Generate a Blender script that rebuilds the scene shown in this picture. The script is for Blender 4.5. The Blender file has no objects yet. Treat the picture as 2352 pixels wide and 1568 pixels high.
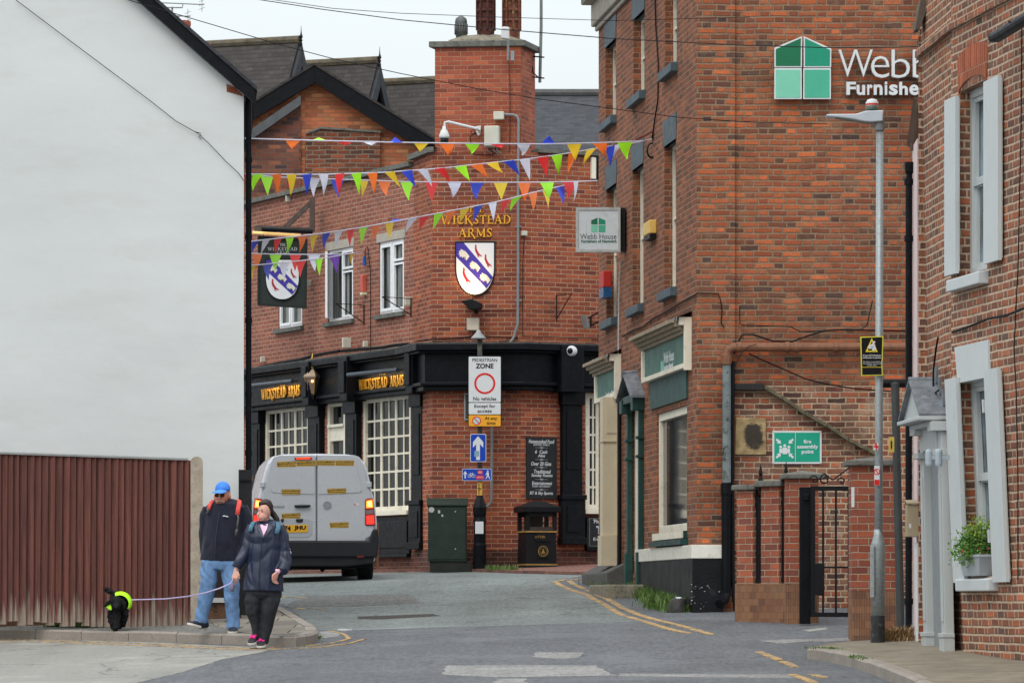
import bpy, bmesh, math, random
from mathutils import Vector, Matrix, noise
random.seed(7)
R_ = math.radians
sc = bpy.context.scene
COL = sc.collection
# ---------------------------------------------------------------- camera, world, sun, exposure
# photo pixels (2352 x 1568) are turned into places in metres: x = CX + F*X/Y,  y = HY - F*(Z-EYE)/Y
F = 9500.0; CX = 1176.0; HY = 1378.0; EYE = 1.6
cd = bpy.data.cameras.new("camera"); cam = bpy.data.objects.new("camera", cd); COL.objects.link(cam)
cd.sensor_width = 36.0; cd.lens = F / 2352.0 * 36.0; cd.shift_y = (HY - 784.0) / 2352.0
cd.clip_start = 0.5; cd.clip_end = 3000
cam.location = (0, 0, EYE); cam.rotation_euler = (R_(90), 0, 0); sc.camera = cam
SUN_EL, SUN_AZ = 52.0, 205.0
w = bpy.data.worlds.new("World"); sc.world = w; w.use_nodes = True
nt = w.node_tree; nt.nodes.clear()
out = nt.nodes.new('ShaderNodeOutputWorld')
sky = nt.nodes.new('ShaderNodeTexSky'); sky.sky_type = 'NISHITA'; sky.sun_disc = False
sky.sun_elevation = R_(SUN_EL); sky.sun_rotation = R_(SUN_AZ); sky.dust_density = 4; sky.air_density = 1.2
bg1 = nt.nodes.new('ShaderNodeBackground'); bg1.inputs[1].default_value = 0.05
nt.links.new(sky.outputs[0], bg1.inputs[0])
# overcast cloud layer: three times brighter overhead than at the horizon
tc = nt.nodes.new('ShaderNodeTexCoord'); sx = nt.nodes.new('ShaderNodeSeparateXYZ'); nt.links.new(tc.outputs['Generated'], sx.inputs[0])
mx = nt.nodes.new('ShaderNodeMath'); mx.operation = 'MAXIMUM'; mx.inputs[1].default_value = 0.0; nt.links.new(sx.outputs[2], mx.inputs[0])
ma = nt.nodes.new('ShaderNodeMath'); ma.operation = 'MULTIPLY_ADD'; ma.inputs[1].default_value = 1.30; ma.inputs[2].default_value = 0.62
nt.links.new(mx.outputs[0], ma.inputs[0])
cn = nt.nodes.new('ShaderNodeTexNoise'); cn.inputs['Scale'].default_value = 3.0; cn.inputs['Detail'].default_value = 4
nt.links.new(tc.outputs['Generated'], cn.inputs['Vector'])
cm = nt.nodes.new('ShaderNodeMapRange'); cm.inputs[3].default_value = 0.94; cm.inputs[4].default_value = 1.06
nt.links.new(cn.outputs[0], cm.inputs[0])
mm = nt.nodes.new('ShaderNodeMath'); mm.operation = 'MULTIPLY'; nt.links.new(ma.outputs[0], mm.inputs[0]); nt.links.new(cm.outputs[0], mm.inputs[1])
bg2 = nt.nodes.new('ShaderNodeBackground'); bg2.inputs[0].default_value = (0.955, 1.0, 1.01, 1)
nt.links.new(mm.outputs[0], bg2.inputs[1])
ad = nt.nodes.new('ShaderNodeAddShader'); nt.links.new(bg1.outputs[0], ad.inputs[0]); nt.links.new(bg2.outputs[0], ad.inputs[1])
nt.links.new(ad.outputs[0], out.inputs[0])
sd = bpy.data.lights.new("sun", 'SUN'); sd.energy = 0.8; sd.angle = R_(25); sd.color = (1.0, 0.96, 0.9)
so = bpy.data.objects.new("sun", sd); COL.objects.link(so)
_a, _e = R_(SUN_AZ), R_(SUN_EL)
so.rotation_euler = Vector((math.sin(_a) * math.cos(_e), math.cos(_a) * math.cos(_e), math.sin(_e))).to_track_quat('Z', 'Y').to_euler()
so.location = (0, 0, 40)
sc.view_settings.view_transform = 'Standard'; sc.view_settings.look = 'None'; sc.view_settings.exposure = 0.0; sc.view_settings.gamma = 1.0
try: sc.view_settings.use_curve_mapping = False
except Exception: pass

# ---------------------------------------------------------------- object helpers
ROOT = {}
def tag(o, label=None, cat=None, group=None, kind=None):
    if label: o['label'] = label
    if cat: o['category'] = cat
    if group: o['group'] = group
    if kind: o['kind'] = kind
    return o
def thing(name, label, cat, loc, group=None):
    o = bpy.data.objects.new(name, None); COL.objects.link(o); o.location = loc; o.empty_display_size = 0.2
    ROOT[o.name] = Vector(loc)
    return tag(o, label, cat, group)
def V3(*a): return Vector(a)

class Fr:
    """vertical plane through plan points A and B: u runs along it, o outwards (to the camera's side), z up"""
    def __init__(s, A, B, flip=False):
        s.A = Vector(A); B = Vector(B); s.L = (B - s.A).length; s.d = (B - s.A).normalized()
        n = Vector((s.d.y, -s.d.x))
        if n.dot(-s.A) < 0: n = -n
        if flip: n = -n
        s.n = n
    def p(s, u, o, z):
        q = s.A + s.d * u + s.n * o
        return Vector((q.x, q.y, z))
    def uz(s, x, y, o=0.0):
        k = (x - CX) / F; A = s.A + s.n * o
        u = (k * A.y - A.x) / (s.d.x - k * s.d.y)
        Y = A.y + s.d.y * u
        return u, EYE + (HY - y) * Y / F
    def rect(s, x0, x1, yt, yb, o=0.0):
        xc = (x0 + x1) / 2
        u0 = s.uz(x0, yt, o)[0]; u1 = s.uz(x1, yt, o)[0]
        z1 = s.uz(xc, yt, o)[1]; z0 = s.uz(xc, yb, o)[1]
        return min(u0, u1), max(u0, u1), z0, z1
def plan(x, Y): return ((x - CX) / F * Y, Y)
def PX(x, y, Y): return Vector(((x - CX) / F * Y, Y, EYE + (HY - y) * Y / F))
def front(Y, x0=0.0): return Fr(plan(x0, Y), (plan(x0, Y)[0] + 1.0, Y))

class MB:
    def __init__(s): s.v = []; s.f = []
    def add(s, vs, fs):
        k = len(s.v); s.v += [Vector(v) for v in vs]; s.f += [tuple(i + k for i in f) for f in fs]; return s
    def face(s, vs): return s.add(vs, [tuple(range(len(vs)))])
    def box(s, fr, u0, u1, o0, o1, z0, z1):
        vs = [fr.p(u, o, z) for z in (z0, z1) for (u, o) in ((u0, o0), (u1, o0), (u1, o1), (u0, o1))]
        return s.add(vs, [(0, 1, 2, 3), (4, 5, 6, 7), (0, 1, 5, 4), (1, 2, 6, 5), (2, 3, 7, 6), (3, 0, 4, 7)])
    def pbox(s, fr, x0, x1, yt, yb, o0, o1, at=None):
        u0, u1, z0, z1 = fr.rect(x0, x1, yt, yb, o1 if at is None else at); return s.box(fr, u0, u1, o0, o1, z0, z1)
    def prism(s, fr, poly, o0, o1):
        n = len(poly)
        vs = [fr.p(u, o0, z) for u, z in poly] + [fr.p(u, o1, z) for u, z in poly]
        fs = [tuple(range(n)), tuple(range(n, 2 * n))] + [(i, (i + 1) % n, n + (i + 1) % n, n + i) for i in range(n)]
        return s.add(vs, fs)
    def pprism(s, fr, pts, o0, o1):
        return s.prism(fr, [fr.uz(x, y, o1) for x, y in pts], o0, o1)
    def prism3(s, pts, off):
        n = len(pts); off = Vector(off); vs = [Vector(p) for p in pts] + [Vector(p) + off for p in pts]
        fs = [tuple(range(n)), tuple(range(n, 2 * n))] + [(i, (i + 1) % n, n + (i + 1) % n, n + i) for i in range(n)]
        return s.add(vs, fs)
    def tube(s, pts, r, seg=8, ry=None, up=None):
        """tube through pts; r one radius or one per point; ry second half-axis"""
        pts = [Vector(p) for p in pts]; n = len(pts)
        rs = r if isinstance(r, (list, tuple)) else [r] * n
        rys = ry if isinstance(ry, (list, tuple)) else ([ry] * n if ry else rs)
        k = len(s.v); a = None
        for i, p in enumerate(pts):
            t = (pts[min(i + 1, n - 1)] - pts[max(i - 1, 0)])
            if t.length < 1e-9: t = Vector((0, 0, 1))
            t.normalize()
            if a is None:
                ref = Vector(up) if up else (Vector((0, 0, 1)) if abs(t.z) < 0.9 else Vector((1, 0, 0)))
                a = (ref - t * ref.dot(t)).normalized()
            else: a = (a - t * a.dot(t)).normalized()
            b = t.cross(a)
            for j in range(seg):
                q = 2 * math.pi * j / seg
                s.v.append(p + a * (rs[i] * math.cos(q)) + b * (rys[i] * math.sin(q)))
        for i in range(n - 1):
            for j in range(seg):
                j2 = (j + 1) % seg; s.f.append((k + i * seg + j, k + i * seg + j2, k + (i + 1) * seg + j2, k + (i + 1) * seg + j))
        s.f.append(tuple(k + j for j in range(seg))); s.f.append(tuple(k + (n - 1) * seg + j for j in range(seg)))
        return s
    def lathe(s, c, prof, seg=16, ax=(0, 0, 1)):
        """prof: (radius, height) along axis from c"""
        ax = Vector(ax).normalized(); c = Vector(c)
        a = ax.orthogonal().normalized(); b = ax.cross(a); k = len(s.v); n = len(prof)
        for r, h in prof:
            for j in range(seg):
                q = 2 * math.pi * (j + 0.5) / seg; s.v.append(c + ax * h + (a * math.cos(q) + b * math.sin(q)) * r)
        for i in range(n - 1):
            for j in range(seg):
                j2 = (j + 1) % seg; s.f.append((k + i * seg + j, k + i * seg + j2, k + (i + 1) * seg + j2, k + (i + 1) * seg + j))
        s.f.append(tuple(k + j for j in range(seg))); s.f.append(tuple(k + (n - 1) * seg + j for j in range(seg)))
        return s
    def ball(s, c, r, seg=12, rings=8, M=None):
        c = Vector(c); r = (r, r, r) if not isinstance(r, (tuple, list)) else r; k = len(s.v)
        for i in range(rings + 1):
            th = math.pi * i / rings
            for j in range(seg):
                ph = 2 * math.pi * j / seg
                q = Vector((r[0] * math.sin(th) * math.cos(ph), r[1] * math.sin(th) * math.sin(ph), r[2] * math.cos(th)))
                if M: q = M @ q
                s.v.append(c + q)
        for i in range(rings):
            for j in range(seg):
                j2 = (j + 1) % seg; s.f.append((k + i * seg + j, k + i * seg + j2, k + (i + 1) * seg + j2, k + (i + 1) * seg + j))
        return s
    def wall(s, fr, u0, u1, z0, z1, holes=(), rev=0.1, o=0.0):
        us = sorted({u0, u1} | {min(max(h[i], u0), u1) for h in holes for i in (0, 1)})
        zs = sorted({z0, z1} | {min(max(h[i], z0), z1) for h in holes for i in (2, 3)})
        for a, b in zip(us, us[1:]):
            for c, d in zip(zs, zs[1:]):
                m, n = (a + b) / 2, (c + d) / 2
                if any(h[0] < m < h[1] and h[2] < n < h[3] for h in holes): continue
                s.face([fr.p(a, o, c), fr.p(b, o, c), fr.p(b, o, d), fr.p(a, o, d)])
        for h in holes:
            a, b, c, d = h[:4]
            for (e, f, g, k) in ((a, c, a, d), (b, c, b, d), (a, c, b, c), (a, d, b, d)):
                s.face([fr.p(e, o, f), fr.p(g, o, k), fr.p(g, o - rev, k), fr.p(e, o - rev, f)])
        return s
    def build(s, name, mat, parent=None, label=None, cat=None, group=None, kind=None, bevel=0, smooth=False, warp=None, subd=0, vc=None):
        me = bpy.data.meshes.new(name)
        vs = [warp(v) for v in s.v] if warp else s.v
        if parent is None:
            xs = [v.x for v in vs]; ys = [v.y for v in vs]; zs = [v.z for v in vs]
            root = Vector(((min(xs) + max(xs)) / 2, (min(ys) + max(ys)) / 2, min(zs)))
        else: root = ROOT[parent.name]
        bm = bmesh.new(); bv = [bm.verts.new(v - root) for v in vs]
        for f in s.f:
            f2 = []
            for i in f:
                if i not in f2: f2.append(i)
            if len(f2) < 3: continue
            try: bm.faces.new([bv[i] for i in f2])
            except ValueError: pass
        bmesh.ops.remove_doubles(bm, verts=bm.verts, dist=1e-5)
        bmesh.ops.recalc_face_normals(bm, faces=bm.faces)
        uv = bm.loops.layers.uv.new("UVMap")
        for f in bm.faces:
            n = f.normal
            if abs(n.z) < 0.7:
                t = Vector((-n.y, n.x, 0)).normalized()
                if abs(t.x) >= abs(t.y):
                    if t.x < 0: t = -t
                elif t.y < 0: t = -t
                for l in f.loops:
                    q = l.vert.co + root; l[uv].uv = (q.dot(t), q.z)
            else:
                for l in f.loops: q = l.vert.co + root; l[uv].uv = (q.x, q.y)
            f.smooth = smooth
        bm.to_mesh(me); bm.free()
        o = bpy.data.objects.new(name, me); COL.objects.link(o)
        if parent is None: o.location = root
        else: o.parent = parent
        ROOT[o.name] = root
        if mat: me.materials.append(mat)
        if bevel:
            m = o.modifiers.new("bevel", 'BEVEL'); m.width = bevel; m.segments = 2; m.limit_method = 'ANGLE'; m.angle_limit = R_(40)
        if subd:
            m = o.modifiers.new("sub", 'SUBSURF'); m.levels = subd; m.render_levels = subd
        return tag(o, label, cat, group, kind)

# ---------------------------------------------------------------- materials
def hexc(r, g, b):
    f = lambda c: (c / 255.0 / 12.92) if c <= 10 else ((c / 255.0 + 0.055) / 1.055) ** 2.4
    return (f(r), f(g), f(b), 1.0)
class NT:
    def __init__(s, name):
        s.m = bpy.data.materials.new(name); s.m.use_nodes = True; s.t = s.m.node_tree; s.t.nodes.clear()
        s.o = s.t.nodes.new('ShaderNodeOutputMaterial'); s.b = s.t.nodes.new('ShaderNodeBsdfPrincipled'); s.l(s.b.outputs[0], s.o.inputs[0])
    def l(s, a, b): s.t.links.new(a, b)
    def n(s, t, **k):
        q = s.t.nodes.new(t)
        for a, b in k.items(): setattr(q, a, b)
        return q
    def put(s, sock, v):
        if hasattr(v, 'is_output'): s.l(v, sock)
        else: sock.default_value = v
    def math(s, op, a, b=0.0, c=0.0):
        q = s.n('ShaderNodeMath', operation=op); s.put(q.inputs[0], a); s.put(q.inputs[1], b)
        if len(q.inputs) > 2: s.put(q.inputs[2], c)
        return q.outputs[0]
    def noise(s, vec, scale, detail=4.0, rough=0.55):
        q = s.n('ShaderNodeTexNoise'); q.inputs['Scale'].default_value = scale; q.inputs['Detail'].default_value = detail; q.inputs['Roughness'].default_value = rough
        if vec: s.l(vec, q.inputs['Vector'])
        return q.outputs[0]
    def mr(s, v, a, b, c, d, smooth=False):
        q = s.n('ShaderNodeMapRange'); 
        if smooth: q.interpolation_type = 'SMOOTHSTEP'
        s.l(v, q.inputs[0])
        for i, x in enumerate((a, b, c, d)): q.inputs[i + 1].default_value = x
        return q.outputs[0]
    def mix(s, f, a, b, mode='MIX'):
        q = s.n('ShaderNodeMix', data_type='RGBA', blend_type=mode); s.put(q.inputs[0], f); s.put(q.inputs[6], a); s.put(q.inputs[7], b); return q.outputs[2]
    def ramp(s, v, stops, const=False):
        q = s.n('ShaderNodeValToRGB'); e = q.color_ramp.elements
        if const: q.color_ramp.interpolation = 'CONSTANT'
        e[0].position = stops[0][0]; e[0].color = stops[0][1]; e[1].position = stops[1][0]; e[1].color = stops[1][1]
        for p, c in stops[2:]: x = e.new(p); x.color = c
        s.l(v, q.inputs[0]); return q.outputs[0]
    def bump(s, h, dist, strength=1.0):
        q = s.n('ShaderNodeBump'); q.inputs['Distance'].default_value = dist; q.inputs['Strength'].default_value = strength
        s.l(h, q.inputs['Height']); s.l(q.outputs[0], s.b.inputs['Normal'])
    def obj(s): return s.n('ShaderNodeTexCoord').outputs['Object']
    def uv(s): return s.n('ShaderNodeTexCoord').outputs['UV']
_MC = {}
def paint(name, rgb, rough=0.5, metal=0.0, var=0.12, scale=6.0, bump=0.0, bscale=60.0, dirt=None, spec=None, coat=0.0, emit=None):
    """painted, cast or moulded surface with slight mottling"""
    if name in _MC: return _MC[name]
    c = hexc(*rgb); t = NT(name); P = t.obj()
    n = t.noise(P, scale, 5); f = t.mr(n, 0.3, 0.7, 1 - var, 1 + var)
    col = t.mix(1.0, c, f, 'MULTIPLY')
    if dirt:
        n2 = t.noise(P, scale * 2.3, 6, 0.7); m = t.mr(n2, 0.52, 0.68, 0, dirt[3], True); col = t.mix(m, col, hexc(*dirt[:3]))
    t.l(col, t.b.inputs['Base Color']); t.b.inputs['Metallic'].default_value = metal
    r = t.mr(t.noise(P, scale * 1.7, 3), 0.3, 0.7, max(0, rough - 0.08), min(1, rough + 0.08)); t.l(r, t.b.inputs['Roughness'])
    if bump: t.bump(t.noise(P, bscale, 4), bump)
    t.b.inputs['Specular IOR Level'].default_value = 0.3 if spec is None else spec
    if coat: t.b.inputs['Coat Weight'].default_value = coat
    if emit: t.b.inputs['Emission Color'].default_value = hexc(*emit[:3]); t.b.inputs['Emission Strength'].default_value = emit[3]
    _MC[name] = t.m; return t.m
def brick(name, cols, mortar, L=0.225, H=0.0, hc=0.075, mw=0.011, wob=0.004, seed=1.0, grime=(40, 32, 28, 0.35), mvar=0.2, bumpd=0.008, pale=None, soot=0.0):
    """brickwork on metre UVs: stretcher bond, or header and stretcher when H > 0"""
    t = NT(name); U = t.uv()
    dn = t.n('ShaderNodeTexNoise'); dn.inputs['Scale'].default_value = 2.2; dn.inputs['Detail'].default_value = 5; dn.inputs['Roughness'].default_value = 0.7; t.l(U, dn.inputs['Vector'])
    dc = t.n('ShaderNodeSeparateColor'); t.l(dn.outputs[1], dc.inputs[0])
    s = t.n('ShaderNodeSeparateXYZ'); t.l(U, s.inputs[0])
    u = t.math('MULTIPLY_ADD', t.math('SUBTRACT', dc.outputs[0], 0.5), wob * 3, s.outputs[0])
    v = t.math('MULTIPLY_ADD', t.math('SUBTRACT', dc.outputs[1], 0.5), wob * 4, s.outputs[1])
    vr = t.math('DIVIDE', v, hc); row = t.math('FLOOR', vr); fv = t.math('MULTIPLY', t.math('FRACT', vr), hc)
    P = L + H
    rn = t.n('ShaderNodeTexWhiteNoise', noise_dimensions='1D'); t.l(row, rn.inputs['W'])
    uo = t.math('ADD', t.math('MULTIPLY_ADD', row, P * 0.5, u), t.math('MULTIPLY', rn.outputs[0], 0.03 if H else 0.012))
    q = t.math('DIVIDE', uo, P); k = t.math('FLOOR', q); fu = t.math('MULTIPLY', t.math('FRACT', q), P)
    if H:
        isH = t.math('GREATER_THAN', fu, L)
        loc = t.math('SUBTRACT', fu, t.math('MULTIPLY', isH, L)); wid = t.math('MULTIPLY_ADD', isH, H - L, L); idx = t.math('MULTIPLY_ADD', k, 2.0, isH)
    else: loc, wid, idx = fu, L, k
    eu = t.math('MINIMUM', loc, t.math('SUBTRACT', wid, loc)); ev = t.math('MINIMUM', fv, t.math('SUBTRACT', hc, fv))
    fine = t.noise(U, 55.0, 3); d = t.math('MULTIPLY_ADD', t.math('SUBTRACT', fine, 0.5), mw * 0.45, t.math('MINIMUM', eu, ev))
    mask = t.mr(d, mw * 0.35, mw * 0.75, 0, 1, True)
    cb = t.n('ShaderNodeCombineXYZ'); t.l(idx, cb.inputs[0]); t.l(row, cb.inputs[1]); cb.inputs[2].default_value = seed
    wn = t.n('ShaderNodeTexWhiteNoise', noise_dimensions='3D'); t.l(cb.outputs[0], wn.inputs[0])
    n = len(cols)
    
    st = [(i / max(1, n - 1), hexc(*c)) for i, c in enumerate(cols)]
    col = t.ramp(wn.outputs[0], st)
    wc = t.n('ShaderNodeSeparateColor'); t.l(wn.outputs[1], wc.inputs[0])
    col = t.mix(1.0, col, t.mr(wc.outputs[1], 0, 1, 0.8, 1.18), 'MULTIPLY')
    col = t.mix(1.0, col, t.mr(t.noise(U, 38, 6, 0.65), 0.3, 0.7, 0.82, 1.15), 'MULTIPLY')
    if H:
        mh = t.n('ShaderNodeMapping'); mh.inputs['Scale'].default_value = (.5, 5, 1); t.l(U, mh.inputs[0]); col = t.mix(1.0, col, t.mr(t.noise(mh.outputs[0], 1.0, 4), .3, .7, .84, 1.14), 'MULTIPLY')
        col = t.mix(t.mr(t.noise(U, 13, 6, .7), .54, .68, 0, .55, True), col, hexc(84, 70, 64)); col = t.mix(t.mr(t.noise(U, 9, 5, .7), .58, .7, 0, .4, True), col, hexc(176, 122, 84))
    mc = t.mix(1.0, hexc(*mortar), t.mr(t.noise(U, 7.0, 5), 0.3, 0.7, 1 - mvar, 1 + mvar), 'MULTIPLY')
    c2 = t.mix(mask, mc, col)
    g = t.mr(t.noise(U, 0.9, 7, 0.62), 0.48, 0.72, 0, grime[3], True)
    c2 = t.mix(g, c2, hexc(*grime[:3]))
    if pale: c2 = t.mix(t.mr(t.noise(U, 2.6, 7, 0.7), 0.52, 0.62, 0, pale[3], True), c2, hexc(*pale[:3]))
    big = t.noise(U, .45, 4, .6); c2 = t.mix(1.0, c2, t.ramp(big, [(.34, (.80 - soot, .78 - soot, .78 - soot, 1)), (.5, (1, 1, 1, 1)), (.68, (1.13, 1.07, 1.0, 1))]), 'MULTIPLY')
    t.l(c2, t.b.inputs['Base Color']); t.b.inputs['Roughness'].default_value = 0.88; t.b.inputs['Specular IOR Level'].default_value = .25
    h = t.math('MULTIPLY_ADD', t.noise(U, 40, 5), 0.35, mask); t.bump(h, bumpd)
    return t.m
def glassy(name, rgb=(24, 26, 28), rough=0.06, spec=.22):
    t = NT(name); P = t.obj(); n = t.noise(P, 1.8, 3)
    t.l(t.mix(t.mr(n, 0.35, 0.65, 0, 1), hexc(*[int(c * 0.6) for c in rgb]), hexc(*[min(255, int(c * 1.5)) for c in rgb])), t.b.inputs['Base Color'])
    t.b.inputs['Roughness'].default_value = rough; t.b.inputs['IOR'].default_value = 1.5; t.b.inputs['Specular IOR Level'].default_value = spec
    return t.m

M_blk = paint('black_gloss_paint', (13, 15, 20), 0.42, var=0.3, bump=0.002, dirt=(40, 42, 44, 0.3), spec=.14)
M_blkm = paint('black_metal', (17, 18, 21), 0.5, metal=0.0, var=0.3, spec=.2)
M_wht = paint('white_paint', (204, 207, 208), 0.5, var=0.05, dirt=(158, 158, 150, 0.25))
M_upvc = paint('white_window_frame', (232, 235, 238), 0.3, var=0.03)
M_crm = paint('cream_paint', (224, 218, 200), 0.55, var=0.08, scale=3, bump=0.001, dirt=(150, 140, 120, 0.35))
M_grn = paint('dark_green_paint', (28, 62, 58), 0.5, var=0.25, dirt=(18, 34, 32, 0.5))
M_teal = paint('faded_green_paint', (74, 112, 102), 0.6, var=0.2, scale=3, dirt=(52, 84, 78, 0.6))
M_sill = paint('blue_grey_painted_stone', (72, 88, 96), 0.6, var=0.2, scale=5, bump=0.003, dirt=(44, 50, 52, 0.6))
M_lead = paint('lead_sheet', (118, 124, 130), 0.5, metal=0.35, var=0.3, scale=9, bump=0.01, bscale=14, dirt=(70, 74, 78, 0.6))
M_stone = paint('weathered_stone', (128, 122, 108), 0.9, var=0.25, scale=8, bump=0.008, dirt=(62, 62, 54, 0.7))
M_cop = paint('grey_coping', (104, 104, 98), 0.9, var=0.25, scale=7, bump=0.006, dirt=(52, 52, 48, 0.8))
M_galv = paint('galvanised_steel', (150, 158, 160), 0.5, metal=0.35, var=0.16, scale=30, dirt=(110, 118, 122, 0.5))
M_grey = paint('grey_plastic', (150, 153, 150), 0.5, var=0.08)
M_box = paint('pale_grey_box', (196, 196, 182), 0.5, var=0.07)
M_gold = paint('gold_leaf', (235, 178, 62), 0.35, metal=0.75, var=0.2, scale=12)
M_glass = glassy('dark_window_glass')
def curtain_glass():
    t = NT('curtained_window_glass'); P = t.obj(); m = t.n('ShaderNodeMapping'); m.inputs['Scale'].default_value = (1, 1, .04); t.l(P, m.inputs[0])
    n = t.noise(m.outputs[0], 9, 3, .5); t.l(t.mix(t.mr(n, .42, .58, 0, 1, True), hexc(44, 48, 50), hexc(120, 124, 120)), t.b.inputs['Base Color']); t.b.inputs['Roughness'].default_value = .08; return t.m
M_glass2 = curtain_glass()
M_wire = paint('black_cable', (22, 22, 25), 0.6, var=0.1, spec=.15)
M_dblue = paint('sign_blue', (12, 62, 170), 0.4, var=0.04)
M_red = paint('sign_red', (205, 36, 30), 0.45, var=0.06)
M_yel = paint('sign_yellow', (226, 160, 42), 0.45, var=0.05)
M_sw = paint('sign_white', (206, 210, 212), 0.4, var=0.04)
M_sb = paint('sign_black', (20, 20, 22), 0.5, var=0.1, spec=.15)

# ---------------------------------------------------------------- lettering
def text(body, fr, box, o, mat, parent, name='lettering', bold=0.0, ext=0.002, shear=0.0, px=True, space=1.0, warp=None, thin=False):
    """lettering fitted into a rectangle of the plane; box in photo pixels (x0,x1,ytop,ybottom) or metres (px=False)"""
    u0, u1, z0, z1 = fr.rect(*box, o) if px else box
    c = bpy.data.curves.new('txt', 'FONT'); c.body = body; c.size = 1.0; c.offset = bold; c.align_x = 'CENTER'; c.space_character = space; c.resolution_u = 3; c.shear = shear
    c.space_line = 1.0
    t = bpy.data.objects.new('txt', c); COL.objects.link(t); bpy.context.view_layer.update()
    me = bpy.data.meshes.new_from_object(t.evaluated_get(bpy.context.evaluated_depsgraph_get()))
    bpy.data.objects.remove(t); bpy.data.curves.remove(c)
    if not me.vertices: return None
    xs = [v.co.x for v in me.vertices]; ys = [v.co.y for v in me.vertices]
    ax, bx, ay, by = min(xs), max(xs), min(ys), max(ys)
    vs = [fr.p(u0 + (v.co.x - ax) / (bx - ax) * (u1 - u0), 0, z0 + (v.co.y - ay) / (by - ay) * (z1 - z0)) for v in me.vertices]
    n3 = Vector((fr.n.x, fr.n.y, 0)); mb = MB(); N = len(vs)
    mb.v = [v + n3 * (o + ext) for v in vs] + [v + n3 * (o - 0.001) for v in vs]
    ec = {}
    for p in me.polygons:
        f = tuple(p.vertices); mb.f.append(f)
        for i in range(len(f)):
            e = (f[i], f[(i + 1) % len(f)]); kk = tuple(sorted(e)); ec.setdefault(kk, []).append(e)
    for kk, es in ec.items():
        if len(es) == 1: a, b = es[0]; mb.f.append((a, b, b + N, a + N))
    bpy.data.meshes.remove(me)
    return mb.build(name, mat, parent, warp=warp)
SERIF = {  # strokes x0,y0,x1,y1,width in a unit-high letter; letter width first
 'T': (0.8, [(0.4,0,0.4,1,.16),(0.0,.95,.8,.95,.09),(0.03,.78,.03,1,.06),(.77,.78,.77,1,.06),(.24,.03,.56,.03,.06)]),
 'H': (0.95,[(.18,0,.18,1,.16),(.77,0,.77,1,.16),(.18,.5,.77,.5,.07),(.02,.03,.34,.03,.06),(.6,.03,.93,.03,.06),(.02,.97,.34,.97,.06),(.6,.97,.93,.97,.06)]),
 'E': (0.75,[(.17,0,.17,1,.16),(.02,.96,.68,.96,.08),(.02,.04,.7,.04,.08),(.17,.52,.55,.52,.07),(.68,.78,.68,1,.06),(.71,0,.71,.24,.06)]),
 'W': (1.3, [(.1,1,.4,0,.15),(.4,0,.66,.9,.07),(.62,1,.9,0,.15),(.9,0,1.18,1,.07),(-.02,.97,.3,.97,.06),(.5,.97,.8,.97,.06),(1.03,.97,1.3,.97,.06)]),
 'I': (0.38,[(.19,0,.19,1,.16),(.03,.03,.35,.03,.06),(.03,.97,.35,.97,.06)]),
 'C': (0.85,[(.78,.78,.6,.95,.1),(.6,.95,.32,.93,.1),(.32,.93,.12,.7,.15),(.12,.7,.12,.3,.17),(.12,.3,.32,.07,.15),(.32,.07,.6,.05,.1),(.6,.05,.8,.22,.08),(.79,.72,.79,1,.06)]),
 'K': (0.95,[(.17,0,.17,1,.16),(.17,.42,.72,.97,.07),(.38,.6,.95,-.18,.15),(.02,.03,.34,.03,.06),(.02,.97,.34,.97,.06),(.56,.97,.86,.97,.06)]),
 'S': (0.65,[(.56,.82,.4,.96,.1),(.4,.96,.18,.92,.1),(.18,.92,.1,.72,.14),(.1,.72,.52,.36,.16),(.52,.36,.52,.14,.14),(.52,.14,.3,.03,.1),(.3,.03,.06,.16,.1),(.58,.74,.58,1,.05),(.05,0,.05,.26,.05)]),
 'A': (0.95,[(.1,0,.46,1,.07),(.44,1,.8,0,.16),(.2,.36,.66,.36,.07),(-.02,.03,.26,.03,.06),(.62,.03,.97,.03,.06)]),
 'D': (0.95,[(.17,0,.17,1,.16),(.02,.96,.5,.96,.07),(.02,.04,.5,.04,.07),(.5,.96,.8,.7,.13),(.8,.7,.8,.3,.16),(.8,.3,.5,.04,.13)]),
 'R': (0.9, [(.17,0,.17,1,.16),(.02,.96,.5,.96,.07),(.5,.96,.66,.74,.14),(.66,.74,.48,.5,.12),(.48,.5,.17,.5,.07),(.42,.5,.9,-.16,.15),(.02,.03,.34,.03,.06)]),
 'M': (1.15,[(.17,0,.17,1,.08),(.17,1,.58,.1,.15),(.58,.1,.95,1,.08),(.95,0,.95,1,.16),(0,.03,.32,.03,.06),(.78,.03,1.12,.03,.06),(.02,.97,.24,.97,.06)]),
 ' ': (0.5, [])}
def serif(word, fr, box, o, mat, parent, ext=0.02, name='lettering'):
    u0, u1, z0, z1 = fr.rect(*box, o); tot = sum(SERIF[c][0] + 0.12 for c in word) - 0.12
    su = (u1 - u0) / tot; sz = z1 - z0; mb = MB(); x = 0; j = 0
    for c in word:
        wd, st = SERIF[c]
        for (a, b, cc, d, wt) in st:
            p = Vector((u0 + (x + a) * su, z0 + b * sz)); q = Vector((u0 + (x + cc) * su, z0 + d * sz)); t = (q - p).normalized(); nn = Vector((-t.y, t.x)) * wt * sz * 0.5
            j += 1; e = ext + 0.0007 * (j % 7)
            if abs(b - d) < 1e-6 and wt < 0.1: nn = nn
            mb.prism(fr, [tuple(p - nn), tuple(q - nn), tuple(q + nn), tuple(p + nn)], o, o + e)
        x += wd + 0.12
    return mb.build(name, mat, parent)

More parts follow.
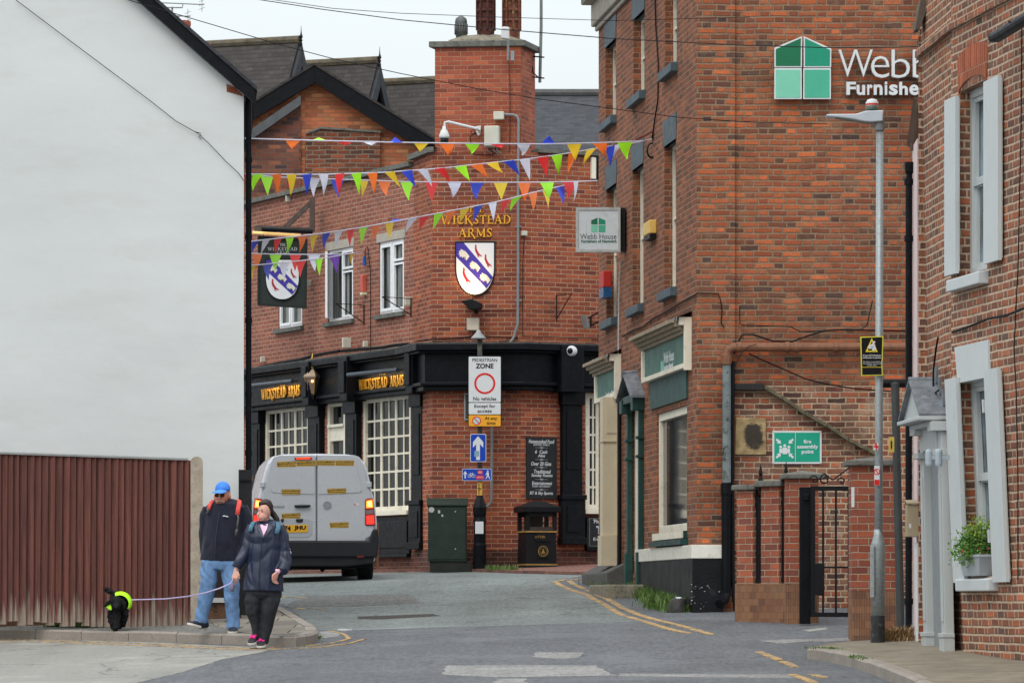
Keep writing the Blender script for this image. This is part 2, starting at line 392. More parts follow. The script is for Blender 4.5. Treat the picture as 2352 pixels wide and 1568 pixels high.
# ---------------------------------------------------------------- lie of the land
GK = [(-40, 0), (0, 0), (20, .38), (30, .60), (38, .85), (41, .97), (45, 1.16), (50.5, 1.385), (56, 1.65), (62.5, 1.95), (70, 2.13), (80, 2.3), (120, 3.0), (2000, 3.0)]
def g(X, Y):
    for (a, za), (b, zb) in zip(GK, GK[1:]):
        if Y <= b: z = za + (zb - za) * (Y - a) / (b - a); break
    else: z = 3.0
    k = max(0.0, min(1.0, (Y - 15) / 20)) * max(0.0, min(1.0, (90 - Y) / 15))
    return z + 0.03 * max(-8, min(8, X)) * k
def G(x, y, lift=0.0):
    k = (x - CX) / F; m = (HY - y) / F; a, b = 15.0, 95.0
    for _ in range(40):
        c = (a + b) / 2
        if EYE + m * c > g(k * c, c) + lift: a = c
        else: b = c
    return Vector((k * a, a, g(k * a, a) + lift))
def drape(name, pts, lift, mat, parent=None, step=0.5, bottom=0.02, wobble=0.0, **kw):
    """a sheet lying on the land; pts in plan metres"""
    if wobble:
        q = []
        for i, p in enumerate(pts):
            a = Vector(p); b = Vector(pts[(i + 1) % len(pts)]); n = max(1, int((b - a).length / 0.12))
            for j in range(n):
                c = a.lerp(b, j / n); t = (b - a).normalized()
                e = noise.noise(Vector((c.x * 5, c.y * 5, lift * 90))) * wobble
                q.append((c.x - t.y * e, c.y + t.x * e))
        pts = q
    bm = bmesh.new(); vs = [bm.verts.new((x, y, 0)) for x, y in pts]; f = bm.faces.new(vs)
    bmesh.ops.triangulate(bm, faces=[f])
    y0 = min(p[1] for p in pts); y1 = max(p[1] for p in pts)
    y = math.floor(y0 / step) * step + step
    while y < y1:
        bmesh.ops.bisect_plane(bm, geom=bm.verts[:] + bm.edges[:] + bm.faces[:], plane_co=(0, y, 0), plane_no=(0, 1, 0)); y += step
    for k_ in GK:
        if y0 < k_[0] < y1: bmesh.ops.bisect_plane(bm, geom=bm.verts[:] + bm.edges[:] + bm.faces[:], plane_co=(0, k_[0], 0), plane_no=(0, 1, 0))
    for v in bm.verts: v.co.z = g(v.co.x, v.co.y) + lift
    if bottom is not None:
        be = [e for e in bm.edges if len(e.link_faces) == 1]
        r = bmesh.ops.extrude_edge_only(bm, edges=be)
        for v in [e for e in r['geom'] if isinstance(e, bmesh.types.BMVert)]: v.co.z -= bottom
    mb = MB(); bm.verts.index_update(); mb.v = [v.co.copy() for v in bm.verts]; mb.f = [tuple(v.index for v in f.verts) for f in bm.faces]; bm.free()
    return mb.build(name, mat, parent, **kw)
# ================================================================ GROUND
def asphalt(name, rgb, var=0.14, grain=0.35, warm=(96, 90, 84), crack=True, sheen=0.75, seed=0):
    t = NT(name); P = t.n('ShaderNodeNewGeometry').outputs['Position']
    m = t.n('ShaderNodeMapping'); m.inputs['Location'].default_value = (seed, seed * 1.7, 0); t.l(P, m.inputs[0]); P = m.outputs[0]
    c = t.mix(1.0, hexc(*rgb), t.mr(t.noise(P, 0.5, 6, 0.6), 0.3, 0.7, 1 - var, 1 + var), 'MULTIPLY')
    mg = t.n('ShaderNodeMapping'); mg.inputs['Scale'].default_value = (1, .16, 1); t.l(P, mg.inputs[0])
    c = t.mix(1.0, c, t.mr(t.noise(mg.outputs[0], 20, 5, .8), .36, .64, 1 - grain * .85, 1 + grain * .85), 'MULTIPLY')
    ml = t.n('ShaderNodeMapping'); ml.inputs['Scale'].default_value = (.35, .5, 1); t.l(P, ml.inputs[0])
    c = t.mix(t.mr(t.noise(ml.outputs[0], 1.5, 5, .6), .54, .66, 0, .35, True), c, hexc(*[min(255, int(v * 1.3)) for v in rgb]))
    c = t.mix(1.0, c, t.mr(t.noise(P, 90, 3, 0.8), 0.3, 0.7, 1 - grain, 1 + grain), 'MULTIPLY')
    c = t.mix(t.mr(t.noise(P, 2.2, 6, 0.7), 0.55, 0.75, 0, 0.45, True), c, hexc(*warm))
    # pale stone specks in the aggregate
    vo = t.n('ShaderNodeTexVoronoi'); vo.inputs['Scale'].default_value = 26; t.l(P, vo.inputs['Vector'])
    c = t.mix(t.math('MULTIPLY', t.mr(vo.outputs['Distance'], 0.1, 0.22, 1, 0), t.mr(t.noise(P, 9, 3), 0.6, 0.66, 0, 0.7)), c, hexc(170, 168, 160))
    # tyre-polished bands along the street
    ms = t.n('ShaderNodeMapping'); ms.inputs['Scale'].default_value = (1.3, 0.09, 1); t.l(P, ms.inputs[0])
    c = t.mix(1.0, c, t.mr(t.noise(ms.outputs[0], 1.0, 3), 0.3, 0.7, 0.86, 1.16), 'MULTIPLY')
    if crack:
        v2 = t.n('ShaderNodeTexVoronoi', feature='DISTANCE_TO_EDGE'); v2.inputs['Scale'].default_value = 0.45
        wv = t.n('ShaderNodeVectorMath', operation='ADD'); nn = t.n('ShaderNodeTexNoise'); nn.inputs['Scale'].default_value = 1.6; nn.inputs['Detail'].default_value = 6; t.l(P, nn.inputs['Vector'])
        t.l(P, wv.inputs[0]); t.l(nn.outputs[1], wv.inputs[1]); t.l(wv.outputs[0], v2.inputs['Vector'])
        c = t.mix(t.mr(v2.outputs['Distance'], 0.0, 0.012, 0.7, 0), c, hexc(44, 44, 44))
    t.l(c, t.b.inputs['Base Color']); t.b.inputs['Roughness'].default_value = sheen
    t.bump(t.math('ADD', t.noise(P, 60, 4, 0.8), t.math('MULTIPLY', t.noise(P, 3, 3), 2.0)), 0.008)
    return t.m
A_dark = asphalt('dark_asphalt', (86, 89, 93))
A_mid = asphalt('worn_grey_asphalt', (106, 113, 111), seed=11)
A_light = asphalt('pale_concrete_road', (136, 135, 129), var=0.1, grain=.10, warm=(120, 114, 104), seed=23)
A_patch = asphalt('grey_patch', (128, 128, 126), var=0.08, crack=False, seed=31)
A_rough = asphalt('rough_patch', (94, 93, 91), grain=0.6, crack=False, seed=41)
A_pave = asphalt('tarmac_pavement', (104, 104, 100), seed=51)
M_flag = brick('paving_flags', [(118, 112, 102), (134, 128, 118), (108, 104, 98)], (62, 58, 52), L=0.62, hc=0.62, mw=0.016, wob=0.006, seed=3, grime=(92, 88, 78, 0.5), bumpd=0.01)
M_redp = brick('red_block_paving', [(122, 84, 74), (134, 96, 84), (112, 80, 72)], (96, 84, 78), L=0.2, hc=0.1, mw=0.008, seed=5)
def linemat():
    t = NT('worn_yellow_line'); P = t.n('ShaderNodeNewGeometry').outputs['Position']
    n = t.noise(P, 9, 8, 0.75); m = t.mr(n, 0.44, 0.56, 0.12, .9, True)
    c = t.mix(1.0, hexc(198, 156, 86), t.mr(t.noise(P, 30, 4), 0.3, 0.7, 0.8, 1.15), 'MULTIPLY')
    t.l(t.mix(m, c, hexc(98, 98, 94)), t.b.inputs['Base Color']); t.b.inputs['Roughness'].default_value = 0.75
    t.bump(t.noise(P, 80, 3), 0.004); return t.m
M_line = linemat()
def kstone():
    t = NT('kerb_stone'); P = t.obj()
    c = t.mix(1.0, hexc(138, 130, 121), t.mr(t.noise(P, 2.5, 6), 0.3, 0.7, 0.8, 1.15), 'MULTIPLY')
    c = t.mix(1.0, c, t.mr(t.noise(P, 90, 3, .8), 0.3, 0.7, 0.75, 1.25), 'MULTIPLY')
    c = t.mix(t.mr(t.noise(P, 5, 6, 0.7), 0.55, 0.7, 0, 0.6, True), c, hexc(86, 78, 66))
    t.l(c, t.b.inputs['Base Color']); t.b.inputs['Roughness'].default_value = 0.85; t.bump(t.noise(P, 30, 5), 0.008); return t.m
M_kerb = kstone()

xs = sorted({-400, -200, -100, -60, -30, -15, -8, 0, 8, 15, 30, 60, 100, 200, 400} | set(i * 0.5 for i in range(-15, 16)))
ys = sorted({-30., 0., 10., 15., 120., 200., 400., 900., 2000.} | {15 + i * 0.5 for i in range(0, 180)} | {k[0] for k in GK if -30 <= k[0] <= 120})
mb = MB(); W_ = len(xs)
for y in ys:
    for x in xs: mb.v.append(Vector((x, y, g(x, y))))
for j in range(len(ys) - 1):
    for i in range(W_ - 1): mb.f.append((j * W_ + i, j * W_ + i + 1, (j + 1) * W_ + i + 1, (j + 1) * W_ + i))
mb.build('ground', A_dark, kind='structure')
def gp(pts, lift=0.0): return [tuple(G(x, y, lift)[:2]) for x, y in pts]
drape('road', gp([(735,1447),(816,1447),(1031,1439),(1206,1435),(1478,1427),(1428,1414),(1351,1362),(1272,1336),(1301,1329),(1352,1320),(1198,1316),(1060,1312),(870,1314),(480,1322),(400,1365),(650,1387)]), 0.003, A_mid, wobble=0.05, kind='structure')
drape('concrete_road', gp([(-480,1461),(-60,1464),(200,1468),(560,1484),(640,1484),(600,1497),(505,1515),(418,1543),(313,1567),(250,1640),(-480,1640)]), 0.003, A_light, wobble=0.05, kind='structure')
for i, (pp, m) in enumerate([
    ([(1221,1508),(1231,1498),(1340,1498),(1328,1511),(1290,1513)], A_patch),
    ([(1017,1549),(1028,1528),(1206,1526.5),(1367,1528),(1399,1546),(1421,1551),(1148,1555)], A_patch),
    ([(1132,1572),(1140,1559),(1206,1558),(1211,1575)], A_patch),
    ([(1424,1546),(1831,1549),(1830,1556),(1421,1552)], A_patch),
    ([(1745,1471),(1800,1468),(1890,1466),(1955,1464),(1955,1471),(1860,1473),(1800,1477)], A_patch),
    ([(1846,1447),(1895,1440),(1902,1444),(1860,1450)], A_light),
    ([(730,1452),(748,1449),(790,1453),(768,1463),(735,1466)], A_patch)]):
    drape('road_patch', gp(pp), 0.004, m, wobble=0.05, kind='structure')
drape('road_patch', gp([(655,1394),(700,1368),(930,1365),(975,1385),(800,1393)]), 0.006, A_rough, wobble=0.1, kind='structure')
drape('road_patch', gp([(821,1416),(990,1410),(1015,1414),(880,1422),(822,1421)]), 0.006, paint('trench_patch', (72, 68, 64), 0.9, var=0.3, scale=12, bump=0.02), wobble=0.05, kind='structure')
def strip(name, pix, wdt, lift, mat, gaps=(), lf=0.0):
    P = [Vector(p) for p in gp(pix, lf)]; L = []; Rr = []
    Q = []
    for a, b in zip(P, P[1:]):
        n = max(1, int((b - a).length / 0.15))
        Q += [a.lerp(b, i / n) for i in range(n)]
    Q.append(P[-1])
    for i, p in enumerate(Q):
        t = (Q[min(i + 1, len(Q) - 1)] - Q[max(0, i - 1)]).normalized(); n = Vector((-t.y, t.x))
        e = noise.noise(Vector((p.x * 6, p.y * 6, 3))) * 0.014
        L.append(p + n * (wdt / 2 + e)); Rr.append(p - n * (wdt / 2 - e))
    mb = MB(); segs = []
    for i in range(len(Q) - 1):
        lo = V3(0, 0, -.02)
        if any(a <= i / len(Q) <= b for a, b in gaps): continue
        qq = [Vector((q.x, q.y, g(q.x, q.y) + lift)) for q in (L[i], Rr[i], Rr[i + 1], L[i + 1])]
        mb.face(qq); mb.face([qq[0], qq[3], qq[3] + lo, qq[0] + lo]); mb.face([qq[1], qq[2], qq[2] + lo, qq[1] + lo]); mb.face([qq[0], qq[1], qq[1] + lo, qq[0] + lo]); mb.face([qq[3], qq[2], qq[2] + lo, qq[3] + lo])
    return mb.build(name, mat, kind='structure')
strip('yellow_line', [(1299,1331),(1274,1336),(1288,1344),(1307,1354),(1345,1365),(1383,1385.5),(1428,1412.5),(1482,1428),(1529,1442.6),(1580,1454)], 0.085, 0.0085, M_line)
strip('yellow_line', [(1334,1330),(1305.5,1333),(1316.6,1341),(1342,1352),(1367,1363),(1402,1379),(1428,1395),(1469,1412.5),(1513,1425),(1561,1436),(1634,1457)], 0.085, 0.0085, M_line, gaps=[(0.2, 0.23)])
strip('yellow_line', [(1742,1497),(1780,1511),(1812,1525),(1847,1543),(1891,1556)], 0.085, 0.0085, M_line, gaps=[(0.3, 0.36), (0.55, 0.8)])
strip('yellow_line', [(1745,1520),(1793,1541),(1840,1556),(1870,1568)], 0.085, 0.0085, M_line, gaps=[(0.0, 0.55)])
strip('yellow_line', [(-60,1466),(0,1467),(300,1477),(574,1489),(628,1486),(708.5,1482),(762,1477),(802,1467),(790,1456),(757,1449)], 0.05, 0.0085, M_line)
strip('yellow_line', [(-60,1471),(0,1472),(300,1481.5),(574,1493),(640,1490),(735,1486),(802.5,1478),(838,1467)], 0.05, 0.0085, M_line)
for a in ([(645,1371),(666,1372)], [(681,1372),(700,1373)], [(678,1397),(702,1398)], [(714,1397),(741,1398)]):
    strip('yellow_line', a, 0.12, 0.0085, M_line)

KL = 0.12
kp = [(-520,1437),(-90,1440),(0,1443),(200,1447),(400,1451),(574,1456),(641,1460),(681.6,1459),(714,1454.5),(731,1448.6),(727,1438),(703,1422),(668,1403),(638.7,1388),(600,1371),(560,1356)]
KP = [Vector(p) for p in gp(kp, KL)]
def inset(P, w_):
    o = []
    for i, p in enumerate(P):
        t = (P[min(i + 1, len(P) - 1)] - P[max(0, i - 1)]).normalized(); o.append(tuple(p + Vector((-t.y, t.x)) * w_))
    return o
drape('pavement', inset(KP, .03) + [(-9, 57), (-14, 57), (-14, 46.5)], KL - 0.004, A_pave, bottom=0.25, kind='structure')
def kerb(P, wdt, lift, inner=1, stone=0.85):
    D = [0.0]; 
    for a, b in zip(P, P[1:]): D.append(D[-1] + (b - a).length)
    def at(s):
        for i in range(len(P) - 1):
            if s <= D[i + 1] or i == len(P) - 2:
                f = (s - D[i]) / (D[i + 1] - D[i]); t = (P[min(i + 1, len(P) - 1)] - P[max(i, 0)]).normalized()
                return P[i].lerp(P[i + 1], f), t
    mb = MB(); s = 0.0
    while s < D[-1] - 0.05:
        e = min(s + stone, D[-1]); n = 6; dz = random.uniform(-0.006, 0.006); k = len(mb.v)
        for i in range(n + 1):
            p, t = at(s + 0.006 + (e - s - 0.012) * i / n); nn = Vector((-t.y, t.x)) * inner
            a = p; b = p + nn * wdt; c = p + nn * 0.03
            z0 = g(a.x, a.y)
            mb.v += [Vector((a.x, a.y, z0 - 0.1)), Vector((a.x, a.y, z0 + lift - 0.02 + dz)), Vector((c.x, c.y, z0 + lift + dz)), Vector((b.x, b.y, z0 + lift + dz)), Vector((b.x, b.y, z0 - 0.1))]
        for i in range(n):
            for j in range(4): mb.f.append((k + i * 5 + j, k + i * 5 + j + 1, k + i * 5 + j + 6, k + i * 5 + j + 5))
        mb.f += [tuple(k + j for j in range(5)), tuple(k + n * 5 + j for j in range(5))]
        s = e
    return mb.build('kerb', M_kerb, kind='structure', bevel=0.004)
kerb(KP, 0.14, KL + 0.004)
drape('paving_flags', gp([(560,1452),(641,1456),(681,1455),(706,1451),(718,1446),(714,1437),(690,1421),(655,1402),(630,1389),(600,1377),(540,1360),(440,1385),(500,1440)], KL), KL + 0.001, M_flag, kind='structure')
rk = [(1853,1487),(1885,1489),(1950,1503),(2000,1519),(2060,1541),(2110,1563),(2160,1590),(2280,1670)]
RK = [Vector(p) for p in gp(rk, 0.11)]
drape('pavement', inset(RK, .03) + [(8, 31), (8, 43.6), tuple(G(1952, 1471, .11)[:2]), tuple(G(1895, 1478, .11)[:2])], 0.106, paint('mossy_paving', (126, 118, 104), 0.9, var=0.25, scale=2.5, bump=0.01, dirt=(92, 96, 66, 0.6)), bottom=0.25, kind='structure')
kerb(RK, 0.13, 0.114)
drape('pavement', gp([(500,1319),(700,1317),(870,1315),(1060,1312),(1200,1317),(1360,1322)]) + [(2.2, 70.5), (-1, 71), (-5, 79), (-9, 82)], 0.05, M_redp, bottom=0.2, kind='structure')

# ---- weeds and grass growing at the foot of the walls
def leafm(name, a, b):
    t = NT(name); P = t.obj(); wn = t.noise(P, 14, 3)
    t.l(t.mix(t.mr(wn, 0.35, 0.65, 0, 1), hexc(*a), hexc(*b)), t.b.inputs['Base Color']); t.b.inputs['Roughness'].default_value = 0.6
    t.b.inputs['Subsurface Weight'].default_value = 0.0; return t.m
M_grass = leafm('grass_blades', (52, 84, 30), (100, 126, 48))
M_leaf = leafm('green_leaves', (52, 98, 40), (112, 152, 58))
def blades(name, label, spots, n, h, spread, mat=None, wd=0.006, z=0.0, lean=0.5):
    mb = MB(); r = random.Random(len(spots) * 7 + n)
    for _ in range(n):
        a, b = r.choice(spots); p = Vector(a).lerp(Vector(b), r.random()); p += Vector((r.gauss(0, spread), r.gauss(0, spread), 0)); p.z = g(p.x, p.y) + z - 0.01
        H = h * r.uniform(0.35, 1.0); th = r.uniform(0, 6.28); d = Vector((math.cos(th), math.sin(th), 0)); s = Vector((-d.y, d.x, 0)) * wd * r.uniform(.7, 1.4); L = H * r.uniform(.1, lean)
        q = p + d * L * 0.4 + V3(0, 0, H * .6); e = p + d * L + V3(0, 0, H * r.uniform(.8, 1))
        mb.add([p - s, p + s, q + s * .8, q - s * .8, e], [(0, 1, 2, 3), (3, 2, 4)])
    return mb.build(name, mat or M_grass, label=label, cat='grass', kind='stuff')
gG = lambda a, b, l=0.0: (G(*a, l), G(*b, l))
blades('grass', 'long green grass growing along the foot of the painted shop plinth', [gG((1478,1362),(1530,1392)), gG((1490,1372),(1540,1398)), gG((1470,1360),(1505,1380)), gG((1500,1392),(1560,1405))], 4200, 0.24, 0.085, wd=.0045, lean=.9)
blades('grass', 'small weeds growing beside the stone step of the green door', [gG((1368,1338),(1398,1358)), gG((1395,1345),(1410,1362))], 900, 0.18, 0.07, wd=.0045, lean=.9)
blades('grass', 'weeds and soil under the black corner plinth', [gG((1560,1404),(1650,1404))], 260, 0.14, 0.05)
blades('grass', 'green weeds at the foot of the brown board fence', [gG((110,1438),(180,1439), KL), gG((120,1437),(172,1438), KL), gG((196,1439),(214,1440), KL)], 1300, 0.13, 0.03, z=KL, wd=.0045)
blades('grass', 'thin weeds and litter in the gutter below the left kerb', [gG((150,1466),(700,1484)), gG((20,1462),(60,1464)), gG((300,1470),(420,1474)), gG((700,1478),(738,1462))], 520, 0.06, 0.02)
blades('grass', 'moss and weeds at the foot of the pub corner wall', [gG((1120,1307),(1190,1308), .05)], 260, 0.12, 0.04, z=.05)
blades('grass', 'small green tufts on the edge of the right pavement', [gG((1862,1486),(1930,1490), .11), gG((1960,1505),(1990,1512), .11)], 160, 0.04, 0.03, z=.11)
# ================================================================ WHITE HOUSE AND FENCE
def render_mat():
    t = NT('white_render'); P = t.obj()
    ms = t.n('ShaderNodeMapping'); ms.inputs['Scale'].default_value = (0.6, 1, 2.2); t.l(P, ms.inputs[0])
    c = t.mix(1.0, hexc(201, 205, 205), t.mr(t.noise(ms.outputs[0], 0.55, 6, 0.6), 0.3, 0.7, 0.94, 1.05), 'MULTIPLY')
    c = t.mix(t.mr(t.noise(ms.outputs[0], 1.3, 7, 0.65), 0.5, 0.75, 0, 0.35, True), c, hexc(186, 190, 184))
    c = t.mix(t.mr(t.noise(P, 3.3, 6, 0.7), 0.6, 0.8, 0, 0.25, True), c, hexc(199, 203, 208))
    t.l(c, t.b.inputs['Base Color']); t.b.inputs['Roughness'].default_value = 0.8
    t.bump(t.math('ADD', t.noise(P, 2.0, 4), t.math('MULTIPLY', t.noise(P, 160, 3), 0.03)), 0.02, 0.6); return t.m
M_rend = render_mat()
def tilem(name, rgb, lich=(118, 112, 96), hc=0.11, L=0.18):
    t = NT(name); U = t.uv(); P = t.obj()
    s = t.n('ShaderNodeSeparateXYZ'); t.l(U, s.inputs[0])
    vr = t.math('DIVIDE', s.outputs[1], hc); row = t.math('FLOOR', vr); fv = t.math('FRACT', vr)
    uo = t.math('DIVIDE', t.math('MULTIPLY_ADD', row, L * .5, s.outputs[0]), L); k = t.math('FLOOR', uo); fu = t.math('FRACT', uo)
    cb = t.n('ShaderNodeCombineXYZ'); t.l(k, cb.inputs[0]); t.l(row, cb.inputs[1]); wn = t.n('ShaderNodeTexWhiteNoise', noise_dimensions='2D'); t.l(cb.outputs[0], wn.inputs[0])
    c = t.mix(1.0, hexc(*rgb), t.mr(wn.outputs[0], 0, 1, .75, 1.25), 'MULTIPLY')
    c = t.mix(t.mr(t.noise(P, 6, 7, .75), .56, .68, 0, .65, True), c, hexc(*lich))
    gap = t.math('MAXIMUM', t.mr(fv, 0.0, 0.22, 0.85, 0), t.mr(fu, 0.0, 0.07, .6, 0))
    c = t.mix(gap, c, hexc(26, 26, 27)); t.l(c, t.b.inputs['Base Color']); t.b.inputs['Roughness'].default_value = .85
    t.bump(fv, 0.02); return t.m
M_tile = tilem('weathered_roof_tiles', (60, 56, 54), lich=(100, 94, 82)); M_slate = tilem('blue_grey_roof_tiles', (58, 60, 66), lich=(80, 80, 80))
wA = Vector(plan(560, 50.0)); wd = Vector((0.997, 0.0774)).normalized()
WH = Fr(wA - wd * 7.4, wA)
house = thing('white_house', 'white rendered house gable with black sloping bargeboard behind the brown fence', 'house', (wA.x - 3.5, 50, 0.8))
def uzl(fr, pts, o=0.0): return [fr.uz(x, y, o) for x, y in pts]
ue, ze = WH.uz(560, 218); slope = 0.872
um = ue - 3.7; zr = ze + 3.7 * slope * 1.0
mb = MB(); zb = WH.uz(500, 1300)[1]
mb.prism(WH, [(0, zb), (ue, zb), (ue, ze), (um, zr), (0, zr - um * slope)], -7, 0); mb.build('wall', M_rend, house)
mb = MB(); th = 0.16; ov = 0.0
sl = math.hypot(1, slope)
def rake(o0, o1, lift, thick, over=0.13):
    m = MB(); 
    for s_ in (1, -1):
        e = ue + over if s_ > 0 else 2 * um - ue - over
        zz = ze - over * slope
        m.prism(WH, [(e, zz + lift), (um, zr + lift), (um, zr + lift + thick), (e, zz + lift + thick)], o0, o1)
    return m
rake(0.0, 0.13, 0.0, 0.17).build('bargeboard', M_blk, house)
rake(-7.1, 0.16, 0.172, 0.05, over=0.16).build('roof', M_slate, house)
mb = MB(); mb.pprism(WH, [(520, 193), (538, 199), (558, 222), (558, 219), (521, 211)], 0.0, 0.006)
mb.build('exposed_brick', brick('old_red_brick', [(150, 78, 52), (176, 90, 58), (120, 66, 50)], (120, 104, 92), seed=9), house)
M_dplinth = paint('dark_brown_plinth', (48, 40, 36), 0.8, var=.3, bump=.006)
mb = MB(); z1 = WH.uz(500, 1372)[1]; mb.box(WH, 4.6, ue - .03, -.3, .02, z1, zb); mb.build('plinth', M_dplinth, house)
mb = MB(); z2 = WH.uz(500, 1383)[1]; mb.box(WH, 4.6, ue - .03, -.3, .06, z2, z1); mb.build('ledge', M_wht, house)
mb = MB(); mb.box(WH, 0, ue - .03, -.3, .03, 0.8, z2 - .002); mb.build('footing', paint('brown_stone', (112, 84, 66), .9, var=.35, scale=5, bump=.02, dirt=(66, 50, 42, .8)), house)
mb = MB(); X = plan(571, 50.35)[0]
pipe = [Vector((X, 50.35, PX(571, y, 50.35).z)) for y in (218, 500, 1085)]
mb.tube([Vector((X - .05, 50.2, pipe[0].z + .05))] + pipe, 0.036, 12)
for y in (368, 545, 736, 905, 1040): z = PX(571, y, 50.35).z; m2 = MB(); m2.lathe((X, 50.35, z), [(0.036, -.03), (.045, -.03), (.045, .03), (.036, .03)], 12); m2.build('pipe_bracket', M_blk, house)
mb.build('drainpipe', M_blk, house, smooth=False)
mb = MB(); zg = PX(571, 214, 50.3).z
mb.tube([Vector((X - .04, 50.28, zg)), Vector((X - .04, 50.75, zg))], 0.06, 10); mb.build('gutter', M_blk, house)
# chimney on the rear slope with one visible pot
mb = MB(); c = PX(425, 82, 55.5)
cf = Fr((c.x - .35, 55.2), (c.x + .35, 55.2)); mb.box(cf, 0, .7, -.6, 0, c.z - 2.2, c.z - .14)
ch = mb.build('chimney', bpy.data.materials['old_red_brick'], house)
mb = MB(); r = 0.074
mb.lathe((c.x, 55.5, c.z - .15), [(r * .9, 0), (r * .92, .12), (r * 1.0, .14), (r * .92, .16), (r * .9, .24), (r * .98, .26), (r * 1.08, .3), (r * 1.05, .34), (r * .8, .35)], 14)
mb.build('chimney_pot', paint('terracotta', (176, 92, 66), .8, var=.2, dirt=(120, 90, 70, .5)), ch, smooth=True)
# TV aerial
aer = thing('tv_aerial', 'double television aerial rising above the black bargeboard', 'aerial', PX(395.6, 120, 55.4), None)
P_ = lambda x, y, dY=0: PX(x, y, 55.4 + dY)
mb = MB(); mb.tube([P_(395.6, 130), P_(395.6, 16)], .012, 6); mb.tube([P_(372, 9, -.02), P_(374, 18, -.02), P_(419, 18, -.02), P_(420, 11, -.02)], .009, 6); mb.tube([P_(395.6, 50), P_(408, 49), P_(411, 38)], .008, 6)
mb.build('mast', M_grey, aer)
for (x0, y0, x1, y1, n) in ((350, 6, 469, 11, 13), (384, 36, 436.6, 38, 8)):
    mb = MB(); a, b = P_(x0, y0), P_(x1, y1); mb.tube([a, b], .008, 6)
    for i in range(n):
        q = a.lerp(b, (i + .3) / n); mb.tube([q - V3(.02, .16, .02), q + V3(.02, .16, .02)], .004, 5)
    for dz in (-.04, 0, .04): q = b + V3(-.03, 0, dz * 1.3); mb.tube([q - V3(.03, .1, .03), q + V3(.03, .1, .03)], .004, 5)
    mb.tube([b + V3(-.03, 0, -.1), b + V3(-.03, 0, .1)], .004, 5)
    mb.build('boom', M_grey, aer)
mb = MB(); pts = [(36, 0), (150, 86), (265, 172), (340, 228), (405, 279), (432, 294), (455, 307), (480, 330), (520, 372), (548, 398), (560, 415)]
mb.tube([WH.p(*(lambda q: (q[0], .03, q[1]))(WH.uz(x, y, .03))) for x, y in pts], .0042, 6)
mb.tube([WH.p(*(lambda q: (q[0], .03, q[1]))(WH.uz(x, y, .03))) for x, y in [(448, 303), (461, 306), (462, 311), (456, 314), (462, 320)]], .004, 6)
mb.build('cable', M_wire, label='thin black cable running diagonally across the white rendered wall', cat='cable')
# black boarded side gate
mb = MB(); fr = front(49.85); mb.pbox(fr, 548, 578, 1078, 1412, 0, .05)
gt = mb.build('side_gate', paint('black_boards', (24, 25, 28), .7, var=.3, bump=.003), label='tall flat black board gate beside the white house corner', cat='gate')
mb = MB(); mb.pbox(fr, 550, 576, 1100, 1104, .05, .07); mb.pbox(fr, 549, 553, 1142, 1146, .05, .08); mb.build('batten', M_blkm, gt)

def fence_mat():
    t = NT('worn_brown_fence_boards'); P = t.obj(); s = t.n('ShaderNodeSeparateXYZ'); t.l(P, s.inputs[0])
    ms = t.n('ShaderNodeMapping'); ms.inputs['Scale'].default_value = (16, 16, .7); t.l(P, ms.inputs[0]); st = t.noise(ms.outputs[0], 2.0, 6, .6)
    fx = t.math('FLOOR', t.math('DIVIDE', s.outputs[0], .078)); wn = t.n('ShaderNodeTexWhiteNoise', noise_dimensions='1D'); t.l(fx, wn.inputs['W'])
    c = t.mix(t.mr(st, .3, .7, 0, 1), hexc(70, 38, 33), hexc(112, 64, 54)); c = t.mix(1.0, c, t.mr(wn.outputs[0], 0, 1, .82, 1.2), 'MULTIPLY')
    raw = t.mix(t.mr(t.noise(ms.outputs[0], 5, 4), .3, .7, 0, 1), hexc(122, 108, 96), hexc(160, 148, 132))
    zz = t.math('ADD', s.outputs[2], t.math('MULTIPLY', t.math('SUBTRACT', st, .5), 1.1)); zz = t.math('ADD', zz, t.math('MULTIPLY', wn.outputs[0], .14))
    m = t.mr(zz, .06, .34, .85, 0, True)
    sp = t.mr(t.noise(P, 13, 5, .8), .7, .74, 0, .6)
    c = t.mix(t.math('MAXIMUM', m, sp), c, raw); t.l(c, t.b.inputs['Base Color']); t.b.inputs['Roughness'].default_value = .8
    t.bump(t.noise(ms.outputs[0], 8, 4), .006); return t.m
FE = Fr(plan(-470, 48.05), plan(437, 48.7))
fence = thing('board_fence', 'long brown board fence with peeling paint on the left pavement', 'fence', (-4, 48.5, g(-4, 48.5) + KL))
mb = MB(); x = -470.0; r = random.Random(4)
while x < 428:
    wdt = r.uniform(13.5, 17); x1 = min(x + wdt, 437); yt = 1042 + x * .034 + r.uniform(-1, 1); yb = 1428 + max(0, x) * .024 + r.uniform(-5, 7)
    a, zt = FE.uz(x, yt); b, _ = FE.uz(x1 + 3, yt); _, z0 = FE.uz(x, yb); ln = r.uniform(.006, .02)
    k = [FE.p(a, .0, z0), FE.p(b, .034, z0), FE.p(b, .052, z0), FE.p(a, .006, z0)]
    kt = [FE.p(a + ln, .0, zt), FE.p(b + ln, .034, zt), FE.p(b + ln, .052, zt), FE.p(a + ln, .006, zt)]
    mb.add(k + kt, [(0, 1, 2, 3), (4, 5, 6, 7), (0, 1, 5, 4), (1, 2, 6, 5), (2, 3, 7, 6), (3, 0, 4, 7)]); x = x1
mb.build('boards', fence_mat(), fence)
mb = MB()
for xa in range(-470, 430, 25): mb.pprism(FE, [(xa, 1038 + xa * .034), (xa + 25, 1038.8 + xa * .034), (xa + 25, 1043 + xa * .034), (xa, 1042.2 + xa * .034)], -.03, .06)
mb.build('top_rail', paint('grey_rail', (132, 134, 132), .6, var=.15), fence)
mb = MB()
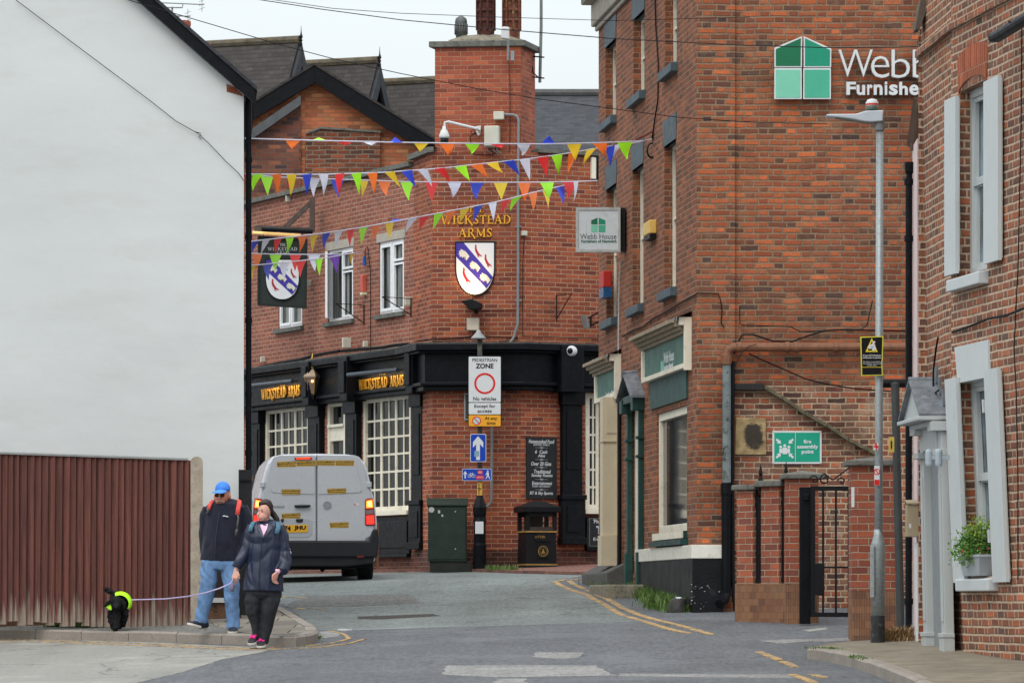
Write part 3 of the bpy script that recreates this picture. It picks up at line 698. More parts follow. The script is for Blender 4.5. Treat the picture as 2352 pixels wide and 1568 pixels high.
for i in range(-100, 126):
    xx = -66 + i * 4; q = FE.uz(xx, 1039 + xx * .034, .02); mb.lathe(FE.p(q[0], .02, q[1]), [(.006, 0), (.004, .012), (.001, .022)], 5)
mb.build('spike_strip', M_grey, fence)
mb = MB(); a = FE.uz(437, 1050)[0]; b = FE.uz(465, 1050)[0]; zb_ = g(-3.6, 48.7); zt = FE.uz(451, 1062)[1]; cx = (a + b) / 2; rr = (b - a) / 2
poly = [(a, zb_), (b, zb_), (b, zt)] + [(cx + rr * math.cos(q), zt + rr * 1.0 * math.sin(q)) for q in [i * math.pi / 8 for i in range(1, 8)]] + [(a, zt)]
mb.prism(FE, poly, -.05, .08)
for dx in (-.02, .02): mb.lathe(FE.p(cx + dx, .079, FE.uz(451, 1103)[1]), [(.006, 0), (.006, .004), (.003, .005)], 6, (FE.n.x, FE.n.y, 0))
mb.build('concrete_post', paint('pale_concrete', (158, 148, 134), .9, var=.15, scale=10, bump=.002, dirt=(104, 96, 84, .6)), fence, bevel=.012)
# ================================================================ PUB
def band(mb, path, o0, o1, z0, z1):
    """mitred strip along a plan path, seen side outwards"""
    P = [Vector(p) for p in path]; ns = []
    for a, b in zip(P, P[1:]): d = (b - a).normalized(); ns.append(Vector((d.y, -d.x)))
    off = []
    for i in range(len(P)):
        if i == 0: m = ns[0]
        elif i == len(P) - 1: m = ns[-1]
        else:
            m = (ns[i - 1] + ns[i]); m = m / max(.3, m.dot(ns[i]))
        off.append(m)
    k = len(mb.v)
    for p, m in zip(P, off):
        for o, z in ((o0, z0), (o1, z0), (o1, z1), (o0, z1)): q = p + m * o; mb.v.append(Vector((q.x, q.y, z)))
    for i in range(len(P) - 1):
        for j in range(4): j2 = (j + 1) % 4; mb.f.append((k + i * 4 + j, k + i * 4 + j2, k + i * 4 + 4 + j2, k + i * 4 + 4 + j))
    mb.f += [(k, k + 1, k + 2, k + 3), tuple(k + (len(P) - 1) * 4 + j for j in range(4))]
    return mb
def col(mb, pts, z0, z1):
    n = len(pts); vs = [Vector((x, y, z0)) for x, y in pts] + [Vector((x, y, z1)) for x, y in pts]
    return mb.add(vs, [tuple(range(n)), tuple(range(n, 2 * n))] + [(i, (i + 1) % n, n + (i + 1) % n, n + i) for i in range(n)])
PCOL = [(134, 70, 54), (150, 78, 56), (166, 92, 62), (140, 76, 60), (118, 66, 56), (156, 84, 58)]
B_pub = brick('pub_brick', PCOL, (178, 144, 118), L=.225, hc=.075, mw=.012, wob=.002, seed=2, grime=(78, 54, 46, .5), soot=.06)
B_publ = brick('pub_side_brick', [(142, 88, 74), (158, 98, 80), (132, 84, 74), (150, 92, 76)], (186, 158, 136), L=.225, hc=.075, mw=.011, wob=.003, seed=4, grime=(92, 74, 66, .5))
B_pubd = brick('pub_base_brick', [(94, 56, 48), (106, 64, 54), (84, 54, 48), (76, 52, 46)], (124, 104, 90), L=.225, hc=.075, mw=.011, wob=.003, seed=6, grime=(44, 40, 34, .55))
B_stk = brick('chimney_brick', [(148, 76, 58), (166, 88, 64), (134, 72, 60), (178, 100, 70)], (176, 140, 114), L=.225, hc=.075, mw=.009, wob=.003, seed=8, grime=(62, 44, 40, .55))
C0 = Vector((-1.667, 70.09)); Dl = Vector((-.426, .905)); FARL = C0 + Dl * 15
A1 = Vector((-1.327, 68.9)); B1 = Vector((.145, 68.75)); C1 = Vector((1.75, 69.6)); D1 = Vector((3.2, 71.2))
PL = Fr(FARL, C0); PM = Fr(C0, A1); PF = Fr(A1, B1); PR = Fr(B1, C1); PE = Fr(C1, D1)
pub = thing('pub_building', 'red brick corner pub with black fascia, gold lettering and tall chimney stack', 'pub', (0, 69.5, 2.1))
zt = 9.05; zb = 1.9
W1 = PL.rect(639, 694, 575, 752); W2 = PL.rect(753, 811, 571, 736); W3 = PL.rect(870, 928, 552, 719)
GA = PL.rect(608, 708, 935, 1180); GM = PL.rect(752, 793, 921, 1300); GB = PL.rect(833, 943, 909, 1174)
GR = PR.rect(1345, 1396, 903, 1170)
zbase = PF.uz(1100, 1262)[1]
mb = MB(); mb.wall(PL, 0, PL.L, zbase, 8.95, [W1, W2, W3, GA, GM, GB], .12); mb.build('side_wall', B_publ, pub)
mb = MB(); mb.wall(PM, 0, PM.L, zbase, zt, [], .1); mb.wall(PF, 0, PF.L, zbase, zt, []); mb.wall(PR, 0, PR.L, zbase, zt, [GR], .12); mb.wall(PE, 0, PE.L, zbase, zt); mb.build('front_wall', B_pub, pub)
mb = MB(); band(mb, [FARL, C0, A1, B1, C1, D1], -.1, .012, 1.5, zbase); mb.build('base_wall', B_pubd, pub)
mb = MB(); col(mb, [(C0.x, C0.y + .5), (A1.x + .1, A1.y + .4), (B1.x, B1.y + .4), (C1.x, C1.y + .4), (3.2, 84), (-6, 90), (FARL.x + .4, FARL.y + .2)], 8.6, 8.8); mb.build('roof', paint('roof_felt', (78, 78, 80), .9), pub)
mb = MB(); mb.wall(Fr((3.2, 71.2), (3.2, 84)), 0, 12.8, 1.5, 8.9); mb.wall(Fr((-6, 90), (3.2, 84)), 0, 10, 1.5, 8.9); mb.build('rear_wall', B_pub, pub)
mb = MB(); band(mb, [FARL, C0 + Dl * .02], -.25, .10, 8.95, 9.03); mb.build('coping', M_cop, pub)
mb = MB(); band(mb, [C0 + Dl * .05, A1, PF.p(.03, 0, 0).xy], -.2, .09, zt, zt + .09); mb.build('coping', M_cop, pub)
mb = MB(); band(mb, [PR.p(.3, 0, 0).xy, C1, D1], -.2, .07, zt, zt + .06); mb.build('coping', M_cop, pub)
# chimney stack
S = [plan(999, 68.93), plan(1196, 68.75), plan(1229, 69.6), plan(1050, 70.1)]
mb = MB(); col(mb, S, zt + .001, 10.80); st = mb.build('chimney', B_stk, pub)
cc = sum((Vector(p) for p in S), Vector((0, 0))) / 4
So = [tuple(cc + (Vector(p) - cc) * 1.12 + Vector((-.0, 0))) for p in S]
mb = MB(); col(mb, So, 10.801, 10.90); mb.build('coping', M_cop, st, bevel=.01)
mb = MB(); mb.lathe((cc.x, cc.y, 10.86), [(.72, 0), (.66, .1), (.5, .16), (.2, .19), (.01, .2)], 18)
for v in mb.v: v.z += noise.noise(v * 6) * .03; v.x = cc.x + (v.x - cc.x) * 1.0; v.y = cc.y + (v.y - cc.y) * .6
mb.build('flaunching', M_stone, st, smooth=True)
def pot(x, w_, yt, yb, mat, kind):
    a = PX(x, yb, 69.3); h = (yb - yt) * 69.3 / F; r = w_ / 2 * 69.3 / F; m = MB()
    if kind == 'cowl':
        m.lathe(a - V3(0, 0, .1), [(r * .85, 0), (r * .85, .12), (r * .98, .13), (r * .98, h - .02), (r * 1.02, h), (r * .9, h + .06), (r * .4, h + .1), (.01, h + .1)], 20)
        for i in range(14): q = i * 2 * math.pi / 14; m.tube([a + V3(math.cos(q) * r, math.sin(q) * r, .04), a + V3(math.cos(q) * r, math.sin(q) * r, h - .13)], .012, 5)
    else:
        pr = [(r * .93, -.1)]; z = 0.0
        pr += [(r * .93, 0), (r * .97, .05)]
        for i in range(4): b = .08 + i * .17; pr += [(r * .86, b), (r * .88, b + .1), (r * 1.06, b + .125), (r * 1.06, b + .15)]
        pr += [(r * .9, .80), (r * .7, .86), (r * .62, .95), (r * .7, .98), (.05, .98)]
        m.lathe(a, pr, 20)
        for i in range(8): q = i * math.pi / 4 + .2; m.tube([a + V3(math.cos(q) * r * .98, math.sin(q) * r * .98, .06), a + V3(math.cos(q) * r * .98, math.sin(q) * r * .98, .74)], .022, 5)
    return m.build('chimney_pot', mat, st, smooth=(kind == 'cowl'))
pot(1059, 28, 38, 85, paint('cowl_metal', (96, 98, 98), .6, metal=.3, var=.3, scale=10), 'cowl')
pot(1115.5, 42, -20, 79, paint('dark_clay', (76, 44, 38), .9, var=.4, scale=10, dirt=(44, 38, 38, .9)), 'pot')
pot(1175, 41, -20, 78, paint('ochre_clay', (104, 62, 48), .9, var=.4, scale=6, dirt=(146, 122, 80, .8)), 'pot')

m = MB(); u0, u1, z0, z1 = PR.rect(1356, 1366, 362, 411); m.box(PR, u0, u1, 0, .05, z0, z1); m.build('white_frame', M_crm, pub)
m = MB(); u0, u1, z0, z1 = PR.rect(1366.5, 1374, 358, 413); m.box(PR, u0, u1, 0, .06, z0, z1); m.build('black_frame', M_blk, pub)
# windows
def frame_bars(fr, rc, o, fw, depth, xs=(), zs=(), bw=.03, mb=None, bd=None):
    u0, u1, z0, z1 = rc; m = mb or MB(); bd = bd or depth
    m.box(fr, u0, u0 + fw, o - depth, o, z0, z1); m.box(fr, u1 - fw, u1, o - depth, o, z0, z1)
    m.box(fr, u0 + fw, u1 - fw, o - depth, o - .001, z1 - fw, z1); m.box(fr, u0 + fw, u1 - fw, o - depth, o - .001, z0, z0 + fw)
    for f in xs: q = u0 + (u1 - u0) * f; m.box(fr, q - bw / 2, q + bw / 2, o - bd, o - .004, z0 + fw, z1 - fw)
    for f in zs: q = z0 + (z1 - z0) * f; m.box(fr, u0 + fw, u1 - fw, o - bd, o - .007, q - bw / 2, q + bw / 2)
    return m
def pane(fr, rc, o, mat, parent, inset=.02, name='pane', label=None):
    u0, u1, z0, z1 = rc; m = MB(); m.box(fr, u0 + inset, u1 - inset, o - .012, o, z0 + inset, z1 - inset); return m.build(name, mat, parent, label=label)
M_curt = paint('net_curtain', (150, 152, 148), .9, var=.2, scale=3)
for i, rc in enumerate((W1, W2, W3)):
    u0, u1, z0, z1 = rc; um_ = (u0 + u1) / 2 + (.02 if i else 0)
    m = frame_bars(PL, rc, -.03, .055, .06, bw=.05)
    m.box(PL, um_ - .03, um_ + .03, -.09, -.031, z0 + .055, z1 - .055)
    zt_ = z0 + (z1 - z0) * .68
    frame_bars(PL, (um_ + .03, u1 - .05, z0 + .05, zt_), -.015, .035, .04, mb=m); frame_bars(PL, (um_ + .03, u1 - .05, zt_ + .03, z1 - .05), -.01, .04, .04, mb=m)
    if i != 1: frame_bars(PL, (u0 + .05, um_ - .03, z0 + .05, z1 - .05), -.008, .05, .04, mb=m)
    wn_ = m.build('window', M_upvc, pub, bevel=.004)
    pane(PL, rc, -.075, M_glass2, wn_)
    if i == 1:   # casement standing open
        a = PL.p(u0 + .04, -.02, 0).xy; dd = PL.d * .42 + PL.n * .22; fo = Fr(a, a + dd); mm_ = frame_bars(fo, (0, fo.L, z0 + .05, z1 - .05), .0, .05, .04)
        sh = mm_.build('sash', M_upvc, pub, bevel=.004); pane(fo, (0, fo.L, z0 + .05, z1 - .05), -.015, M_glass2, sh, .04)
    m = MB(); m.box(PL, u0 - .08, u1 + .05, -.02, .012, z1 + .001, z1 + .15); m.build('lintel', paint('concrete_lintel', (168, 162, 150), .9, var=.1), pub)
    m = MB(); m.box(PL, u0 - .1, u1 + .08, -.08, .07, z0 - .08, z0 - .001); m.build('sill', M_cop, pub, bevel=.006)
def pubwin(fr, rc, nc, nr, parent=pub, split=True, fw=.085):
    u0, u1, z0, z1 = rc; m = frame_bars(fr, rc, -.01, fw, .06)
    a, b, c, d = u0 + fw, u1 - fw, z0 + fw, z1 - fw * 1.3
    for i in range(1, nc): q = a + (b - a) * i / nc; w2 = .016 if (i % 2 or not split) else .036; m.box(fr, q - w2, q + w2, -.07, -.045 + (.006 if not i % 2 else 0), c, z1 - fw)
    for j in range(1, nr): q = c + (d - c) * j / nr; m.box(fr, a, b, -.07, -.048, q - .018, q + .018)
    wv = m.build('window', M_crm, parent, bevel=.003); pane(fr, (a, b, c, z1 - fw), -.065, M_glass, wv, .0)
    m = MB(); m.box(fr, u0 - .05, u1 + .05, -.05, .1, z0 - .07, z0); m.build('sill', M_crm, parent)
    return wv
pubwin(PL, GA, 6, 6); pubwin(PL, GB, 6, 6); pubwin(PR, GR, 3, 6)
u0, u1, z0, z1 = GM; m = frame_bars(PL, GM, .0, .09, .12); zz = [PL.uz(772, y)[1] for y in (974, 1012)]
m.box(PL, u0 + .09, u1 - .09, -.1, -.02, zz[1], zz[0]); m.box(PL, u0 + .05, u1 - .05, -.1, .03, zz[0] - .05, zz[0]); dr = m.build('side_door', M_crm, pub, bevel=.005); pane(PL, GM, -.08, M_glass, dr)
# fascia, cornices and pilasters
FP = [FARL, C0, A1, B1, C1, D1]
m = MB(); band(m, FP, 0, .16, 5.22, 5.74); m.build('fascia', M_blk, pub)
m = MB(); band(m, FP, 0, .34, 5.741, 5.85); band(m, FP, 0, .28, 5.70, 5.7405); m.build('cornice', M_blk, pub, bevel=.015)
m = MB(); band(m, FP, 0, .25, 5.16, 5.219); band(m, FP, 0, .19, 5.08, 5.159); m.build('moulding', M_blk, pub, bevel=.012)
m = MB(); band(m, FP, 0, .33, 5.852, 5.872); m.build('lead_flashing', paint('dirty_lead', (84, 86, 84), .8, var=.4, scale=9, bump=.02, bscale=9, dirt=(40, 42, 40, .8)), pub)
def pilaster(fr, x0, x1, yb, big=False):
    u0, u1, _, _ = fr.rect(x0, x1, 1000, 1100, .11); zlo = fr.uz(x0, yb)[1]; m = MB()
    m.box(fr, u0, u1, 0, .11, zlo, 5.079); w_ = u1 - u0
    m.box(fr, u0 + w_ * .18, u1 - w_ * .18, .11, .125, zlo + 1.25, 4.75)
    m.box(fr, u0 - .03, u1 + .03, 0, .15, 4.86, 5.078); m.box(fr, u0 - .03, u1 + .03, 0, .15, zlo, zlo + .75); m.box(fr, u0 - .05, u1 + .05, 0, .18, zlo + .75, zlo + .83); m.box(fr, u0 - .05, u1 + .05, 0, .18, zlo, zlo + .12)
    m.box(fr, u0 + w_ * .14, u1 - w_ * .14, .15, .165, zlo + .2, zlo + .65)
    m.build('pilaster', M_blk, pub, bevel=.01)
for a, b in ((573, 596), (706, 733), (792, 818), (944, 968)): pilaster(PL, a, b, 1262)
pilaster(PR, 1293, 1338, 1250)
for a, b in ((694, 708), (779, 796), (931, 946)):
    u0, u1, _, _ = PL.rect(a, b, 800, 900, .38); m = MB(); m.box(PL, u0, u1, 0, .38, 5.06, 5.83); m.box(PL, u0 + .03, u1 - .03, .38, .42, 5.2, 5.75); m.build('console', M_blk, pub, bevel=.012)
u0, u1, _, _ = PR.rect(1290, 1342, 800, 900, .37); m = MB(); m.box(PR, u0, u1, 0, .37, 5.06, 5.83); m.build('console', M_blk, pub, bevel=.012)
for fr, rc in ((PL, (833, 946, 1176, 1272)), (PL, (608, 706, 1182, 1280)), (PR, (1342, 1400, 1175, 1256))):
    u0, u1, z0, z1 = fr.rect(*rc); m = MB(); m.box(fr, u0, u1, 0, .05, z0, z1 - .08); m.box(fr, u0 + .06, u1 - .06, .05, .07, z0 + .1, z1 - .16); m.box(fr, u0, u1, 0, .1, z0 - .06, z0 - .001); m.build('stall_riser', M_blk, pub, bevel=.008)
for bx, tx in (((603, 691, 889, 913), None), ((827, 930, 866, 890), None)):
    serif('WICKSTEAD ARMS', PL, bx, .165, M_gold, pub, .025)
text('THE', PL, (643, 655, 884, 887), .166, M_gold, pub); text('THE', PL, (870, 886, 858, 861), .166, M_gold, pub)
serif('THE', PF, (1077, 1111, 476, 488), .002, M_gold, pub, .03)
serif('WICKSTEAD', PF, (1014, 1174, 495, 515), .002, M_gold, pub, .03)
serif('ARMS', PF, (1054, 1131, 525, 545), .002, M_gold, pub, .03)
# ---- brick gable behind the pub
F80 = front(80.0)
gb = thing('gabled_building', 'orange brick gable with black bargeboards rising behind the pub parapet', 'building', (-3.5, 80, 2.5))
B_or = brick('orange_brick', [(178, 104, 72), (194, 118, 80), (166, 98, 70), (206, 142, 98), (146, 90, 70)], (156, 124, 100), L=.235, hc=.077, mw=.008, wob=.001, seed=12, grime=(110, 66, 50, .3))
B_dk = brick('sooty_brick', [(112, 72, 60), (136, 82, 64), (92, 66, 60), (150, 92, 68), (78, 62, 62)], (120, 102, 90), L=.235, hc=.077, mw=.009, seed=13, grime=(52, 42, 40, .5))
B_old = brick('crumbling_brick', [(124, 66, 46), (98, 62, 50), (150, 80, 52), (70, 54, 48)], (128, 116, 100), L=.24, hc=.085, mw=.02, wob=.02, seed=14, grime=(38, 32, 30, .8))
m = MB(); m.pprism(F80, [(500, 700), (1030, 700), (1030, 360), (960, 330), (930, 305), (724, 168), (500, 312)], -.3, 0); m.build('wall', B_or, gb)
m = MB(); m.pprism(F80, [(500, 700), (691, 700), (691, 232), (500, 352)], 0.003, .05); m.build('wall', B_dk, gb)
m = MB(); m.pprism(F80, [(700, 420), (873, 420), (874, 303), (845, 301), (735, 292), (702, 305)], .003, .16); m.build('old_stack_stub', B_old, gb, bevel=.02)
m = MB(); m.pprism(F80, [(703, 304), (736, 291), (875, 301), (875, 305), (736, 296), (704, 308)], 0, .2); m.build('stub_coping', M_cop, gb)
m = MB(); m.pprism(F80, [(722, 149), (800, 194), (930, 277), (1000, 321), (1000, 330), (945, 326), (880, 291), (724, 189)], .17, .3); m.pprism(F80, [(721.6, 149), (723.6, 189), (580, 275), (500, 323), (500, 285)], .17, .3); m.build('bargeboard', M_blk, gb)
m = MB(); m.pprism(F80, [(691, 219), (691, 241), (565, 329), (500, 372), (500, 350)], .17, .27); m.build('lower_bargeboard', paint('grey_fascia_board', (82, 86, 88), .7, var=.2), gb)
def slab(fr, x0, y0, x1, y1, th, o0, o1, name, mat, parent):
    m = MB(); m.pprism(fr, [(x0, y0), (x1, y1), (x1, y1 - th), (x0, y0 - th)], o0, o1); return m.build(name, mat, parent)
for (a, b, c, d) in ((722, 150, 1003, 324), (722, 150, 500, 287)):
    A_ = F80.uz(a, b, .33); B_ = F80.uz(c, d, .33); m = MB()
    m.add([F80.p(A_[0], .33, A_[1]), F80.p(B_[0], .33, B_[1]), F80.p(B_[0], -5, B_[1]), F80.p(A_[0], -5, A_[1])] + [F80.p(A_[0], .33, A_[1] + .05), F80.p(B_[0], .33, B_[1] + .05), F80.p(B_[0], -5, B_[1] + .05), F80.p(A_[0], -5, A_[1] + .05)], [(0, 1, 2, 3), (4, 5, 6, 7), (0, 1, 5, 4), (1, 2, 6, 5), (2, 3, 7, 6), (3, 0, 4, 7)])
    m.build('roof', M_tile, gb)
# ---- row of steep tiled gables further back
rd = Vector((-.93, .37)).normalized(); ed = Vector((.37, .93))
tb = thing('timbered_building', 'steep tiled roofs with black pointed gables and finials against the sky', 'building', (-5, 100, 3))
def gable(xa, ya, Y, L, yr=None):
    a = PX(xa, ya, Y); H = 5.0; hw = 2.9
    N = a.xy - ed * hw; Fp = a.xy + ed * hw; zb = a.z - H
    q = lambda p, z, t=0: Vector((p.x + rd.x * t, p.y + rd.y * t, z))
    m = MB(); th = Vector((0, 0, .1))
    for p in (N, Fp):
        e = [q(a.xy, a.z, -.35), q(p, zb, -.35), q(p, zb, L), q(a.xy, a.z, L)]; m.prism3(e, th)
    m.build('roof', M_tile, tb)
    m = MB(); m.tube([q(a.xy, a.z + .1, -.36), q(a.xy, a.z + .1, L)], .1, 8); m.build('ridge', paint('mossy_ridge', (92, 86, 74), .9, var=.35, scale=5, bump=.02, dirt=(150, 112, 52, .5)), tb)
    for p in (N, Fp):
        m = MB(); b = (p - a.xy).normalized(); dn = Vector((0, 0, -.36)); x0 = -.35; 
        tv = Vector((rd.x, rd.y, 0)) * -.08
        m.prism3([q(a.xy, a.z - .02, x0), q(p, zb - .02, x0), q(p, zb - .45, x0), q(a.xy, a.z - .5, x0)], tv); m.build('bargeboard', paint('charcoal_bargeboard', (44, 48, 54), .6, var=.2), tb)
    m = MB(); m.prism3([q(a.xy, a.z - .45, -.02), q(N, zb, -.02), q(Fp, zb, -.02)], (rd.x * .1, rd.y * .1, 0)); m.build('gable_wall', M_rend, tb)
    m = MB(); cz = a.z
    for s_ in (-1, 1):
        m.tube([q(a.xy, cz - .9, -.1), q(a.xy + ed * s_ * 1.0, cz - 2.6, -.1)], .1, 4); m.tube([q(a.xy + ed * s_ * .25, cz - 1.2, -.1), q(a.xy + ed * s_ * 1.3, cz - 1.7, -.1)], .09, 4)
    m.prism3([q(a.xy, cz - .4, -.12), q(a.xy - ed * .3, cz - .95, -.12), q(a.xy + ed * .3, cz - .95, -.12)], (rd.x * .05, rd.y * .05, 0))
    m.tube([q(a.xy - ed * 2.0, cz - 2.4, -.1), q(a.xy + ed * 2.0, cz - 2.4, -.1)], .12, 4); m.build('timber', M_blk, tb)
    m = MB(); m.lathe(q(a.xy, a.z - .5, -.4), [(.035, 0), (.035, .5), (.02, .55), (.04, .58), (.02, .62), (.045, .67), (.02, .73), (.01, .8), (.004, .92)], 8); m.build('finial', M_blkm, tb)
gable(656, 103, 97, 9); gable(837, 150, 99, 9); gable(1003, 193, 101, 9)
m = MB(); a = PX(1225, 219, 92); b = PX(1450, 219, 92); c = PX(1450, 330, 89.5); d = PX(1225, 330, 89.5)
bk = thing('tiled_roof_building', 'dark tiled roof slope between the pub chimney and the furniture shop', 'building', (1.8, 92, 3))
m.prism3([a + V3(-.5, 0, 0), b, c + V3(0, -1, -.5), d + V3(-.5, -1, -.5)], (0, 0, -.1)); m.build('roof', M_slate, bk)
m = MB(); m.tube([a + V3(-.5, 0, .05), b + V3(0, 0, .05)], .09, 8); m.build('ridge', paint('grey_ridge', (84, 84, 84), .9, var=.2), bk)
m = MB(); fr = front(88.6); u0, u1, z0, z1 = fr.rect(1160, 1460, 345, 1250); m.box(fr, u0 + .3, u1, -7, 0, z0, z1); m.build('wall', B_dk, bk)
# ================================================================ FURNITURE SHOP
WCOL = [(116, 70, 54), (172, 94, 60), (92, 66, 56), (198, 106, 64), (128, 82, 60), (154, 82, 56), (74, 60, 56), (182, 98, 58), (140, 76, 54)]
B_web = brick('shop_front_brick', WCOL, (132, 110, 90), L=.232, H=.118, hc=.0715, mw=.019, wob=.011, seed=21, grime=(86, 66, 54, .55), bumpd=.009, soot=.1, pale=(146, 120, 94, .3))
B_webs = brick('shop_side_brick', [(126, 76, 56), (158, 94, 64), (106, 70, 56), (142, 84, 60), (92, 66, 56)], (156, 126, 102), L=.232, H=.118, hc=.0715, mw=.012, wob=.004, seed=22, grime=(92, 70, 58, .4), bumpd=.01)
B_pale = brick('patched_brick', [(142, 84, 64), (170, 98, 70), (110, 84, 72), (156, 116, 92), (124, 72, 58), (78, 62, 58)], (172, 150, 126), L=.232, H=.118, hc=.0715, mw=.018, wob=.009, seed=23, soot=.1, grime=(70, 56, 50, .65), pale=(176, 160, 140, .4), bumpd=.012)
B_rub = brick('dark_jamb_brick', [(84, 54, 44), (112, 64, 46), (66, 48, 44), (128, 68, 46)], (92, 82, 70), L=.232, H=.118, hc=.0715, mw=.012, wob=.005, seed=24)
WB = Vector((2.254, 50.5)); WDv = Vector((-.1099, .994)).normalized(); WFAR = WB + WDv * 9.15
WS = Fr(WFAR, WB); WF = Fr(WB, WB + Vector((5.5, 0.0)))
shop = thing('shop_building', 'tall brick furniture shop with slate blue lintels and green shop fronts', 'shop', (4, 54, 1.5))
ztop = 9.86
op = []
for (xa, xb, yt, yb) in ((1391, 1415, 84, 272), (1455, 1481, 32, 219), (1528, 1555, -20, 150), (1393, 1416, 432, 735), (1453, 1478, 382, 702), (1526, 1553, 326, 656)):
    u0, u1, z0, z1 = WS.rect(xa, xb, yt, yb); op.append((u0, u1, z0, z1))
# align heights of each row
top = [sum(o[i] for o in op[:3]) / 3 for i in (2, 3)]; low = [sum(o[i] for o in op[3:]) / 3 for i in (2, 3)]
OPS = [(o[0], o[1]) + tuple(top if i < 3 else low) for i, o in enumerate(op)]
SW = WS.rect(1508, 1578, 940, 1222); DO = WS.rect(1452, 1466, 928, 1315)
zp1 = 1.6 + (1378 - 1251) * 50.5 / F; zp0 = 1.6 + (1378 - 1282) * 50.5 / F
m = MB(); m.wall(WS, 0, WS.L, 1.0, ztop, OPS + [SW, DO], .11); m.build('side_wall', B_webs, shop)
xs_ = WF.uz(1688, 700)[0]
m = MB(); m.wall(WF, 0, xs_, 1.0, 10.6); m.face([WF.p(xs_, 0, 1.0), WF.p(xs_, -.05, 1.0), WF.p(xs_, -.05, 10.6), WF.p(xs_, 0, 10.6)])
zc_ = WF.uz(1750, 885)[1]
m.wall(WF, xs_, 5.5, zc_, 10.6, o=-.05); m.build('front_wall', B_web, shop)
m = MB(); m.wall(WF, xs_, 5.5, 1.0, zc_, o=-.05); m.build('patched_wall', B_pale, shop)
m = MB(); m.wall(Fr((7.754, 50.5), (7.754, 60)), 0, 9.5, 1, 10.4); m.wall(Fr(WFAR, (7.754, 60)), 0, (Vector((7.754, 60)) - WFAR).length, 1, ztop); m.build('rear_wall', B_web, shop)
m = MB(); col(m, [tuple(WB), (7.7, 50.7), (7.7, 59.8), tuple(WFAR)], 10.45, 10.6); m.build('roof', M_slate, shop)
mc = paint('stone_cornice', (166, 160, 148), .8, var=.15, dirt=(104, 98, 88, .6))
m = MB(); m.box(WS, -.1, WS.L - .02, .0, .10, ztop, ztop + .32); m.box(WS, -.15, WS.L - .02, .0, .24, ztop + .32, ztop + .42); m.box(WS, -.2, WS.L - .02, 0, .36, ztop + .42, ztop + .5); m.box(WS, -.06, WS.L - .02, 0, .05, ztop - .07, ztop); m.build('cornice', mc, shop, bevel=.02)
m = MB(); m.tube([WS.p(-.22, .3, ztop + .55), WS.p(WS.L - .02, .3, ztop + .55)], .07, 8); m.build('gutter', M_cop, shop)
for i, (u0, u1, z0, z1) in enumerate(OPS):
    m = MB(); ex = .09; m.prism(WS, [(u0 - ex * .5, z1 - .0), (u1 + ex * .3, z1 - .0), (u1 + ex * .8, z1 + .33), (u0 - ex, z1 + .33)], -.04, .012)
    m.box(WS, u0, u1, -.1, -.041, z1 - .001, z1 + .02); m.build('lintel', M_sill, shop)
    m = MB(); m.prism3([WS.p(u0 - .1, .09, z0 - .13), WS.p(u0 - .1, .09, z0 - .02), WS.p(u0 - .1, -.1, z0), WS.p(u0 - .1, -.1, z0 - .13)], tuple((WS.p(u1 + .06, 0, 0) - WS.p(u0 - .1, 0, 0)))); m.build('sill', M_sill, shop, bevel=.006)
    m = frame_bars(WS, (u0, u1, z0, z1), -.105, .055, .06, xs=(.5,), zs=(.5,), bw=.03); m.box(WS, u0, u1, -.175, -.106, z0 - .0, z0 + .05); fw_ = m.build('window', M_crm, shop); pane(WS, (u0, u1, z0, z1), -.14, M_glass, fw_)
# front plinths: white band over black
m = MB(); u_end = WF.uz(1660, 1250)[0]
band(m, [WS.p(4.25, 0, 0).xy, WB, WF.p(u_end, 0, 0).xy], 0, .075, zp0, zp1); m.build('plinth_band', paint('chipped_white_paint', (214, 212, 202), .6, var=.06, bump=.004, dirt=(160, 154, 138, .5)), shop, bevel=.008)
M_pl = paint('chipped_black_paint', (17, 19, 23), .5, var=.4, scale=2, bump=.006, bscale=30, dirt=(74, 74, 72, .2), spec=.2)
m = MB(); band(m, [WS.p(4.25, 0, 0).xy, WB, WF.p(u_end, 0, 0).xy], 0, .06, 1.15, zp0 - .001); m.build('plinth', M_pl, shop)
m = MB(); r = random.Random(3)
for _ in range(26):
    e = r.random() < .6; x = r.uniform(1588, 1652) if not e else r.uniform(1586, 1600); y = r.uniform(1344, 1352) if r.random() < .5 else r.uniform(1350, 1398)
    if e and r.random() < .6: x, y = 1586 + r.random() * 3, r.uniform(1340, 1395)
    a, z = WF.uz(x, y, .062); s_ = r.uniform(.003, .010); m.prism(WF, [(a - s_, z), (a, z - s_ * .7), (a + s_ * 1.3, z), (a + s_ * .2, z + s_ * .6)], .061, .064)
m.build('chipped_paint', M_wht, shop)
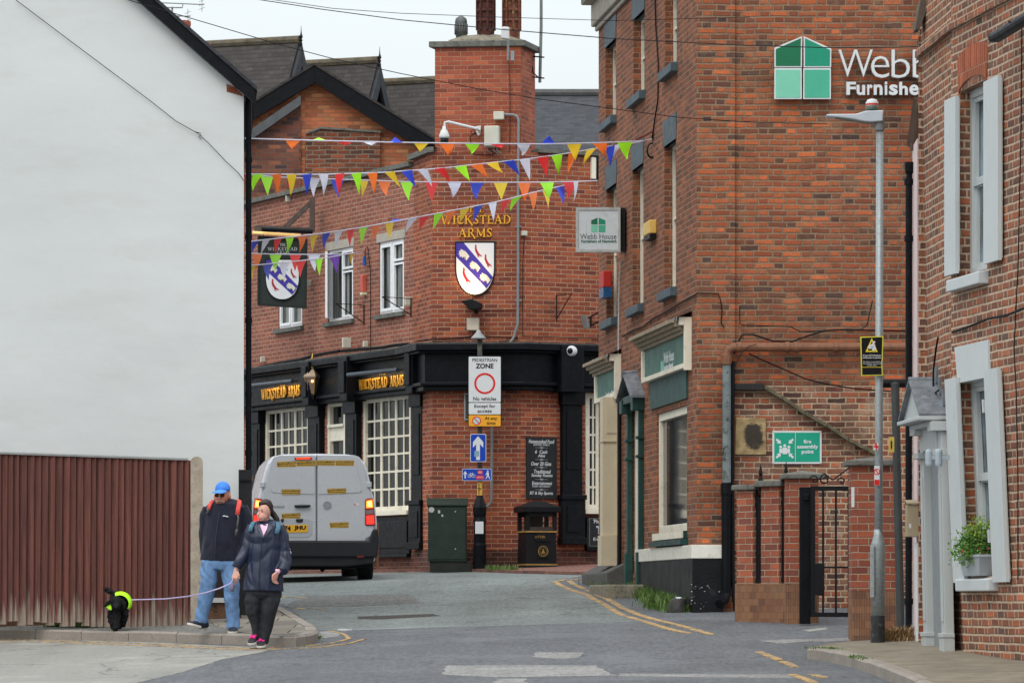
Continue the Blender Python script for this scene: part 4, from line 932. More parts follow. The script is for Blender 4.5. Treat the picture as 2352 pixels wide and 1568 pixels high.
# near shop front
def shopfront(x0, x1, z0, z1, xe, tag_):
    u0 = WS.uz(x0, 900, .09)[0]; u1 = WS.uz(x1, 900)[0]
    m = MB(); m.box(WS, u0, u1 - .06, .02, .065, z0 + .06, z1 - .22); s = m.build('shop_fascia', M_teal, shop)
    m = MB(); m.box(WS, u0 + .12, u1 - .061, .0, .10, z0, z0 + .059); m.box(WS, u0 - .0, u0 + .119, 0, .1, z0, z1 - .18); m.box(WS, u1 - .06, u1, 0, .095, z0 - .03, z1 - .02); m.prism(WS, [(u1 - .06, z1 - .12), (u1, z1 - .12), (u1, z1 - .02), (u1 - .06, z1 - .02)], .0955, .16); m.build('fascia_frame', M_crm, s, bevel=.004)
    m = MB()
    for i, (o, h) in enumerate(((.11, .0), (.15, .045), (.2, .09), (.25, .135))): m.box(WS, u0 - .12, u1 - .092, 0, o, z1 - .22 + h, z1 - .22 + h + .0445)
    m.build('fascia_moulding', paint('dirty_cornice', (150, 136, 116), .8, var=.2, dirt=(96, 84, 72, .6)), s)
    m = MB(); n = int((u1 - u0) / .12)
    for i in range(n + 1):
        a = u0 - .15 + (u1 - u0 + .2) * i / (n + 1); b = u0 - .15 + (u1 - u0 + .2) * (i + 1) / (n + 1); dz = r.uniform(-.012, .012); do = r.uniform(0, .02)
        m.add([WS.p(a, 0, z1 + .05), WS.p(b, 0, z1 + .05), WS.p(b, .18 + do, z1 - .02 + dz), WS.p(a, .18 + do, z1 - .02 + dz), WS.p(a, .19 + do, z1 - .06 + dz), WS.p(b, .19 + do, z1 - .075 - dz)], [(0, 1, 2, 3), (3, 2, 5, 4)])
    m.build('lead_flashing', M_lead, s)
    return s, u0, u1
zA0 = WS.uz(1578, 848)[1]; zA1 = WS.uz(1580, 728)[1]
s1, a0, a1 = shopfront(1474, 1589, zA0, zA1, 0, 'near')
zB0 = WS.uz(1420, 913)[1]; zB1 = WS.uz(1420, 812)[1]
s2, b0, b1 = shopfront(1366, 1427, zB0, zB1, 0, 'far')
text('Webb House', WS, (1524.5, 1547.5, 806, 831), .066, M_sw, s1, ext=.002); text('Furnishers of Nantwich', WS, (1525, 1546, 835, 846), .066, M_sw, s1, bold=.01)
m = MB(); m.pbox(WS, 1517.5, 1524, 829, 857, .065, .069); m.build('emblem', paint('mint_panel', (112, 184, 158), .5), s1)
text('Furnishers of Nantwich', WS, (1392, 1414, 897, 909), .066, M_sw, s2, bold=.01)
u0, u1, z0, z1 = WS.rect(1498, 1581, 862, 931)
m = MB(); m.box(WS, u0, u1, 0, .03, z0 + .02, zA0 - .002); m.build('lintel', paint('green_lintel', (52, 80, 76), .65, var=.15, dirt=(34, 54, 52, .4)), shop)
m = frame_bars(WS, SW, -.03, .1, .08); w0 = m.build('shop_window', M_crm, shop, bevel=.005); pane(WS, SW, -.075, glassy('shop_glass', (30, 33, 35), .03, .5), w0, .05)
# curtain lattice seen in the glass: real screen standing inside is replaced by glazing bars on the near sash
m = MB(); uu0, uu1, zz0, zz1 = SW; m.prism3([WS.p(uu0 - .05, .0, zz0 - .09), WS.p(uu0 - .05, .10, zz0 - .11), WS.p(uu0 - .05, .10, zz0 - .17), WS.p(uu0 - .05, 0, zz0 - .17)], tuple(WS.p(uu1 + .1, 0, 0) - WS.p(uu0 - .05, 0, 0))); m.box(WS, uu0 - .02, uu1 + .02, 0, .05, zz0 - .089, zz0 - .0); m.build('sill', M_grn, w0)
m = MB(); m.box(WS, uu0, uu1, -.03, .06, zz0 - .088, zz0 + .0); m.build('sill_board', M_crm, w0)
# door with dark green pilasters and a lead hood
du0, du1, dz0, dz1 = DO
d2 = WS.uz(1453, 1100)[0]; dl = d2 - .14; d4 = WS.uz(1479, 1100)[0]; d3 = d4 - .1
door = MB(); door.box(WS, d2, d3, -.1, -.03, 1.7, dz1); dr = door.build('shop_door', M_crm, shop)
m = MB()
for a, b in ((dl, d2), (d3, d4)):
    zg = WS.uz(1450 if a == dl else 1472, 1345)[1]; m.box(WS, a, b, 0, .07, zg, dz1); m.box(WS, a - .02, b + .02, 0, .1, zg, zg + .45)
    for zz in (dz1 - .75, dz1 - .5): m.box(WS, a - .03, b + .03, 0, .1, zz, zz + .04)
    m.box(WS, a - .05, b + .05, 0, .16, dz1 - .12, dz1 + .06)
m.box(WS, dl, d4, 0, .14, dz1, dz1 + .1); m.build('door_surround', M_grn, dr, bevel=.006)
hz0 = WS.uz(1475, 915)[1]; hz1 = WS.uz(1458, 862)[1]; hm = (dl + d4) / 2; m = MB()
for e in (dl - .12, d4 + .12): m.prism3([WS.p(hm, -.0, hz1), WS.p(hm, .2, hz1 - .02), WS.p(e, .2, hz0), WS.p(e, -.0, hz0)], (0, 0, .03))
m.tube([WS.p(hm, 0, hz1 + .03), WS.p(hm, .21, hz1 + .01)], .03, 6); m.build('door_hood', M_lead, dr)
m = MB(); m.box(WS, d2 - .35, d4 + .35, .0, .55, 1.4, WS.uz(1440, 1343)[1]); m.build('door_step', M_stone, dr, bevel=.02)
m = MB(); m.prism3([WS.p(.2, .0, 1.6), WS.p(.2, .27, 1.6), WS.p(.2, .27, 1.98), WS.p(.2, .0, 2.12)], tuple(WS.p(2.9, 0, 0) - WS.p(.2, 0, 0))); m.build('door_step', paint('slate_ramp_stone', (84, 84, 82), .85, var=.2, bump=.01, dirt=(64, 74, 50, .5)), shop, bevel=.02)
# cream timber shop front beyond the door
c0 = WS.uz(1382, 1100)[0]; c1 = WS.uz(1427, 1100)[0]; zlo = WS.uz(1400, 1300)[1]
m = MB(); c1 = WS.uz(1424, 1100)[0]; c0 = c1 - .3; m.box(WS, c0, c1, 0, .24, zlo, zB0 - .002); m.box(WS, c1, c1 + .012, .05, .19, zB0 - .5, zB0 - .12); m.box(WS, c0, c1 + .025, 0, .25, zB0 - .62, zB0 - .60); m.box(WS, c0 - .05, c1 + .04, 0, .265, zlo, zlo + .42); m.box(WS, c1, c1 + .04, 0, .05, zlo, zB0 - .002); m.build('timber_panelling', paint('cream_timber', (196, 184, 158), .6, var=.05, dirt=(172, 160, 136, .3)), shop, bevel=.006)
m = MB(); q = WS.uz(1431, 1100)[0]; m.tube([WS.p(q, .05, 1.9), WS.p(q, .05, 4.4)], .03, 8); m.build('drainpipe', M_blkm, shop)
# corner downpipe, brown pipe, black pipe on the front wall
def pf(x, y, o): u, z = WF.uz(x, y, o); return WF.p(u, o, z)
M_brp = paint('brown_soil_pipe', (124, 84, 62), .5, var=.15, scale=6, dirt=(72, 54, 46, .6))
M_peel = paint('peeling_grey_pipe', (112, 122, 122), .7, var=.3, scale=5, dirt=(24, 26, 28, .95))
m = MB(); m.tube([pf(1668, 838, .09), pf(1668, 815, .09), pf(1673, 803, .09), pf(1684, 797, .09), pf(1705, 797, .09), pf(2340, 797, .09)], .056, 12)
for x in (1697, 1808, 1828, 1920): p = pf(x, 797, .09); m.lathe(p - V3(.03, 0, 0), [(.056, 0), (.066, .005), (.066, .055), (.056, .06)], 12, (1, 0, 0))
p = pf(1668, 838, .09); m.lathe(p, [(.056, 0), (.066, .01), (.068, .12), (.056, .13)], 12)
m.build('soil_pipe', M_brp, shop)
m = MB(); m.tube([pf(1669, 838, .09), pf(1669, 1110, .09)], .052, 12); m.build('downpipe', M_peel, shop)
m = MB(); m.tube([pf(1668, 1108, .09), pf(1668, 1362, .09), pf(1662, 1378, .16), pf(1652, 1386, .26)], .058, 12); p = pf(1668, 1112, .09); m.lathe(p, [(.05, 0), (.068, .005), (.068, -.12), (.058, -.125)], 12); m.build('downpipe', M_blk, shop)
m = MB(); m.tube([pf(1683, 830, .06), pf(1681, 1100, .06), pf(1683, 1330, .06), pf(1690, 1402, .08)], .028, 8); m.build('downpipe', M_blk, shop)
m = MB(); m.pprism(WF, [(1684, 880), (1752, 880), (1758, 886), (1756, 896), (1684, 895)], -.04, .04); m.build('old_lintel', paint('black_stone', (44, 42, 42), .8, var=.3, bump=.01), shop, bevel=.01)
m = MB()
pp = [(1756, 887), (1798, 912), (1850, 947), (1900, 975), (1950, 1008), (2012, 1040)]
for (xa, ya), (xb, yb_) in zip(pp, pp[1:]): m.pprism(WF, [(xa, ya - 4), (xb - 1, yb_ - 4), (xb - 1, yb_ + 6), (xa, ya + 6)], -.04, .05 + .004 * (xa % 3))
m.build('sloping_coping', paint('mossy_stone', (98, 92, 72), .9, var=.3, scale=12, bump=.015, dirt=(52, 54, 40, .6)), shop, bevel=.008)
def sootstone():
    t = NT('stained_sandstone'); P = t.obj(); s = t.n('ShaderNodeSeparateXYZ'); g0 = t.n('ShaderNodeNewGeometry'); t.l(g0.outputs['Position'], s.inputs[0])
    a, z_ = WF.uz(1731, 1000, -.02); c = WF.p(a, 0, z_)
    dx = t.math('DIVIDE', t.math('SUBTRACT', s.outputs[0], c.x), .125); dz = t.math('DIVIDE', t.math('SUBTRACT', s.outputs[2], c.z), .175)
    d = t.math('SQRT', t.math('ADD', t.math('MULTIPLY', dx, dx), t.math('MULTIPLY', dz, dz))); d = t.math('ADD', d, t.math('MULTIPLY', t.math('SUBTRACT', t.noise(g0.outputs['Position'], 14, 6, .7), .5), 1.5))
    base = t.mix(t.mr(t.noise(P, 9, 5), .35, .65, 0, 1), hexc(132, 112, 78), hexc(172, 150, 108)); c2 = t.mix(t.mr(d, .75, 1.15, .95, 0, True), base, hexc(38, 34, 30)); t.l(c2, t.b.inputs['Base Color']); t.b.inputs['Roughness'].default_value = .9; t.bump(t.noise(P, 30, 5), .006); return t.m
m = MB(); m.pprism(WF, [(1690, 958), (1759, 960), (1760, 1044), (1688, 1044)], -.049, -.02); m.build('stone_block', sootstone(), shop, bevel=.008)
# wall cables
def wcable(name, lab, pts, o, r_, mat=M_wire, fr=WF):
    m = MB(); q = []
    for x, y in pts: u, z = fr.uz(x, y, o); q.append(fr.p(u, o, z))
    m.tube(q, r_, 5); return m.build(name, mat, label=lab, cat='cable')
wcable('cable', 'black cable looping above the brown soil pipe on the shop wall', [(1686, 812), (1690, 795), (1705, 768), (1730, 768), (1775, 783), (1820, 784), (1858, 770), (1895, 759), (1930, 757), (2330, 764)], .02, .012)
wcable('cable', 'thin cable drooping below the brown soil pipe towards the right', [(1684, 850), (1700, 815), (1720, 795), (1738, 790)], .17, .005)
wcable('cable', 'sagging black cable from below the soil pipe to the steel post', [(1720, 812), (1745, 824), (1800, 848), (1850, 870), (1890, 880), (1960, 892), (2050, 899)], .02, .009)
wcable('cable', 'cable stapled along the shop wall above the fire assembly sign bend', [(1600, 673), (1650, 674), (1655, 690), (1658, 712), (1656, 742), (1664, 752)], .02, .008)
wcable('cable', 'cable turning down then right above the patched brickwork', [(1699, 702), (1699, 742), (1706, 747), (1815, 750), (1840, 762), (1980, 756), (1992, 745), (2004, 690)], .02, .007)
wcable('cable', 'dark cable running up the shop side wall under the windows', [(1430, 772), (1455, 758), (1477, 750), (1500, 731), (1530, 716), (1560, 697), (1600, 675)], .02, .011, fr=WS)
wcable('cable', 'white cable running down the shop side wall to the far shop front', [(1425, 605), (1423, 620), (1421, 700), (1420, 810), (1423, 960)], .03, .008, mat=M_wht, fr=WS)
wcable('cable', 'long black cable hanging down the shop side wall to the coil', [(1504, -30), (1506, 60), (1512, 150), (1511, 230), (1503, 280), (1498, 318)], .02, .011, fr=WS)
# big logo and letters
logo = thing('shop_sign_emblem', 'four green panels forming a house shaped emblem high on the brick wall', 'sign', pf(1844, 228, .1))
for pts, c in (([(1779, 155), (1779, 110), (1842.5, 83.6), (1842, 155)], (18, 104, 70)), ([(1846, 155), (1846, 83.6), (1909.5, 112), (1909, 155)], (24, 138, 108)), ([(1778.5, 227.7), (1779, 157), (1841.5, 157), (1841.5, 227.7)], (118, 192, 166)), ([(1844.8, 227.7), (1845, 157), (1908.5, 157), (1908.5, 227.7)], (72, 168, 138))):
    m = MB(); m.pprism(WF, pts, .0, .05); pl = m.build('sign_panel', M_sw, logo)
    cx_ = sum(p[0] for p in pts) / 4; cy_ = sum(p[1] for p in pts) / 4
    q = []
    for x, y in pts: q.append((x + (3 if x < cx_ else -3), y + (4.5 if y < 100 else 3.5 if y < cy_ else -3)))
    m = MB(); m.pprism(WF, q, .05, .054); m.build('green_face', paint('green_%d' % c[0], c, .35, var=.05), pl)
let = thing('shop_sign_letters', 'large white raised shop name letters on the brick wall beside the green emblem', 'sign', pf(2000, 222, .1))
def ltr(ch, x0, x1, y0, y1, bold): text(ch, WF, (x0, x1, y0, y1), .0, M_sw, let, name='letter', bold=bold if bold else -.012, ext=.07)
for ch, x0, x1, y0, y1 in (('W', 1925, 2003.5, 116, 178.7), ('e', 1999.6, 2041.6, 130.8, 180.6), ('b', 2047, 2089, 116, 180.6), ('b', 2095.7, 2138, 116, 180.6), ('H', 2165, 2210, 116, 178.7), ('o', 2220, 2263, 130.8, 180.6), ('u', 2275, 2312, 132, 180.6), ('s', 2322, 2358, 130.8, 180.6), ('e', 2366, 2408, 130.8, 180.6)): ltr(ch, x0, x1, y0, y1, .0)
for ch, x0, x1, y0, y1 in (('F', 1943.3, 1965, 190, 219.8), ('u', 1966.5, 1986, 197, 220.3), ('r', 1991, 2003, 196, 219.8), ('n', 2006, 2026, 196, 219.8), ('i', 2031, 2037, 189, 219.8), ('s', 2041, 2061, 196, 220.3), ('h', 2064.5, 2084, 190, 219.8), ('e', 2087.5, 2109, 196, 220.3), ('r', 2113, 2126, 196, 219.8), ('s', 2128, 2148, 196, 220.3)): ltr(ch, x0, x1, y0, y1, .028)
# hanging sign
HS = front(56.6); hs = thing('hanging_sign', 'square white hanging shop sign with small green house emblem', 'sign', PX(1375, 579, 56.5))
m = MB(); m.pbox(HS, 1323, 1425, 476, 578.5, -.17, 0); m.build('sign_box', paint('sign_box_white', (200, 206, 210), .35, var=.03, dirt=(150, 156, 156, .3)), hs, bevel=.012)
m = MB(); m.pbox(HS, 1425.5, 1436, 477, 575, -.35, -.05); m.build('back_plate', M_blkm, hs)
m = MB(); fr = HS
for (a, b, c, d) in ((1323, 1425, 476, 482.5), (1323, 1425, 572.5, 578.5), (1323, 1328.5, 482.6, 572.4), (1419.5, 1425, 482.6, 572.4)): m.pbox(fr, a, b, c, d, 0, .012)
m.build('sign_frame', paint('aluminium', (178, 180, 178), .4, metal=.3, var=.1, dirt=(120, 120, 100, .5)), hs)
for pts, c in (([(1358, 515), (1358, 506), (1372.3, 500), (1372.3, 515)], (18, 104, 70)), ([(1375, 515), (1375, 500), (1390.5, 506), (1390.5, 515)], (24, 120, 92)), ([(1358, 533), (1358, 517), (1372.3, 517), (1372.3, 533)], (118, 192, 166)), ([(1375, 533), (1375, 517), (1390.5, 517), (1390.5, 533)], (72, 168, 138))):
    m = MB(); m.pprism(HS, pts, 0, .004); m.build('emblem', paint('green_%d' % c[0], c, .35, var=.05), hs)
text('Webb House', HS, (1332.5, 1416, 537, 549), .001, paint('sign_dark_grey', (72, 82, 84), .5), hs); text('Furnishers of Nantwich', HS, (1335, 1416, 550.5, 557.5), .001, paint('sign_letter_green', (26, 84, 66), .5), hs, bold=.03)
# alarm boxes, wall hook with coil
ab = MB(); u0, u1, z0, z1 = WS.rect(1477, 1491, 509, 540, .1); ab.box(WS, u0, u1, 0, .1, z0, z1); a_ = ab.build('alarm_box', paint('faded_yellow', (216, 178, 92), .5, var=.08, dirt=(150, 140, 96, .3)), label='yellow burglar alarm box between the tall windows of the shop side', cat='alarm', bevel=.015)
ab = MB(); ab.box(WS, u0 + .02, u1 - .02, 0, .09, z0 - .06, z0 - .001); ab.build('lens', M_blkm, a_)
ab = MB(); u0, u1, z0, z1 = WS.rect(1379, 1389, 624, 662, .1); ab.box(WS, u0, u1, 0, .12, z0, z1); a_ = ab.build('alarm_box', paint('alarm_red', (184, 44, 38), .5, var=.06), label='red alarm box with blue base at the far end of the shop side', cat='alarm', bevel=.015)
ab = MB(); ab.box(WS, u0, u1, 0, .12, z0 - .14, z0 - .001); ab.build('lens', paint('blue_lens', (36, 84, 130), .3), a_)
hk = MB(); u, z = WS.uz(1500, 325, .0); c = WS.p(u, .03, z)
hk.tube([WS.p(u, 0, z + .02), WS.p(u + .1, .02, z + .12), WS.p(u, .22, z + .02)], .015, 6)
h_ = hk.build('wall_hook', paint('rusty_iron', (110, 56, 48), .8, var=.3), label='rusty wall hook holding the bunting on the shop side wall', cat='hook')
hk = MB()
for k in range(4):
    cc_ = PX(1496.5, 346, 54.2); hk.tube([cc_ + V3(math.cos(a) * (.05 + .004 * k), -.03 + .01 * k, math.sin(a) * (.085 + .005 * k)) for a in [i * math.pi / 9 for i in range(19)]], .006, 5)
hk.build('cable_coil', M_wire, label='coil of spare black cable hanging under the wall hook', cat='cable')
# bollard stone
m = MB(); p = G(1555, 1405); hgt = (1405 - 1372) * p.y / F
m.lathe(p, [(.13, -.1), (.125, .03), (.11, hgt * .5), (.095, hgt * .8), (.06, hgt * .98), (.01, hgt * 1.02)], 14)
for v in m.v: v += Vector((noise.noise(v * 9) * .025, noise.noise(v * 9 + V3(3, 0, 0)) * .025, 0)); v.x += (v.z - p.z) * .12
bs = m.build('guard_stone', paint('worn_black_stone', (50, 48, 48), .55, var=.5, scale=9, bump=.01), label='squat black guard stone with white worn top beside the shop corner', cat='bollard', smooth=True)
m = MB(); q = p + V3(hgt * .12, -.01, hgt * .98); m.lathe(q, [(.068, -.035), (.055, -.005), (.03, .012), (.005, .016)], 12); m.build('white_cap', paint('white_wear', (190, 190, 196), .5, var=.25, scale=20), bs, smooth=True)
# ================================================================ GATE WALLS, GATE
B_gate = brick('garden_wall_brick', [(146, 80, 60), (164, 92, 66), (130, 74, 60), (152, 86, 66), (116, 70, 60)], (164, 146, 126), L=.225, hc=.075, mw=.011, wob=.003, seed=31, grime=(82, 56, 46, .4))
def rustic():
    t = NT('ribbed_brick'); U = t.uv(); s = t.n('ShaderNodeSeparateXYZ'); t.l(U, s.inputs[0])
    vr = t.math('DIVIDE', s.outputs[1], .077); row = t.math('FLOOR', vr); fv = t.math('FRACT', vr); uo = t.math('DIVIDE', t.math('MULTIPLY_ADD', row, .05, s.outputs[0]), .105)
    k = t.math('FLOOR', uo); fu = t.math('FRACT', uo); cb = t.n('ShaderNodeCombineXYZ'); t.l(k, cb.inputs[0]); t.l(row, cb.inputs[1]); wn = t.n('ShaderNodeTexWhiteNoise', noise_dimensions='2D'); t.l(cb.outputs[0], wn.inputs[0])
    c = t.ramp(wn.outputs[0], [(0, hexc(116, 78, 58)), (.5, hexc(136, 98, 70)), (1, hexc(98, 68, 54))])
    rib = t.math('FRACT', t.math('MULTIPLY', s.outputs[0], 38.0)); rb = t.mr(rib, .0, .5, .6, 1.1)
    c = t.mix(1.0, c, rb, 'MULTIPLY'); gap = t.math('MAXIMUM', t.mr(fv, 0, .06, .9, 0), t.mr(fu, 0, .09, .6, 0)); c = t.mix(gap, c, hexc(48, 38, 32))
    c = t.mix(t.mr(t.noise(U, 2, 6, .7), .5, .7, 0, .4, True), c, hexc(120, 104, 80)); t.l(c, t.b.inputs['Base Color']); t.b.inputs['Roughness'].default_value = .9; t.bump(rib, .006); return t.m
B_rib = rustic()
gw = thing('gate_wall', 'low brick wall with slots and stone copings between the shop and the gate', 'wall', (3.1, 48, 1.35))
GA_ = Vector(plan(1690, 47.9)); GB_ = Vector(plan(1806, 47.2)); GW = Fr(GA_, GB_); zmid = GW.uz(1750, 1339)[1]
def piece(x0, x1, yt, capt, capx):
    u0, u1, z0, z1 = GW.rect(x0, x1, yt, 1339); m = MB(); m.box(GW, u0, u1, -.22, 0, zmid, z1); m.build('brickwork', B_gate, gw)
    c0, c1, _, _ = GW.rect(capx[0], capx[1], yt, 1339); m = MB(); m.box(GW, c0, c1, -.26, .05, z1, z1 + capt); m.build('coping', M_cop, gw, bevel=.012)
piece(1692, 1730, 1125, .06, (1686, 1738)); piece(1748, 1790, 1117, .07, (1739, 1800))
m = MB(); u0 = GW.uz(1691, 1350)[0]; u1 = GW.uz(1806, 1350)[0]; m.box(GW, u0, u1, -.3, .02, 1.2, zmid - .001); m.build('base', B_rib, gw)
def rail(x0, x1, yt, yb, ysp):
    u0, u1, z0, z1 = GW.rect(x0, x1, yt, yb); m = MB(); n = 4
    for i in range(n): q = u0 + (u1 - u0) * (i + .5) / n; m.box(GW, q - .013, q + .013, -.06, -.034, z0, z1)
    zm_ = GW.uz((x0 + x1) / 2, 1272)[1]; m.box(GW, u0, u1, -.065, -.03, zm_, zm_ + .03); m.box(GW, u0, u1, -.067, -.028, z0, z0 + .04)
    q = (u0 + u1) / 2; zz = GW.uz((x0 + x1) / 2, ysp)[1]
    for dx, dz in ((0, 0), (-.07, -.28), (.07, -.28), (-.1, -.34), (.1, -.34)): m.lathe(GW.p(q + dx, -.05, zz + dz - .3), [(.012, 0), (.012, .1), (.032, .15), (.016, .2), (.026, .23), (.003, .34)], 6)
    m.box(GW, u0 - .01, u1 + .01, -.14, -.09, z1 - .02, z1 + .02); m.build('railing', M_blkm, gw)
rail(1731, 1748, 1140, 1338, 1073); rail(1790, 1806, 1128, 1336, 1068)
m = MB(); u0, u1, z0, z1 = GW.rect(1733, 1747, 1205, 1275); m.box(GW, u0, u1, -.17, -.15, z0, z1); u0, u1, z0, z1 = GW.rect(1792, 1806, 1152, 1258); m.box(GW, u0, u1, -.17, -.15, z0, z1); m.build('grey_sheet', paint('pale_board', (168, 174, 176), .6), gw)
def pier(x0, x1, Y, ycap, ybase, capx, label, dep=.45):
    fr = front(Y); u0, u1, z0, z1 = fr.rect(x0, x1, ycap, ybase); zr_ = z0 + (z1 - z0) * .28
    root = thing('gate_pier', label, 'pier', fr.p((u0 + u1) / 2, -dep / 2, z0))
    m = MB(); m.box(fr, u0, u1, -dep, 0, zr_, z1); m.build('shaft', B_gate, root)
    m = MB(); m.box(fr, u0 - .003, u1 + .003, -dep, .006, z0 - .3, zr_ - .001); m.build('base', B_rib, root)
    c0, c1, _, _ = fr.rect(capx[0], capx[1], ycap, ybase); m = MB(); h = .09
    m.add([fr.p(u, o, z1) for u, o in ((c0, .06), (c1, .06), (c1, -dep - .06), (c0, -dep - .06))] + [fr.p(u, o, z1 + .055) for u, o in ((c0, .06), (c1, .06), (c1, -dep - .06), (c0, -dep - .06))] + [fr.p((c0 + c1) / 2, -dep / 2, z1 + h + .01)], [(0, 1, 2, 3), (0, 1, 5, 4), (1, 2, 6, 5), (2, 3, 7, 6), (3, 0, 4, 7), (4, 5, 8), (5, 6, 8), (6, 7, 8), (7, 4, 8)]); m.build('cap', M_cop, root, bevel=.01)
    return root, fr
p1, f1 = pier(1806, 1880, 46.9, 1099, 1432, (1797, 1894), 'left brick gate pier with flat stone cap below the fire assembly sign')
p2, f2 = pier(1957, 2060, 43.0, 1069, 1468, (1944, 2068), 'tall right brick gate pier with stone cap behind the lamp post')
m = MB(); m.pbox(f2, 1955.5, 1962.5, 1118, 1164, .0, .004, at=.004); m.build('notice', M_sw, p2)
gate = thing('iron_gate', 'black iron bar gate with scrollwork standing between the brick gate piers', 'gate', (3.7, 46.4, 1.3))
GT = Fr(plan(1862, 46.4), plan(2010, 46.4)); m = MB(); u0, u1, z0, z1 = GT.rect(1862, 1958, 1120, 1416); gz1 = GT.uz(1862, 1116)[1]; gz0 = GT.uz(1862, 1416)[1]
m.box(GT, 0, GT.L, -.02, .02, gz1 - .05, gz1); m.box(GT, 0, GT.L, -.02, .02, gz0, gz0 + .05); m.box(GT, 0, .05, -.019, .019, gz0, gz1); m.box(GT, 0, GT.L, -.01, .01, gz1 - .92, gz1 - .9)
m.build('gate_frame', M_blkm, gate)
for i in range(1, 6): q = GT.uz(1861 + i * 29.5, 1200)[0]; m = MB(); m.tube([GT.p(q, 0, gz0 + .04), GT.p(q, 0, gz1 - .04)], .012, 8); m.build('bar', M_blkm, gate)
def spiral(fr, cx, cz, r0, r1, a0, a1, o, n=20): return [fr.p(cx + (r0 + (r1 - r0) * i / n) * math.cos(a0 + (a1 - a0) * i / n), o, cz + (r0 + (r1 - r0) * i / n) * math.sin(a0 + (a1 - a0) * i / n)) for i in range(n + 1)]
m = MB(); L_ = GT.L
m.tube(spiral(GT, L_ * .22, gz1 + .075, .015, .06, 3.1, -4.7, 0) + [GT.p(L_ * .34, 0, gz1 + .07), GT.p(L_ * .46, 0, gz1 + .13), GT.p(L_ * .58, 0, gz1 + .2), GT.p(L_ * .72, 0, gz1 + .23)], .009, 6)
m.tube(spiral(GT, L_ * .48, gz1 + .055, .012, .045, 3, 9.5, 0), .008, 6); m.tube(spiral(GT, L_ * .62, gz1 + .065, .012, .055, 1, 8.5, 0), .008, 6); m.tube(spiral(GT, L_ * .06, gz1 + .07, .012, .055, 3, 9.2, 0), .008, 6); m.build('scrollwork', M_blkm, gate)
m = MB(); q0 = GT.uz(1872, 1340)[0]; q1 = GT.uz(1893, 1340)[0]; zz = GT.uz(1885, 1366)[1]; m.box(GT, q0, q1, -.03, .04, zz, zz + .36); m.build('lock_box', M_blkm, gate, bevel=.01)
m = MB(); fp = front(46.6); m.pbox(fp, 1837, 1862, 1118, 1432, 0, .12); m.pbox(fp, 1846, 1858, 1134, 1148, .12, .16); m.build('gate_post', M_blk, gate, bevel=.006)
# steel post with arm beyond the pier
m = MB(); a = PX(2056, 884, 42.3); b = PX(2070, 1500, 42.3); m.tube([a, b], .042, 12); m.lathe(a, [(.042, 0), (.045, .0), (.044, .02), (.01, .03)], 12)
sp = m.build('steel_post', paint('dark_grey_steel', (66, 70, 70), .5, metal=.3, var=.15), label='dark grey round steel post leaning between the gate pier and the pink house', cat='post')
m = MB(); m.tube([PX(2020, 880, 42.4), PX(2090, 880, 42.4)], .045, 12); m.build('cross_arm', M_blkm, sp)
m = MB(); fr = front(42.1); m.pbox(fr, 2042, 2054, 1003, 1038, .0, .05); yb_ = m.build('sign_plate', paint('mustard_plate', (196, 172, 82), .5), sp)
m = MB(); m.pbox(fr, 2046, 2049, 1012, 1030, .05, .054); m.build('pictogram', M_sb, yb_)

# ================================================================ RIGHT-HAND HOUSE
RCOL = [(150, 88, 64), (126, 82, 66), (176, 104, 72), (98, 78, 68), (142, 92, 70), (110, 84, 72), (164, 96, 66), (90, 74, 68)]
B_rh = brick('old_house_brick', RCOL, (184, 162, 140), L=.232, H=.116, hc=.0755, mw=.020, wob=.008, seed=41, grime=(104, 78, 62, .35), bumpd=.014)
zk = EYE + (1378 - 840) * 39 / F
def lean(k):
    def f(v): return Vector((v.x + max(0.0, zk - v.z) * k, v.y, v.z)) if v.z < zk else v
    return f
WL = lean(.043); WD2 = lean(.02)
RK0 = Vector((4.133, 38.92)); RN = RK0 + Vector((.154, -.988)).normalized() * 7; RF = RK0 + Vector((-.062, .998)).normalized() * 1.93
RM = Fr(RK0, RN); RFf = Fr(RF, RK0)
rh = thing('brick_house', 'old brick house with pale grey shutters and lead door hood', 'house', (5.5, 38, .9))
UW = RM.rect(2204, 2267, 196, 626); LW = RM.rect(2203, 2267, 866, 1322)
m = MB(); m.wall(RFf, 0, RFf.L, .3, 8.4); m.wall(RM, 0, RM.L, .3, zk, [(LW[0], LW[1], LW[2], min(LW[3], zk))], .13); m.wall(RM, 0, RM.L, zk, 8.4, [UW], .13)
# fine vertical steps so the leaning part bends smoothly
m.build('wall', B_rh, rh, warp=WL)
m = MB(); m.wall(Fr(RF, RF + Vector((5, .6))), 0, 5, .5, 8.4); m.build('end_wall', B_rh, rh); m = MB(); m.wall(Fr(RN, RN + Vector((5, .8))), 0, 5, .3, 8.4); m.build('end_wall', B_rh, rh)
m = MB(); zc1 = RFf.uz(2120, 118)[1]; band(m, [RF, RK0, RN], -.02, .035, 6.95, 7.02); m.build('string_course', B_rh, rh)
m = MB(); col(m, [tuple(RF), tuple(RK0), tuple(RN), (9.5, 32), (9.5, 41.6)], 8.4, 8.5); m.build('roof', M_slate, rh)
def rpx(x, y, o, fr=RM): u, z = fr.uz(x, y, o); return fr.p(u, o, z)
m = MB(); pa = rpx(2290, 84, .2); pb = rpx(2420, 5, .2); m.tube([pa, pb], .055, 12); m.tube([rpx(2281, 86, .2), pa + (pa - pb).normalized() * -.01], .05, 12); m.tube([rpx(2318, 62, .06), rpx(2318, 50, .26)], .008, 5); m.build('gutter', M_blkm, rh)
M_shut = paint('pale_grey_shutter', (188, 194, 195), .5, var=.03, scale=3)
